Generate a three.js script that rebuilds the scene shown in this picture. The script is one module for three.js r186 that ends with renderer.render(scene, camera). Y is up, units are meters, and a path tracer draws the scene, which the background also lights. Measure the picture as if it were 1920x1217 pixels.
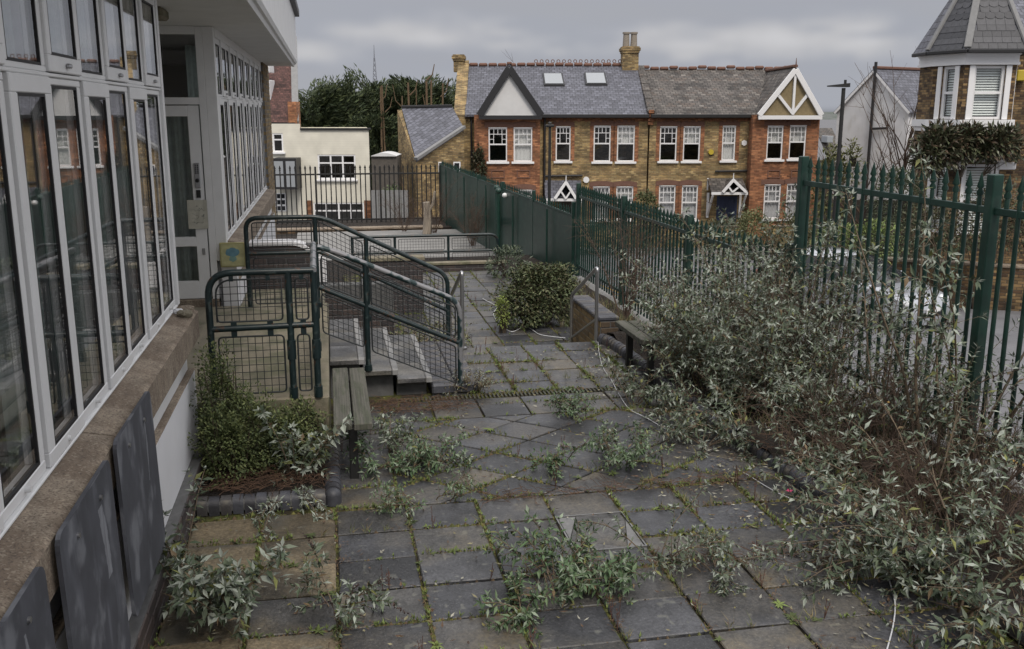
import * as THREE from 'three';
import { toCreasedNormals } from 'three/addons/utils/BufferGeometryUtils.js';

/* ---------- camera, sky, sun, exposure ---------- */
const W = 1024, H = 649;
const F = 1800, CX = 960, CY = 608.5, EYE = 2.5;
const pitch = Math.atan2(CY - 209, F), yaw = Math.atan2(CX - 611, Math.hypot(F, CY - 209));
const FW = new THREE.Vector3(Math.sin(yaw) * Math.cos(pitch), -Math.sin(pitch), -Math.cos(yaw) * Math.cos(pitch));
const RT = new THREE.Vector3(Math.cos(yaw), 0, Math.sin(yaw));
const UP = new THREE.Vector3().crossVectors(RT, FW);
const FH = new THREE.Vector3(Math.sin(yaw), 0, -Math.cos(yaw));
const camera = new THREE.PerspectiveCamera(37.356, W / H, 0.05, 6000);
camera.position.set(0, EYE, 0);
camera.lookAt(FW.x, EYE + FW.y, FW.z);
const scene = new THREE.Scene();
const renderer = new THREE.WebGLRenderer({ antialias: true });
renderer.setSize(W, H);
renderer.toneMapping = THREE.LinearToneMapping;
renderer.toneMappingExposure = 1.5;
renderer.shadowMap.enabled = true;
renderer.shadowMap.type = THREE.PCFSoftShadowMap;

/* noise helpers */
function rng(seed) { let a = seed >>> 0; return () => { a |= 0; a = a + 0x6D2B79F5 | 0; let t = Math.imul(a ^ a >>> 15, 1 | a); t = t + Math.imul(t ^ t >>> 7, 61 | t) ^ t; return ((t ^ t >>> 14) >>> 0) / 4294967296; }; }
function h2(x, y, s) { let h = Math.imul(x | 0, 374761393) + Math.imul(y | 0, 668265263) + Math.imul(s | 0, 1442695041); h = Math.imul(h ^ h >>> 13, 1274126177); return ((h ^ h >>> 16) >>> 0) / 4294967296; }
function vn(x, y, per, s) { const xi = Math.floor(x), yi = Math.floor(y), fx = x - xi, fy = y - yi, m = (a) => ((a % per) + per) % per; const u = fx * fx * (3 - 2 * fx), v = fy * fy * (3 - 2 * fy); const a = h2(m(xi), m(yi), s), b = h2(m(xi + 1), m(yi), s), c = h2(m(xi), m(yi + 1), s), d = h2(m(xi + 1), m(yi + 1), s); return a + (b - a) * u + (c - a) * v + (a - b - c + d) * u * v; }
function fbm(x, y, per, s, oct = 5) { let r = 0, a = 0.5, f = 1, t = 0; for (let i = 0; i < oct; i++) { r += a * vn(x * f, y * f, per * f, s + i * 17); t += a; a *= 0.5; f *= 2; } return r / t; }
const clamp = (v, a = 0, b = 1) => Math.min(b, Math.max(a, v)), lerp = (a, b, t) => a + (b - a) * t, sstep = (a, b, v) => { const t = clamp((v - a) / (b - a)); return t * t * (3 - 2 * t); };

{ // overcast sky: layered stratus, air and clouds only
  const w = 1024, h = 512, data = new Float32Array(w * h * 4);
  for (let j = 0; j < h; j++) for (let i = 0; i < w; i++) {
    const el = ((j + 0.5) / h - 0.5) * 180, az = i / w;
    const e = Math.max(el, 0.0), n1 = fbm(az * 26, e * 0.3 + 3, 26, 5, 5), n2 = fbm(az * 52, e * 1.0 + 1, 52, 31, 6), n3 = fbm(az * 6, Math.log(e + 2) * 2.2, 6, 77, 5);
    const ee = e + (n1 - 0.5) * 2.6;
    let b = 0.25;
    b = lerp(b, 0.325, sstep(1.6, 3.2, ee));
    b = lerp(b, 0.21, sstep(4.3, 5.8, ee));
    b = lerp(b, (0.32 + 0.22 * n3) * (1 + 1.2 * Math.sin(e * Math.PI / 180)), sstep(8, 18, e)); // overcast: brighter towards the zenith
    const n4 = fbm(az * 150, e * 3.2, 150, 91, 5), cl = sstep(0.25, 0.75, n2 * 0.72 + n4 * 0.28); b *= 0.74 + 0.42 * cl + 0.2 * (n4 - 0.5) + 0.16 * (n1 - 0.5);
    const warm = sstep(0.25, 0.36, b);
    const o = (j * w + i) * 4;
    if (el < 0) { const t = sstep(-6, 0, el); b = lerp(0.12, b, t); }
    data[o] = b * lerp(0.93, 1.0, warm); data[o + 1] = b * lerp(0.975, 1.0, warm); data[o + 2] = b * lerp(1.10, 1.035, warm); data[o + 3] = 1;
  }
  const t = new THREE.DataTexture(data, w, h, THREE.RGBAFormat, THREE.FloatType);
  t.mapping = THREE.EquirectangularReflectionMapping; t.magFilter = THREE.LinearFilter; t.minFilter = THREE.LinearFilter; t.needsUpdate = true;
  scene.background = t; scene.environment = t;
}
const sun = new THREE.DirectionalLight(0xfff6ea, 1.5);
sun.position.set(4, 36, 16); sun.target.position.set(2, 0, -12);
sun.castShadow = true; sun.shadow.radius = 34; sun.shadow.mapSize.set(2048, 2048);
Object.assign(sun.shadow.camera, { left: -70, right: 70, top: 70, bottom: -70, near: 1, far: 200 });
scene.add(sun, sun.target);

/* ---------- pixel helpers: a pixel gives a direction, a plane gives the distance ---------- */
const V = (x, y, z) => new THREE.Vector3(x, y, z);
const ray = (x, y) => V(0, 0, 0).addScaledVector(FW, F).addScaledVector(RT, x - CX).addScaledVector(UP, -(y - CY));
const onY = (x, y, Y) => { const r = ray(x, y); return r.multiplyScalar((Y - EYE) / r.y).add(camera.position); };
const onZ = (x, y, Z) => { const r = ray(x, y); return r.multiplyScalar(Z / r.z).add(camera.position); };
const hd = (x, y, d) => { const r = ray(x, y); const k = d / r.dot(FH); return { u: r.dot(RT) * k, y: EYE + r.y * k }; };
const far = (u, y, d) => V(0, y, 0).addScaledVector(RT, u).addScaledVector(FH, d);
const roadY = (d) => -0.7 - 0.0635 * Math.min(d, 62);

/* ---------- geometry builder ---------- */
class GB {
  constructor() { this.p = []; this.n = []; this.t = []; this.c = []; this.m = null; this.col = null; this.uo = [0, 0]; }
  v(p, n, u) { if (this.m) { p = p.clone().applyMatrix4(this.m); n = n.clone().transformDirection(this.m); } this.p.push(p.x, p.y, p.z); this.n.push(n.x, n.y, n.z); this.t.push(u[0] + this.uo[0], u[1] + this.uo[1]); if (this.col) this.c.push(...this.col); }
  auto(p, n) { const x = Math.abs(n.x), y = Math.abs(n.y), z = Math.abs(n.z); return y >= x && y >= z ? [p.x, p.z] : x >= z ? [p.z, p.y] : [p.x, p.y]; }
  tri(a, b, c, ua, ub, uc) { const n = b.clone().sub(a).cross(c.clone().sub(a)); if (n.lengthSq() < 1e-18) return this; n.normalize(); this.v(a, n, ua || this.auto(a, n)); this.v(b, n, ub || this.auto(b, n)); this.v(c, n, uc || this.auto(c, n)); return this; }
  quad(a, b, c, d) { this.tri(a, b, c); return this.tri(a, c, d); }
  quadL(a, b, c, d) { // uv in metres along the surface: u along ab, v from ab upward
    const e = b.clone().sub(a).normalize(), n = b.clone().sub(a).cross(c.clone().sub(a)).normalize(), f = n.clone().cross(e), q = (p) => { const r = p.clone().sub(a); return [r.dot(e), r.dot(f)]; };
    this.tri(a, b, c, q(a), q(b), q(c)); return this.tri(a, c, d, q(a), q(c), q(d));
  }
  poly(pts) { for (let i = 1; i < pts.length - 1; i++) this.tri(pts[0], pts[i], pts[i + 1]); return this; }
  out(c, ...pts) { const n = pts[1].clone().sub(pts[0]).cross(pts[2].clone().sub(pts[0])); const m = pts[0].clone().add(pts[2]).multiplyScalar(0.5).sub(c); if (n.dot(m) < 0) pts.reverse(); return this.poly(pts); }
  box(cx, cy, cz, w, h, d, k = 0, rot = null) {
    const c = V(cx, cy, cz), hs = [w / 2, h / 2, d / 2]; k = Math.min(k, w / 3, h / 3, d / 3);
    const pt = (s, ax) => { const q = [0, 1, 2].map((i) => s[i] * (hs[i] - (i === ax ? 0 : k))); const r = V(...q); if (rot) r.applyEuler(rot); return r.add(c); };
    for (let ax = 0; ax < 3; ax++) for (const sg of [-1, 1]) { const b = (ax + 1) % 3, e = (ax + 2) % 3; const q = [[-1, -1], [1, -1], [1, 1], [-1, 1]].map(([i, j]) => { const s = [0, 0, 0]; s[ax] = sg; s[b] = i; s[e] = j; return pt(s, ax); }); this.out(c, ...q); }
    if (k > 0) {
      for (let ax = 0; ax < 3; ax++) { const b = (ax + 1) % 3, e = (ax + 2) % 3; for (const i of [-1, 1]) for (const j of [-1, 1]) { const s0 = [0, 0, 0], s1 = [0, 0, 0]; s0[b] = s1[b] = i; s0[e] = s1[e] = j; s0[ax] = -1; s1[ax] = 1; this.out(c, pt(s0, b), pt(s1, b), pt(s1, e), pt(s0, e)); } }
      for (const i of [-1, 1]) for (const j of [-1, 1]) for (const l of [-1, 1]) { const s = [i, j, l]; this.out(c, pt(s, 0), pt(s, 1), pt(s, 2)); }
    }
    return this;
  }
  bx(x0, x1, y0, y1, z0, z1, k = 0) { return this.box((x0 + x1) / 2, (y0 + y1) / 2, (z0 + z1) / 2, Math.abs(x1 - x0), Math.abs(y1 - y0), Math.abs(z1 - z0), k); }
  beam(a, b, w, h, k = 0) { const d = b.clone().sub(a), L = d.length(), q = new THREE.Quaternion().setFromRotationMatrix(new THREE.Matrix4().lookAt(a, b, Math.abs(d.y) > L * 0.98 ? V(0, 0, 1) : V(0, 1, 0))); return this.box((a.x + b.x) / 2, (a.y + b.y) / 2, (a.z + b.z) / 2, w, h, L, k, new THREE.Euler().setFromQuaternion(q)); }
  sweep(pts, r, seg = 8, caps = true) {
    const N = pts.length, rf = typeof r === 'function' ? r : () => r; let nrm = null; const rings = [];
    let len = 0;
    for (let i = 0; i < N; i++) {
      const t = pts[Math.min(i + 1, N - 1)].clone().sub(pts[Math.max(i - 1, 0)]).normalize();
      if (!nrm) nrm = Math.abs(t.y) < 0.9 ? V(0, 1, 0) : V(1, 0, 0);
      nrm = nrm.clone().addScaledVector(t, -nrm.dot(t)).normalize(); const bi = t.clone().cross(nrm);
      if (i) len += pts[i].distanceTo(pts[i - 1]);
      const R = rf(i / (N - 1)), ring = [];
      for (let s = 0; s <= seg; s++) { const a = s / seg * Math.PI * 2, n = nrm.clone().multiplyScalar(Math.cos(a)).addScaledVector(bi, Math.sin(a)); ring.push([pts[i].clone().addScaledVector(n, R), n, [a * R, len]]); }
      rings.push(ring);
    }
    for (let i = 0; i < N - 1; i++) for (let s = 0; s < seg; s++) { const A = rings[i][s], B = rings[i][s + 1], C = rings[i + 1][s + 1], D = rings[i + 1][s]; for (const q of [A, B, C, A, C, D]) this.v(...q); }
    if (caps) { for (let s = 1; s < seg - 1; s++) { const a = rings[0], b = rings[N - 1]; this.tri(a[0][0], a[s + 1][0], a[s][0]); this.tri(b[0][0], b[s][0], b[s + 1][0]); } }
    return this;
  }
  cyl(a, b, r0, r1 = r0, seg = 8) { return this.sweep([a, b], (t) => lerp(r0, r1, t), seg); }
  ball(c, rx, ry, rz, seed = 1, rough = 0, det = 1) {
    const g = new THREE.IcosahedronGeometry(1, det), P = g.attributes.position, a = V(), o = [];
    for (let i = 0; i < P.count; i++) { a.fromBufferAttribute(P, i); const k = 1 + rough * (h2(Math.round(a.x * 50), Math.round(a.y * 50) + Math.round(a.z * 50) * 7, seed) - 0.5); o.push([V(c.x + a.x * rx * k, c.y + a.y * ry * k, c.z + a.z * rz * k), a.clone().normalize()]); }
    for (let i = 0; i < o.length; i += 3) { if (rough) this.tri(o[i][0], o[i + 1][0], o[i + 2][0]); else for (let j = 0; j < 3; j++) this.v(o[i + j][0], o[i + j][1], [o[i + j][0].x, o[i + j][0].z]); }
    return this;
  }
  leaf(p, dir, up, L, w, fold = 0.25, curl = 0.15) {
    const s = dir.clone().cross(up); if (s.lengthSq() < 1e-6) s.set(1, 0, 0); s.normalize(); const n = s.clone().cross(dir).normalize();
    const m = p.clone().addScaledVector(dir, L * 0.45).addScaledVector(n, -fold * w * 0.5), l = p.clone().addScaledVector(dir, L * 0.42).addScaledVector(s, -w / 2), r = p.clone().addScaledVector(dir, L * 0.42).addScaledVector(s, w / 2), t = p.clone().addScaledVector(dir, L).addScaledVector(n, -curl * L);
    const z = [0, 0];
    this.tri(p, m, l, z, z, z); this.tri(p, r, m, z, z, z); this.tri(l, m, t, z, z, z); return this.tri(m, r, t, z, z, z);
  }
  geo() { const g = new THREE.BufferGeometry(); g.setAttribute('position', new THREE.Float32BufferAttribute(this.p, 3)); g.setAttribute('normal', new THREE.Float32BufferAttribute(this.n, 3)); g.setAttribute('uv', new THREE.Float32BufferAttribute(this.t, 2)); if (this.c.length) g.setAttribute('color', new THREE.Float32BufferAttribute(this.c, 3)); return g; }
  build(name, mat, parent) { return mesh(name, this.geo(), mat, parent); }
}
const names = new Map();
function numbered(n) { const k = names.get(n) || 0; names.set(n, k + 1); return k ? n + '_' + String(k).padStart(3, '0') : n; }
function mesh(name, g, mat, parent) { const o = new THREE.Mesh(g, mat); o.name = parent ? name : numbered(name); o.castShadow = o.receiveShadow = true; (parent || scene).add(o); return o; }
function tag(o, label, category, group) { o.userData.label = label; o.userData.category = category; if (group) o.userData.group = group; return o; }
function thing(name, label, category, pos = [0, 0, 0], ry = 0, group) { const o = new THREE.Group(); o.name = numbered(name); o.position.set(...pos); o.rotation.y = ry; scene.add(o); return tag(o, label, category, group); }
function struct(name, pos = [0, 0, 0]) { const o = new THREE.Group(); o.name = numbered(name); o.position.set(...pos); o.userData.kind = 'structure'; scene.add(o); return o; }
function rel(root, o = 0) { const g = new GB(); g.m = new THREE.Matrix4().makeTranslation(-root.position.x, -root.position.y, -root.position.z); return g; }
function fillet(pts, r, n = 6) { const o = [pts[0]]; for (let i = 1; i < pts.length - 1; i++) { const a = pts[i - 1], b = pts[i], c = pts[i + 1]; const k = Math.min(r, a.distanceTo(b) * 0.49, b.distanceTo(c) * 0.49); const p = b.clone().addScaledVector(a.clone().sub(b).normalize(), k), q = b.clone().addScaledVector(c.clone().sub(b).normalize(), k); for (let j = 0; j <= n; j++) { const t = j / n; o.push(p.clone().multiplyScalar((1 - t) * (1 - t)).addScaledVector(b, 2 * t * (1 - t)).addScaledVector(q, t * t)); } } o.push(pts[pts.length - 1]); return o; }

/* ---------- textures ---------- */
function tex(w, h, size, fn, srgb = true) {
  const d = new Uint8Array(w * h * 4); for (let j = 0; j < h; j++) for (let i = 0; i < w; i++) { const c = fn(i / w, j / h, i, j), o = (j * w + i) * 4; d[o] = clamp(c[0]) * 255; d[o + 1] = clamp(c[1]) * 255; d[o + 2] = clamp(c[2]) * 255; d[o + 3] = 255; }
  const t = new THREE.DataTexture(d, w, h, THREE.RGBAFormat); t.wrapS = t.wrapT = THREE.RepeatWrapping; t.magFilter = THREE.LinearFilter; t.minFilter = THREE.LinearMipmapLinearFilter; t.generateMipmaps = true; if (srgb) t.colorSpace = THREE.SRGBColorSpace; t.repeat.set(1 / size[0], 1 / size[1]); t.needsUpdate = true; return t;
}
const mix3 = (a, b, t) => [lerp(a[0], b[0], t), lerp(a[1], b[1], t), lerp(a[2], b[2], t)], mul3 = (a, k) => [a[0] * k, a[1] * k, a[2] * k];
function masonry(cols, mortar, bw, bh, nx, ny, joint, seed, stagger = 0.5, soot = 0.25) { // colour + height of courses too small to pick apart
  const f = (want) => (x, y) => { const row = Math.floor(y * ny), sx = x * nx + (row % 2) * stagger, col = Math.floor(sx), fx = sx - col, fy = y * ny - row, jx = joint / bw, jy = joint / bh; const inj = fx < jx || fy < jy; const id = h2(((col % nx) + nx) % nx, row, seed); if (want === 'h') { const v = inj ? 0.2 : 0.75 + 0.25 * id; return [v, v, v]; } const g = 0.86 + 0.28 * fbm(x * 24, y * 24, 24, seed + 3, 3), big = 1 - soot * sstep(0.5, 0.72, fbm(x * 3, y * 3, 3, seed + 9, 4)); let c = inj ? mortar : cols[Math.floor(id * cols.length) % cols.length]; return mul3(c, g * big * (inj ? 1 : 0.86 + 0.28 * h2(col * 3 + 1, row, seed + 5))); };
  const size = [bw * nx, bh * ny]; return { map: tex(512, 512, size, f('c')), bump: tex(512, 512, size, f('h'), false) };
}
const M = {};
function std(o) { return new THREE.MeshStandardMaterial({ roughness: 0.85, ...o, color: o.color !== undefined ? (Array.isArray(o.color) ? new THREE.Color().setRGB(...o.color) : new THREE.Color(o.color)) : new THREE.Color(1, 1, 1) }); }
const mz = (m, o = {}) => std({ map: m.map, bumpMap: m.bump, bumpScale: 0.012, roughness: 0.9, ...o });
const grain = (seed, a, b, k = 1) => tex(256, 256, [k, k], (x, y) => { const n = fbm(x * 8, y * 8, 8, seed, 5), s = h2(x * 256, y * 256, seed); const v = lerp(a, b, n * 0.75 + s * 0.25); return [v, v, v]; });
const bumpN = tex(256, 256, [0.5, 0.5], (x, y) => { const v = fbm(x * 32, y * 32, 32, 8, 4) * 0.7 + h2(x * 256, y * 256, 2) * 0.3; return [v, v, v]; }, false);
// weathered paving: charcoal with pale grit, buff silt in irregular patches
const slabTex = (base, silt, amt, seed) => tex(512, 512, [1.9, 1.9], (x, y) => {
  const n = fbm(x * 10, y * 10, 10, seed, 5), g = h2(x * 512, y * 512, seed), p = fbm(x * 5, y * 5, 5, seed + 40, 6), fine = vn(x * 170, y * 170, 170, seed + 3);
  let c = mul3(base, 0.66 + 0.55 * n + 0.3 * (fine - 0.5) + 0.2 * (g - 0.5));
  const damp = fbm(x * 4, y * 4, 4, seed + 60, 5), lich = vn(x * 46, y * 46, 46, seed + 70); c = mul3(c, 1 - 0.3 * sstep(0.5, 0.66, damp));
  if (lich > 0.86) c = mix3(c, [0.47, 0.47, 0.43], 0.5 * sstep(0.86, 0.95, lich));
  c = mix3(c, silt, amt * sstep(0.47, 0.7, p) * (0.4 + 0.6 * fine));
  if (g > 0.988) c = mix3(c, [0.55, 0.55, 0.52], 0.6); return c;
});
M.slab = [0, 1, 2, 3].map((i) => std({ map: slabTex([[0.275, 0.278, 0.292], [0.235, 0.238, 0.252], [0.3, 0.295, 0.29], [0.26, 0.26, 0.265]][i], [0.43, 0.385, 0.3], [0.45, 0.3, 0.75, 0.5][i], 11 + i * 7), bumpMap: bumpN, bumpScale: 0.003, roughness: 0.43 }));
M.tread = std({ map: slabTex([0.4, 0.4, 0.405], [0.48, 0.45, 0.38], 0.5, 91), bumpMap: bumpN, bumpScale: 0.003, roughness: 0.5 });
M.slabBuff = std({ map: slabTex([0.45, 0.405, 0.325], [0.29, 0.285, 0.265], 1, 71), bumpMap: bumpN, bumpScale: 0.003, roughness: 0.62 });
M.jointSoil = std({ map: tex(256, 256, [0.6, 0.6], (x, y) => { const n = fbm(x * 12, y * 12, 12, 5, 4), m = fbm(x * 5, y * 5, 5, 9, 4), g = h2(x * 256, y * 256, 1); return mul3(mix3([0.2, 0.165, 0.12], [0.33, 0.34, 0.12], sstep(0.45, 0.65, m)), 0.5 + 0.7 * n + 0.3 * (g - 0.5)); }), roughness: 0.95 });
M.soil = std({ map: tex(256, 256, [0.8, 0.8], (x, y) => { const n = fbm(x * 14, y * 14, 14, 15, 5), g = h2(x * 256, y * 256, 4); return mul3([0.175, 0.138, 0.105], 0.45 + 0.8 * n + 0.4 * (g - 0.5)); }), bumpMap: bumpN, bumpScale: 0.02, roughness: 1 });
M.moss = new THREE.MeshStandardMaterial({ vertexColors: true, roughness: 1 });
M.concrete = std({ map: tex(512, 512, [1.6, 1.6], (x, y) => { const n = fbm(x * 7, y * 7, 7, 25, 5), s = fbm(x * 30, y * 4, 30, 26, 3), g = h2(x * 512, y * 512, 4); return mul3(mix3([0.52, 0.49, 0.42], [0.42, 0.415, 0.33], sstep(0.45, 0.7, n)), 0.8 + 0.25 * s + 0.14 * (g - 0.5)); }), bumpMap: bumpN, bumpScale: 0.003 });
M.stone = std({ map: tex(512, 512, [0.9, 0.9], (x, y) => { const n = fbm(x * 6, y * 6, 6, 35, 5), g = vn(x * 190, y * 190, 190, 36), g2 = vn(x * 120, y * 120, 120, 38), s = fbm(x * 30, y * 8, 30, 39, 3); let c = mix3([0.55, 0.5, 0.44], [0.45, 0.395, 0.34], sstep(0.35, 0.7, n)); c = mix3(c, [0.3, 0.26, 0.23], 0.55 * sstep(0.62, 0.8, g)); c = mix3(c, [0.66, 0.62, 0.55], 0.5 * sstep(0.66, 0.85, g2)); return mul3(c, 0.86 + 0.26 * s); }), bumpMap: bumpN, bumpScale: 0.004, roughness: 0.9 });
M.white = std({ map: grain(41, 0.82, 0.89, 1.5), roughness: 0.7 });
M.render = std({ map: tex(512, 512, [2.2, 2.2], (x, y) => { const n = fbm(x * 6, y * 6, 6, 45, 5), st = fbm(x * 9, y * 4, 9, 46, 6); return mul3(mix3([0.85, 0.85, 0.86], [0.74, 0.73, 0.7], sstep(0.55, 0.8, st) * 0.3), 0.93 + 0.1 * n); }), roughness: 0.85 });
M.frame = std({ map: grain(43, 0.84, 0.91, 1), roughness: 0.42 });
M.gasket = std({ color: [0.012, 0.011, 0.012], roughness: 0.6 });
M.glass = new THREE.MeshPhysicalMaterial({ color: 0xffffff, roughness: 0.015, transmission: 1, thickness: 0, ior: 1.7 });
M.glazing = new THREE.MeshPhysicalMaterial({ color: 0xffffff, roughness: 0.01, transmission: 1, thickness: 0, ior: 1.7 }); // sealed double unit
M.dark = std({ color: [0.03, 0.03, 0.03], roughness: 0.9 });
M.interior = std({ color: [0.42, 0.4, 0.36], roughness: 0.95 });
M.curtain = std({ map: grain(51, 0.6, 0.74, 0.3), color: [0.62, 0.75, 0.7], roughness: 1 });
M.green = std({ map: tex(256, 256, [0.8, 0.8], (x, y) => mix3(mul3([0.09, 0.21, 0.178], 0.8 + 0.4 * fbm(x * 9, y * 9, 9, 61, 5)), [0.25, 0.3, 0.27], 0.4 * sstep(0.62, 0.75, fbm(x * 6, y * 6, 6, 62, 5)))), roughness: 0.42 });
M.greenDark = std({ map: tex(256, 256, [0.6, 0.6], (x, y) => mix3(mix3(mul3([0.09, 0.15, 0.158], 0.75 + 0.5 * fbm(x * 12, y * 12, 12, 64, 5)), [0.32, 0.35, 0.34], 0.6 * sstep(0.66, 0.74, fbm(x * 10, y * 10, 10, 65, 5))), [0.3, 0.19, 0.13], 0.8 * sstep(0.71, 0.76, fbm(x * 14, y * 14, 14, 66, 5)))), roughness: 0.38 });
M.black = std({ map: grain(67, 0.11, 0.15, 0.5), roughness: 0.5 });
M.wire = std({ color: [0.016, 0.02, 0.022], roughness: 0.55 });
M.worn = std({ map: tex(256, 256, [0.4, 0.4], (x, y) => mix3([0.13, 0.2, 0.21], [0.5, 0.5, 0.51], sstep(0.4, 0.6, fbm(x * 6, y * 6, 6, 68, 5)))), roughness: 0.4, metalness: 0.2 });
M.steel = std({ color: [0.42, 0.42, 0.43], metalness: 0.9, roughness: 0.32 });
M.wood = [0, 1, 2].map((i) => std({ map: tex(256, 512, [0.25, 1.6], (x, y) => { const g = fbm(x * 40, y * 3, 40, 80 + i, 4), l = fbm(x * 8, y * 8, 8, 85 + i, 4); return mul3(mix3([0.34, 0.335, 0.305], [0.285, 0.295, 0.245], sstep(0.45, 0.7, l)), 0.68 + 0.55 * g); }), bumpMap: bumpN, bumpScale: 0.002, roughness: 0.85 }));
M.blueBrick = [0, 1, 2].map((i) => std({ map: tex(256, 256, [0.5, 0.5], (x, y) => { const n = fbm(x * 8, y * 8, 8, 90 + i, 5), l = fbm(x * 5, y * 5, 5, 95 + i, 5); return mul3(mix3([[0.27, 0.275, 0.3], [0.235, 0.235, 0.255], [0.3, 0.29, 0.29]][i], [0.42, 0.4, 0.36], sstep(0.6, 0.8, l)), 0.75 + 0.45 * n); }), bumpMap: bumpN, bumpScale: 0.002, roughness: 0.55 }));
M.darkBrick = [0, 1, 2].map((i) => std({ map: grain(101 + i, 0.7, 1, 0.4), color: [[0.075, 0.06, 0.058], [0.1, 0.075, 0.068], [0.06, 0.05, 0.052]][i], bumpMap: bumpN, bumpScale: 0.002, roughness: 0.6 }));
M.buffBrick = [0, 1, 2, 3].map((i) => std({ map: grain(111 + i, 0.65, 1, 0.4), color: [[0.33, 0.23, 0.11], [0.27, 0.19, 0.095], [0.22, 0.16, 0.09], [0.36, 0.26, 0.13]][i], bumpMap: bumpN, bumpScale: 0.003, roughness: 0.9 }));
M.brownBrick = [0, 1, 2].map((i) => std({ map: grain(121 + i, 0.6, 1, 0.4), color: [[0.14, 0.10, 0.065], [0.11, 0.078, 0.055], [0.17, 0.125, 0.08]][i], bumpMap: bumpN, bumpScale: 0.003, roughness: 0.9 }));
M.mortar = std({ map: grain(131, 0.36, 0.5, 0.3), roughness: 0.95 });
M.mortarDark = std({ map: grain(132, 0.28, 0.42, 0.3), roughness: 0.95 });
M.bark = std({ map: tex(128, 256, [0.15, 0.5], (x, y) => { const n = fbm(x * 16, y * 4, 16, 141, 4); return mul3([0.4, 0.33, 0.25], 0.55 + 0.8 * n); }), roughness: 0.95 });
M.paleBark = std({ map: tex(128, 256, [0.4, 1.5], (x, y) => { const n = fbm(x * 16, y * 4, 16, 143, 4); return mul3([0.56, 0.52, 0.47], 0.65 + 0.6 * n); }), roughness: 0.95 });
M.twig = std({ color: [0.085, 0.055, 0.038], roughness: 0.95 });
M.leaf = new THREE.MeshStandardMaterial({ vertexColors: true, roughness: 0.7 });
M.leafGloss = new THREE.MeshStandardMaterial({ vertexColors: true, roughness: 0.42 });
M.cable = std({ color: [0.55, 0.56, 0.58], roughness: 0.5 });
M.rust = std({ color: [0.12, 0.06, 0.035], roughness: 0.9 });

/* ---------- ground: road plane, pavements, site levels ---------- */
M.asphalt = std({ map: tex(512, 512, [4, 4], (x, y) => { const n = fbm(x * 6, y * 6, 6, 151, 5), g = h2(x * 512, y * 512, 5); const v = 0.42 * (0.82 + 0.25 * n + 0.22 * (g - 0.5)); return [v, v, v * 1.03]; }), roughness: 0.8 });
M.pavement = std({ map: tex(512, 512, [3, 3], (x, y) => { const n = fbm(x * 8, y * 8, 8, 155, 5), g = h2(x * 512, y * 512, 7); const v = 0.52 * (0.85 + 0.2 * n + 0.14 * (g - 0.5)); return [v, v * 0.99, v * 0.97]; }), roughness: 0.85 });
M.yellow = std({ map: tex(256, 256, [1, 1], (x, y) => mix3([0.62, 0.5, 0.22], [0.45, 0.42, 0.36], sstep(0.5, 0.7, fbm(x * 9, y * 9, 9, 158, 4)))), roughness: 0.8 });
const R = (u, d, dy = 0) => { const p = far(u, 0, d); p.y = roadY(d) + dy; return p; };
{
  const g = new GB(); // one sheet of asphalt and open land reaching the horizon
  const ds = [-30, 0, 20, 40, 62, 100, 200, 500, 1200, 2600], us = [-1500, -300, -80, -30, 0, 30, 80, 300, 1500];
  for (let i = 0; i < ds.length - 1; i++) for (let j = 0; j < us.length - 1; j++) g.quad(R(us[j], ds[i]), R(us[j + 1], ds[i]), R(us[j + 1], ds[i + 1]), R(us[j], ds[i + 1]));
  const o = g.build('road', M.asphalt); o.userData.kind = 'structure';
}
const RP = (x, z, dy = 0) => { const d = V(x, 0, z).dot(FH); return V(x, roadY(d) + dy, z); };
function strip(name, pts, dy, mat, thick = 0) { // quad strip on the road plane, pts = [[xL,xR,z],...] from near to far
  const g = new GB();
  for (let i = 0; i < pts.length - 1; i++) { const [a, b, z] = pts[i], [c, d, w] = pts[i + 1]; const q = [RP(a, z, dy), RP(b, z, dy), RP(d, w, dy), RP(c, w, dy)]; g.quad(...q); if (thick) { const lo = [RP(a, z, dy - thick), RP(b, z, dy - thick), RP(d, w, dy - thick), RP(c, w, dy - thick)]; g.quad(lo[1], lo[2], q[2], q[1]); g.quad(lo[0], q[0], q[3], lo[3]); } }
  const o = g.build(name, mat); o.userData.kind = 'structure'; return o;
}
strip('pavement', [[4.66, 7.0, 4], [4.66, 7.0, -14], [4.66, 7.0, -36]], 0.12, M.pavement, 0.14);
strip('kerb', [[7.0, 7.14, 4], [7.0, 7.14, -14], [7.0, 7.14, -36]], 0.125, M.concrete, 0.14);
for (const x of [7.4, 7.62]) strip('yellow_line', [[x, x + 0.09, 4], [x, x + 0.09, -14], [x, x + 0.09, -34]], 0.005, M.yellow);
{ // far pavement in front of the terrace and of the bay house
  const g = new GB(); g.quad(R(-3, 38.5, 0.12), R(34, 38.5, 0.12), R(34, 42.5, 0.12), R(-3, 42.5, 0.12)); g.quad(R(-3, 38.5, -0.02), R(34, 38.5, -0.02), R(34, 38.5, 0.12), R(-3, 38.5, 0.12));
  const o = g.build('pavement', M.pavement); o.userData.kind = 'structure';
}
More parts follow.
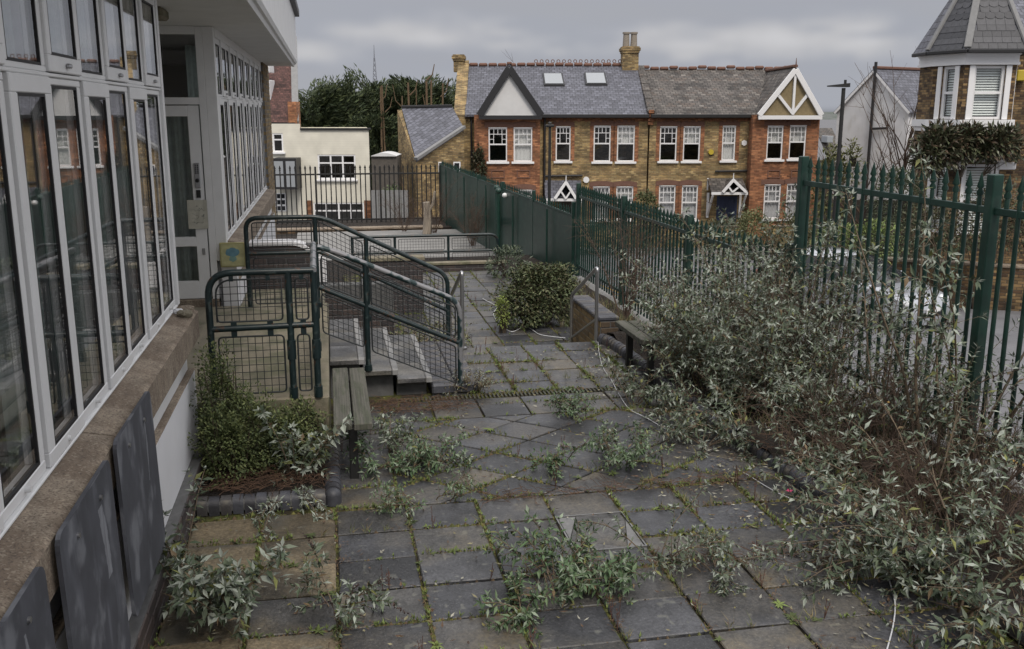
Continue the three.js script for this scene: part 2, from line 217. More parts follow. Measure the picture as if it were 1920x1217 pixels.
{ // raised plot the yard stands on: upper terrace and the lower court behind its step
  const g = new GB(); const top = -0.055, low = -0.56;
  g.bx(-8, 4.35, -3.2, top, 3, -10.02); g.bx(-8, 4.35, -3.2, low, -10.02, -20.4); g.bx(-8, 4.35, -3.6, -1.0, -20.4, -28.7); g.bx(-8, 4.4, -4, -0.95, -29.1, -31.6);
  const o = g.build('yard_ground', M.soil); o.userData.kind = 'structure';
  const c = new GB(); c.bx(4.35, 4.66, -3.2, 0.03, 3, -8.75, 0.01); c.bx(4.35, 4.66, -3.2, -0.5, -8.75, -17.3, 0.01); c.bx(4.35, 4.66, -3.4, -1.35, -17.3, -20, 0.01);
  const w = tag(c.build('retaining_wall', M.pavement), 'pale concrete retaining kerb wall under the green railings', 'wall');
}

M.lead2 = std({ map: grain(166, 0.4, 0.55, 0.3), roughness: 0.5, metalness: 0.4 });
/* ---------- paving ---------- */
function slabPoly(pts, y, ch = 0.006, th = 0.045, uo = [0, 0]) { // pts ccw in xz, chamfered flag centred on its own origin
  const g = new GB(); g.uo = uo; const n = pts.length; let cx = 0, cz = 0; for (const p of pts) { cx += p[0] / n; cz += p[1] / n; }
  const ins = (k) => pts.map((p, i) => { const a = pts[(i + n - 1) % n], b = pts[(i + 1) % n]; const e1 = V(p[0] - a[0], 0, p[1] - a[1]).normalize(), e2 = V(b[0] - p[0], 0, b[1] - p[1]).normalize(); const n1 = V(e1.z, 0, -e1.x), n2 = V(e2.z, 0, -e2.x); const s = n1.clone().add(n2); const q = s.multiplyScalar(1 / Math.max(0.35, 1 + n1.dot(n2))); return V(p[0] - cx + q.x * k, 0, p[1] - cz + q.z * k); });
  let A = 0; for (let i = 0; i < n; i++) { const a = pts[i], b = pts[(i + 1) % n]; A += a[0] * b[1] - b[0] * a[1]; }
  const sg = A > 0 ? -1 : 1, o = ins(0), q = ins(ch * sg);
  const top = q.map((p) => p.clone().setY(0)), rim = o.map((p) => p.clone().setY(-ch * 0.8)), bot = o.map((p) => p.clone().setY(-th)), ctr = V(0, -th / 2, 0);
  g.out(ctr, ...top); for (let i = 0; i < n; i++) { const j = (i + 1) % n; g.out(ctr, rim[i], rim[j], top[j], top[i]); g.out(ctr, bot[i], bot[j], rim[j], rim[i]); }
  return { geo: g.geo(), c: [cx, y, cz] };
}
const rs = rng(5); const slabCache = new Map();
function rectSlab(parent, x0, x1, z0, z1, y, mat, gap = 0.015) {
  const w = +(Math.abs(x1 - x0) - gap).toFixed(3), d = +(Math.abs(z1 - z0) - gap).toFixed(3); if (w < 0.03 || d < 0.03) return; const k = w + '_' + d + '_' + Math.floor(rs() * 7);
  if (!slabCache.has(k)) slabCache.set(k, slabPoly([[-w / 2, -d / 2], [w / 2, -d / 2], [w / 2, d / 2], [-w / 2, d / 2]], 0, 0.006, 0.045, [rs() * 1.9, rs() * 1.9]).geo);
  const o = mesh('paving_slab', slabCache.get(k), mat, parent); o.position.set((x0 + x1) / 2 + (rs() - 0.5) * 0.004, y + (rs() - 0.5) * 0.012, (z0 + z1) / 2 + (rs() - 0.5) * 0.004); o.rotation.set((rs() - 0.5) * 0.02, (rs() - 0.5) * 0.018, (rs() - 0.5) * 0.02); return o;
}
const clipH = (poly, nx, nz, c) => { const o = []; for (let i = 0; i < poly.length; i++) { const a = poly[i], b = poly[(i + 1) % poly.length], da = nx * a[0] + nz * a[1] - c, db = nx * b[0] + nz * b[1] - c; if (da <= 0) o.push(a); if (da * db < 0) { const t = da / (da - db); o.push([lerp(a[0], b[0], t), lerp(a[1], b[1], t)]); } } return o; };
const joints = []; // [x0,z0,x1,z1,weight] for the moss
const paving = struct('upper_paving');
{
  const b = new GB(); b.bx(-0.915, 3.35, -0.05, -0.016, 1, -10.03); b.build('bedding', M.jointSoil, paving);
  const xs = [-0.915, -0.49, -0.04, 0.41, 0.86, 1.315, 1.76, 2.205, 2.655, 3.12];
  const pick = (x, z) => x < -0.45 ? M.slabBuff : x < -0.05 ? (rs() < (z < -5.1 ? 0.7 : 0.25) ? M.slabBuff : M.slab[2]) : M.slab[Math.floor(rs() * 4)];
  // near field: rows of 0.368 up to z=-5.85
  const zr = []; for (let z = -1.1; z > -5.9; z -= 0.3655) zr.push(z);
  const zN = -5.86; const near = []; for (let k = 0; k < 14; k++) near.push(zN + k * 0.3665);
  for (let r = 0; r < near.length - 1; r++) for (let c = 0; c < xs.length - 1; c++) {
    const x0 = xs[c], x1 = xs[c + 1], za = near[r], zb = near[r + 1], mx = (x0 + x1) / 2;
    if (c === 5 && (r === 1 || r === 2)) continue; // access cover stands here
    rectSlab(paving, x0, x1, za, zb, 0, pick(mx, za));
    joints.push([x0, za, x1, za, 1], [x0, za, x0, zb, 1]);
  }
  rectSlab(paving, 1.315, 1.76, -5.0, near[3], 0, M.slab[1]);
  // left of the diamond field, beside planter and bench
  for (let z = -5.86; z > -8.0; z -= 0.3665) for (const [a, c] of [[-0.04, 0.37]]) { const e = Math.max(z - 0.3665, -8.12); if (z - e > 0.1) { rectSlab(paving, a, c, e, z, 0, M.slab[Math.floor(rs() * 4)]); joints.push([a, z, c, z, 1.3]); } }
  // diamond field
  const n1 = [0.6, 0.8], n2 = [0.64, -0.77];
  for (let i = -3; i < 12; i++) for (let j = -7; j < 12; j++) {
    let P = [[0.37, -7.59], [3.12, -7.59], [3.12, -5.87], [0.37, -5.87]]; const a = -5.095 + 0.395 * i, c = 5.2 + 0.36 * j, g = 0.0075;
    P = clipH(P, n1[0], n1[1], a + 0.395 - g); P = clipH(P, -n1[0], -n1[1], -(a + g)); P = clipH(P, n2[0], n2[1], c + 0.36 - g); P = clipH(P, -n2[0], -n2[1], -(c + g));
    const Q = []; for (const p of P) if (!Q.length || Math.hypot(p[0] - Q[Q.length - 1][0], p[1] - Q[Q.length - 1][1]) > 0.012) Q.push(p); if (Q.length > 2 && Math.hypot(Q[0][0] - Q[Q.length - 1][0], Q[0][1] - Q[Q.length - 1][1]) < 0.012) Q.pop();
    if (Q.length < 3) continue; let A = 0; for (let k = 0; k < Q.length; k++) { const s = Q[k], t = Q[(k + 1) % Q.length]; A += s[0] * t[1] - t[0] * s[1]; } if (Math.abs(A) < 0.006) continue;
    const s = slabPoly(Q, 0, 0.006, 0.045, [rs() * 2, rs() * 2]); const o = mesh('paving_slab', s.geo, M.slab[Math.floor(rs() * 2.4)], paving); o.position.set(s.c[0], (rs() - 0.5) * 0.006, s.c[2]); o.rotation.set((rs() - 0.5) * 0.01, 0, (rs() - 0.5) * 0.01);
    for (let k = 0; k < Q.length; k++) { const t = Q[(k + 1) % Q.length]; joints.push([Q[k][0], Q[k][1], t[0], t[1], 0.45]); }
  }
  // beyond the diamonds up to the step
  const xf = [0.37, 0.79, 1.2, 1.605, 2.0, 2.39, 2.79, 3.12], zf = [-7.59, -7.926, -8.14];
  for (let r = 0; r < 2; r++) for (let c = 0; c < 7; c++) { rectSlab(paving, xf[c], xf[c + 1], zf[r + 1], zf[r], 0, M.slab[Math.floor(rs() * 4)]); joints.push([xf[c], zf[r], xf[c + 1], zf[r], 0.9]); }
  const zg = [-8.27, -8.6, -8.98, -9.335, -9.69, -10.03];
  for (let r = 0; r < 5; r++) for (let c = 2; c < 7; c++) { rectSlab(paving, c === 2 ? 1.27 : xf[c], xf[c + 1], zg[r + 1], zg[r], 0, M.slab[Math.floor(rs() * 4)]); joints.push([xf[c], zg[r], xf[c + 1], zg[r], 1.5], [xf[c], zg[r], xf[c], zg[r + 1], 2]); }
}
{ // slotted drain channel
  const t = thing('drain_channel', 'narrow slotted drain channel set across the paving before the step', 'drain', [1.75, 0, -8.205]);
  const g = rel(t); g.bx(0.5, 3.1, -0.05, -0.02, -8.14, -8.27); g.build('trough', M.concrete, t);
  const bar = new GB(); bar.box(0, 0, 0, 0.016, 0.02, 0.105, 0.003); const bg = bar.geo();
  for (let i = 0, x = 0.52; x < 3.08; x += 0.036, i++) { const m = mesh('grate_bar', bg, M.wood[1], t); m.position.set(x - 1.75, -0.004, 0); }
}
{ // access cover, 450 wide, split across the corners
  const t = thing('access_cover', 'recessed metal access cover with pale tray corners in the paving', 'manhole cover', [1.5375, 0, -5.25]);
  const f = rel(t); for (const [a, b, c, d] of [[1.317, 1.758, -5.505, -5.495], [1.317, 1.758, -5.008, -4.998], [1.317, 1.327, -5.495, -5.008], [1.748, 1.758, -5.495, -5.008]]) f.bx(a, b, -0.04, 0.004, c, d); f.build('frame', M.lead2, t);
  const C = [[1.33, -5.49], [1.745, -5.49], [1.745, -5.012], [1.33, -5.012]], mid = [[1.45, -5.49], [1.745, -5.40], [1.64, -5.012], [1.33, -5.16]];
  M.tray = std({ map: grain(161, 0.36, 0.5, 0.3), roughness: 0.6 });
  const parts = [[mid, 'cover_plate', M.slab[2]]];
  for (const [P, n, m] of parts) { const s = slabPoly(P, 0, 0.004, 0.03, [0.4, 0.9]); const o = mesh(n, s.geo, m, t); o.position.set(s.c[0] - 1.5375, 0.002, s.c[2] + 5.25); }
  const tr = [[C[0], mid[0], mid[3]], [mid[0], C[1], mid[1]], [mid[1], C[2], mid[2]], [mid[3], mid[2], C[3]]];
  tr.forEach((P, i) => { const c = [P[0][0] / 3 + P[1][0] / 3 + P[2][0] / 3, P[0][1] / 3 + P[1][1] / 3 + P[2][1] / 3], q = P.map((p) => [lerp(p[0], c[0], 0.06), lerp(p[1], c[1], 0.06)]); const s = slabPoly(q, 0, 0.003, 0.03, [i * 0.3, 0.2]); const o = mesh('corner_plate', s.geo, i === 3 || i === 1 ? M.slab[2] : M.tray, t); o.position.set(s.c[0] - 1.5375, 0.001, s.c[2] + 5.25); });
}
// lower court
const LY = -0.5;
const court = struct('lower_paving');
{
  const b = new GB(); b.bx(0.2, 3.2, LY - 0.05, LY - 0.016, -10.05, -18.2); b.build('bedding', M.jointSoil, court);
  const st = new GB(); // step risers down to the court
  for (let i = 0; i < 3; i++) { const y1 = -0.005 - 0.125 * (i + 1); st.bx(1.3, 2.88, LY - 0.02, y1, -10.04 - i * 0.3, -10.34 - i * 0.3, 0.006); } st.build('step', M.concrete, court);
  for (let z = -10.94; z > -18; z -= 0.42) for (let x = 0.5; x < 3.1; x += 0.42) { rectSlab(court, x, x + 0.42, z - 0.42, z, LY, M.slab[Math.floor(rs() * 4)]); joints.push([x, z, x + 0.42, z, 0.6, LY]); joints.push([x, z, x, z - 0.42, 0.5, LY]); }
}
{ // concrete apron and path behind the lower court
  const g = new GB(); g.bx(-0.95, 4.3, -1.0, -0.95, -20.5, -28.6); const o = g.build('back_path', M.pavement); o.userData.kind = 'structure';
}
/* brick courses: each brick a mesh of its own */
const brickGeo = new Map();
function bgeo(w, h, d, ch = 0.005) { const k = [w, h, d].map((v) => v.toFixed(3)).join('_'); if (!brickGeo.has(k)) { const g = new GB(); g.uo = [0.3, 0.7]; g.box(0, 0, 0, w, h, d, ch); brickGeo.set(k, g.geo()); } return brickGeo.get(k); }
function courses(parent, p, ry, L, Ht, depth, mats, seed, { bw = 0.215, bh = 0.065, j = 0.01, proud = 0.006, mortar = M.mortarDark, top = null } = {}) {
  const r = rng(seed), G = new THREE.Group(); const core = new GB(); const ax = V(Math.cos(ry), 0, -Math.sin(ry)), nz = V(Math.sin(ry), 0, Math.cos(ry));
  const q = (x, y, z) => p.clone().addScaledVector(ax, x).addScaledVector(nz, z).add(V(0, y, 0));
  core.m = new THREE.Matrix4().makeRotationY(ry).setPosition(p); core.bx(0, L, 0, Ht, -depth, -proud); const core_ = core.build('mortar', mortar, parent);
  const n = Math.round(Ht / (bh + j)), hh = Ht / n - j;
  for (let i = 0; i < n; i++) { let x = i % 2 ? -(bw + j) / 2 : 0; const y = (i + 0.5) * Ht / n; while (x < L - 0.02) { const a = Math.max(x, 0), b = Math.min(x + bw, L); if (b - a > 0.03 && !(top && y > top((a + b) / 2))) { const o = mesh('brick', bgeo(+(b - a).toFixed(3), +hh.toFixed(3), 0.1), mats[Math.floor(r() * mats.length)], parent); o.position.copy(q((a + b) / 2, y, -0.05 + (r() - 0.5) * 0.003)); o.rotation.y = ry; } x += bw + j; } }
}

/* ---------- the low school building on the left ---------- */
const XW = -1.1;
const bld = thing('school_building', 'single storey white framed building with long window bays and deep white eaves', 'building', [-1.1, 0, -9]);
{
  const B = () => rel(bld);
  // shell: rooms, floor, ceiling, end walls
  let g = B();
  g.bx(-6.2, -6, -0.5, 3.36, 1.2, -19.4); g.bx(-6, -1.16, 0.3, 0.42, 1.2, -7.1); g.bx(-6, -1.16, 0.3, 0.42, -10.62, -19.3); g.bx(-6, -2.32, 0.3, 0.42, -7.1, -10.62);
  g.bx(-6, XW + 0.03, -0.5, 3.36, 1.2, 1.4); g.bx(-6, -1.16, -0.5, 3.36, -19.3, -19.4); g.bx(-2.42, -2.32, 0.42, 3.36, -7.12, -10.5);
  g.build('inner_wall', M.interior, bld);
  g = B(); g.bx(-6, XW - 0.02, 0.42, 3.3, -7.05, -7.12); g.build('end_wall', M.render, bld);
  // lower wall under the windows
  for (const [za, zb, yb] of [[1.2, -6.86, -0.02], [-10.62, -17.85, -0.6]]) {
    g = B(); g.bx(-1.3, -0.985, yb, 0.72, za, zb, 0.006); g.build('lower_wall', M.render, bld);
    g = B(); g.bx(-1.3, -1.03, 0.722, 0.92, za, zb + 0.02); g.build('upstand', M.white, bld);
    g = B(); g.bx(-1.03, -0.982, 0.7205, 0.732, za, zb + 0.01, 0.003); g.build('ledge', M.stone, bld);
  }
  // sill stones with a weathered slope
  const sill = (za, zb) => { const s = B(); const P = [[-1.13, 1.155], [-0.965, 1.125], [-0.95, 1.112], [-0.95, 0.935], [-0.962, 0.92], [-1.13, 0.92]]; const c = V(-1.04, 1.03, (za + zb) / 2); for (let i = 0; i < P.length; i++) { const a = P[i], b = P[(i + 1) % P.length]; s.out(c, V(a[0], a[1], za), V(b[0], b[1], za), V(b[0], b[1], zb), V(a[0], a[1], zb)); } s.out(c, ...P.map((p) => V(p[0], p[1], za))); s.out(c, ...P.map((p) => V(p[0], p[1], zb))); s.uo = [za, 0]; s.build('sill_stone', M.stone, bld); };
  sill(1.2, -1.62); sill(-1.63, -4.215); sill(-4.225, -6.98); sill(-10.62, -13); sill(-13.01, -15.4); sill(-15.41, -17.85);
  // brick plinth at the yard level
  courses(bld, V(-0.915 + 1.1, -0.012, -1.2 + 9 - 0), Math.PI / 2, 5.66, 0.225, 0.15, M.darkBrick, 31, { mortar: M.mortarDark });
  // buff brick pier at the far corner
  courses(bld, V(-1.05 + 1.1, -0.6, -17.86 + 9), Math.PI / 2, 1.75, 3.95, 0.3, M.buffBrick, 33, { mortar: M.mortar });
  // soffit, fascia, roof
  g = B(); g.bx(-6, -0.6, 3.34, 3.46, 1.2, -19.3); g.build('soffit', M.white, bld);
  g = B(); const fp = [[-0.6, 3.33], [-0.56, 3.33], [-0.545, 3.37], [-0.52, 3.38], [-0.5, 3.42], [-0.5, 4.25], [-0.6, 4.25]], fc = V(-0.55, 3.8, -9);
  for (let i = 0; i < fp.length; i++) { const a = fp[i], b = fp[(i + 1) % fp.length]; g.out(fc, V(a[0], a[1], 1.2), V(b[0], b[1], 1.2), V(b[0], b[1], -19.35), V(a[0], a[1], -19.35)); } g.poly(fp.map((p) => V(p[0], p[1], -19.35)).reverse()); g.poly(fp.map((p) => V(p[0], p[1], 1.2)));
  g.bx(-6, -0.6, 3.46, 4.25, -19.2, -19.35); g.build('fascia', M.white, bld);
  g = B(); g.bx(-6.2, -0.42, 4.25, 4.38, 1.2, -19.45, 0.01); g.build('roof', M.asphalt, bld);
  g = B(); g.bx(-1.55, -1.28, 3.25, 3.34, -8.6, -8.95, 0.02); g.build('soffit_lamp', M.concrete, bld);
  // head beam over the windows
  for (const [za, zb] of [[1.2, -7.0], [-10.6, -17.85]]) { g = B(); g.bx(-1.18, -1.085, 3.25, 3.338, za, zb); g.build('window_head', M.frame, bld); }
  // one bay: lower casement + fixed light, upper fixed light + hopper
  const bay = (z0, z1) => { // z0 near, z1 far
    const w = bld, zm = (z0 + z1) / 2, yb = 1.158, yt = 2.64, yu = 3.25;
    const win = (name, za, zb, ya, yb2, x, fr, bot, top) => { // frame of four members, gasket, pane
      const f = B(), x0 = x - 0.06, k = 0.004;
      f.bx(x0, x, ya, ya + bot, za, zb, k); f.bx(x0, x, yb2 - top, yb2, za, zb, k); f.bx(x0, x - 0.001, ya + bot, yb2 - top, za, za - fr, k); f.bx(x0, x - 0.001, ya + bot, yb2 - top, zb + fr, zb, k);
      const m = f.build(name, M.frame, bld);
      const q = B(), gk = 0.012; const A = za - fr, Z = zb + fr, lo = ya + bot, hi = yb2 - top;
      const ga = x - 0.024, gc = x - 0.003; q.bx(ga, gc, lo, lo + gk, A, Z); q.bx(ga, gc, hi - gk, hi, A, Z); q.bx(ga, gc, lo + gk, hi - gk, A, A - gk); q.bx(ga, gc, lo + gk, hi - gk, Z + gk, Z); q.build('gasket', M.gasket, m);
      const p = B(); for (const xp of [x - 0.009, x - 0.021]) p.quad(V(xp, lo, A), V(xp, lo, Z), V(xp, hi, Z), V(xp, hi, A)); p.build('pane', M.glazing, m);
      return m;
    };
    win('casement_window', z0 - 0.012, zm + 0.002, yb + 0.008, yt - 0.004, XW + 0.012, 0.085, 0.058, 0.068);
    win('fixed_window', zm - 0.002, z1 + 0.012, yb + 0.008, yt - 0.004, XW, 0.055, 0.045, 0.03);
    win('fixed_window', z0 - 0.012, zm + 0.002, yt + 0.014, yu, XW, 0.05, 0.024, 0.06);
    const h = win('hopper_window', zm - 0.002, z1 + 0.012, yt + 0.018, yu, XW + 0.014, 0.055, 0.068, 0.07);
    let q = B(); q.box(XW + 0.024, yt + 0.05, (zm + z1) / 2, 0.02, 0.02, 0.04, 0.005); q.build('handle', M.steel, h);
    for (const zz of [z0 - 0.28, zm - 0.27]) { q = B(); q.cyl(V(XW - 0.01, yb + 0.036, zz), V(XW + 0.022, yb + 0.036, zz), 0.013, 0.012, 8); q.build('drain_cap', M.frame, bld); }
  };
  for (let k = 0; k < 7; k++) bay(-7.0 + 1.09 * (k + 1), -7.0 + 1.09 * k);
  for (let k = 0; k < 7; k++) bay(-10.66 - 1.03 * k, -10.66 - 1.03 * (k + 1));
  for (const [za, zb] of [[1.2, -7.0], [-10.6, -17.85]]) { g = B(); g.bx(-1.17, -1.085, 1.15, 1.164, za, zb, 0.004); g.bx(-1.17, -1.092, 2.637, 2.653, za, zb, 0.004); g.build('window_rail', M.frame, bld); }
  for (const [x0, x1, ya, za, zb] of [[-1.17, -1.08, 1.158, -6.995, -7.06], [-1.2, -1.09, 0.95, -10.5, -10.64], [-1.27, -1.2, 0.5, -10.5, -10.66]]) { g = B(); g.bx(x0, x1, ya, 3.338, za, zb, 0.004); g.build('corner_post', M.frame, bld); }
  // curtains hanging inside
  for (const [za, zb, s] of [[-1.6, -2.45, 1], [-3.0, -3.75, 2], [-4.3, -4.9, 3], [-5.2, -6.7, 4], [-2.5, -3.0, 8], [-11.2, -12.3, 5], [-13, -15, 6], [-15.6, -17, 7]]) {
    const c = B(), N = Math.round(Math.abs(zb - za) * 44); for (let i = 0; i < N; i++) { const f = (k) => { const z = lerp(za, zb, k / N); return -1.42 + 0.035 * Math.sin(k * 0.9 + s) + 0.02 * Math.sin(k * 0.37 + s * 2); }; const z = (k) => lerp(za, zb, k / N); c.quad(V(f(i), 0.6, z(i)), V(f(i + 1), 0.6, z(i + 1)), V(f(i + 1), 3.2, z(i + 1)), V(f(i), 3.2, z(i))); } c.build('curtain', M.curtain, bld);
  }
  // entrance: door facing the landing with a fanlight above
  const zd = -10.52, d0 = -2.2, d1 = -1.27;
  g = B(); g.bx(-2.32, d0, 0.47, 3.338, zd - 0.1, zd + 0.03); g.bx(d0, d1, 2.57, 2.64, zd - 0.1, zd + 0.02); g.bx(d0, d1, 3.26, 3.338, zd - 0.1, zd + 0.02); g.build('door_frame', M.frame, bld);
  const fl = B(); fl.quad(V(d0, 2.64, zd - 0.03), V(d1, 2.64, zd - 0.03), V(d1, 3.26, zd - 0.03), V(d0, 3.26, zd - 0.03)); fl.build('fanlight', M.glazing, bld);
  const dr = B(); const a = d0 + 0.012, b = d1 - 0.012, k = 0.004, zf = zd + 0.012, zb = zd - 0.04;
  dr.bx(a, a + 0.1, 0.55, 2.56, zf, zb, k); dr.bx(b - 0.115, b, 0.55, 2.56, zf, zb, k); dr.bx(a + 0.1, b - 0.115, 0.55, 0.74, zf, zb, k); dr.bx(a + 0.1, b - 0.115, 1.11, 1.21, zf, zb, k); dr.bx(a + 0.1, b - 0.115, 2.45, 2.56, zf, zb, k);
  const door = dr.build('door', M.frame, bld);
  for (const [y0, y1] of [[0.74, 1.11], [1.21, 2.45]]) { const p = B(); p.quad(V(a + 0.1, y0, zd - 0.01), V(b - 0.115, y0, zd - 0.01), V(b - 0.115, y1, zd - 0.01), V(a + 0.1, y1, zd - 0.01)); p.build('pane', M.glazing, door); }
  { const c = B(), N = 40; for (let i = 0; i < N; i++) { const f = (k) => V(lerp(-2.18, -1.3, k / N), 0, zd - 0.22 + 0.03 * Math.sin(k * 0.9) + 0.015 * Math.sin(k * 2.1)); const A = f(i), C = f(i + 1); c.quad(A.clone().setY(0.6), C.clone().setY(0.6), C.clone().setY(2.5), A.clone().setY(2.5)); } c.build('curtain', M.curtain, bld); }
  let q = B(); q.bx(b - 0.085, b - 0.03, 1.72, 1.98, zf, zf + 0.02, 0.005); q.build('keypad_lock', M.steel, door); q = B(); for (let i = 0; i < 5; i++) for (const s of [0, 1]) q.bx(b - 0.075 + s * 0.022, b - 0.062 + s * 0.022, 1.87 + i * 0.02, 1.883 + i * 0.02, zf + 0.02, zf + 0.026); q.build('key_buttons', M.black, door); q = B(); q.cyl(V(b - 0.058, 1.8, zf + 0.02), V(b - 0.058, 1.8, zf + 0.06), 0.022, 0.018, 10); q.build('lock_knob', M.black, door); q = B(); q.bx(b - 0.08, b - 0.036, 1.62, 1.7, zf, zf + 0.012); q.build('lock_plate', M.black, door);
  q = B(); q.bx(b - 0.06, b - 0.03, 1.02, 1.09, zf, zf + 0.012, 0.004); q.build('latch', M.steel, door);
  g = B(); g.bx(-2.32, -1.2, 0.44, 0.545, zd - 0.12, zd + 0.06, 0.006); g.build('threshold', M.stone, bld);
  g = B(); g.bx(-1.16, -1.0, 0.3, 0.95, -10.5, -10.62, 0.004); g.build('jamb_wall', M.render, bld);
}
{ // board pinned on the door, yellow plaque on the wall end
  const t = thing('paper_notice', 'crumpled pale paper notice stuck on the glazed door', 'notice', [-1.36, 1.45, -10.49]);
  M.paper = std({ map: tex(256, 256, [0.2, 0.3], (x, y) => { const n = fbm(x * 6, y * 6, 6, 171, 5); let c = [0.72, 0.71, 0.66]; const d = Math.abs(fbm(x * 5, y * 7, 5, 173, 3) - 0.5); if (d < 0.025 && x > 0.2 && x < 0.85 && y > 0.15 && y < 0.85) c = [0.45, 0.46, 0.44]; return mul3(c, 0.9 + 0.15 * n); }), roughness: 0.9 });
  const g = new GB(); g.uo = [0.1, 0.15]; const N = 5; for (let i = 0; i < N; i++) for (let j = 0; j < N; j++) { const p = (a, b) => V(-0.1 + a / N * 0.2, -0.15 + b / N * 0.3, 0.006 + 0.006 * h2(a, b, 3)); g.quad(p(i, j), p(i + 1, j), p(i + 1, j + 1), p(i, j + 1)); } g.build('sheet', M.paper, t);
  const s = thing('wall_plaque', 'small square yellow plaque with blue emblem beside the door', 'sign', [-1.03, 1.02, -10.44]);
  M.plaque = std({ map: tex(256, 256, [0.24, 0.24], (x, y) => { const n = fbm(x * 6, y * 6, 6, 175, 5); let c = [0.74, 0.73, 0.55]; const ex = (x - 0.5) / 0.3, ey = (y - 0.62) / 0.2; const r = ex * ex + ey * ey + (fbm(x * 9, y * 9, 9, 176, 3) - 0.5) * 0.7; if (r < 1) c = [0.42, 0.58, 0.64]; const q = ((x - 0.5) / 0.16) ** 2 + ((y - 0.33) / 0.13) ** 2 + (fbm(x * 12, y * 12, 12, 178, 3) - 0.5) * 0.8; if (q < 1) c = mix3(c, [0.42, 0.6, 0.62], 0.75); return mul3(c, 0.85 + 0.25 * n); }), roughness: 0.45 });
  M.plaqueEdge = std({ color: [0.4, 0.37, 0.17], roughness: 0.5 });
  const b = new GB(); b.bx(-0.13, 0.13, -0.13, 0.13, -0.03, 0, 0.006); b.build('backing', M.plaqueEdge, s); const f = new GB(); f.uo = [0.12, 0.12]; f.quad(V(-0.115, -0.115, 0.004), V(0.115, -0.115, 0.004), V(0.115, 0.115, 0.004), V(-0.115, 0.115, 0.004)); f.build('printed_face', M.plaque, s);
}
{ // chalkboards hooked over the sill
  M.chalk = [1, 2, 3].map((s) => std({ map: tex(256, 512, [0.8, 0.85], (x, y) => { const n = fbm(x * 8, y * 8, 8, 180 + s, 5), st = fbm(x * 16, y * 3, 16, 190 + s, 6), bl = fbm(x * 5, y * 3, 5, 200 + s, 4); let c = mul3([0.265, 0.27, 0.295], 0.85 + 0.3 * n); c = mix3(c, [0.46, 0.47, 0.5], sstep(0.5, 0.8, st) * sstep(0.4, 0.66, bl) * 0.4); c = mix3(c, [0.52, 0.53, 0.55], 0.6 * sstep(0.5, 0.74, fbm(x * 6, y * 5, 6, 240 + s, 6))); const w = Math.abs(x - (0.3 + 0.05 * Math.sin(y * 5 + s))) < 0.045 * (s === 2 ? 1 : 0.3) * fbm(y * 9, s, 9, 214, 4) * 1.8 && y > 0.5 && y < 0.86 ? 0.6 * fbm(x * 60, y * 6, 60, 210 + s, 3) + 0.3 : 0; return mix3(c, [0.6, 0.61, 0.63], w); }), roughness: 0.75 }));
  const L = ['chalkboard panel with faint pale smears hung where the sill stones join', 'chalkboard panel with a thick white chalk stroke hung on the sill', 'chalkboard panel with cloudy chalk wipes, next after the white stroke one'];
  [[-4.05, -4.86, 1.15, 0.33], [-3.15, -3.92, 1.135, 0.28], [-2.24, -2.98, 1.135, 0.29]].forEach(([za, zb, yt, yb], i) => {
    const t = thing('chalkboard', L[i], 'chalkboard', [-0.91, yb, (za + zb) / 2], 0, 'chalkboards hung along the building wall'); const g = new GB(), hw = Math.abs(zb - za) / 2, hh = yt - yb, r = 0.05;
    g.uo = [0.4, 0]; const o = []; for (const [sz, sy, a0] of [[1, 1, 0], [-1, 1, 90], [-1, 0, 180], [1, 0, 270]]) for (let k = 0; k <= 4; k++) { const a = (a0 + k * 22.5) * Math.PI / 180; o.push([sz * (hw - r) + Math.cos(a) * r, (sy ? hh - r : r) + Math.sin(a) * r]); }
    const fr = o.map(([z, y]) => V(0.008, y, z)), bk = o.map(([z, y]) => V(-0.008, y, z)), c = V(0, hh / 2, 0); g.out(c, ...fr); g.out(c, ...bk); for (let k = 0; k < o.length; k++) { const j = (k + 1) % o.length; g.out(c, fr[k], fr[j], bk[j], bk[k]); }
    const b = g.build('board', M.chalk[i], t); b.rotation.z = 0.02;
    for (const z of [-hw * 0.45, hw * 0.45]) { const s = new GB(); s.cyl(V(-0.015, hh - 0.09, z), V(0.001, hh - 0.09, z), 0.013, 0.01, 8); s.build('screw_cap', M.steel, t); }
  });
}
{ // broken pieces lying on the sill end
  const L = ['pale broken masonry chunk lying at the very end of the sill', 'pinkish broken tile shard lying on the sill end', 'small cream rubble piece beside the shard on the sill'];
  [[-1.0, -6.7, 0.05, 0.035, M.concrete], [-1.02, -6.87, 0.06, 0.03, M.brick ?? M.stone], [-1.05, -6.78, 0.045, 0.03, M.render]].forEach(([x, z, a, b, m], i) => { const g = new GB(); g.ball(V(0, b * 0.7, 0), a, b, a * 0.8, 7 + i, 0.5); const o = g.build('rubble_piece', m); o.position.set(x, 1.128, z); tag(o, L[i], 'rubble'); });
}

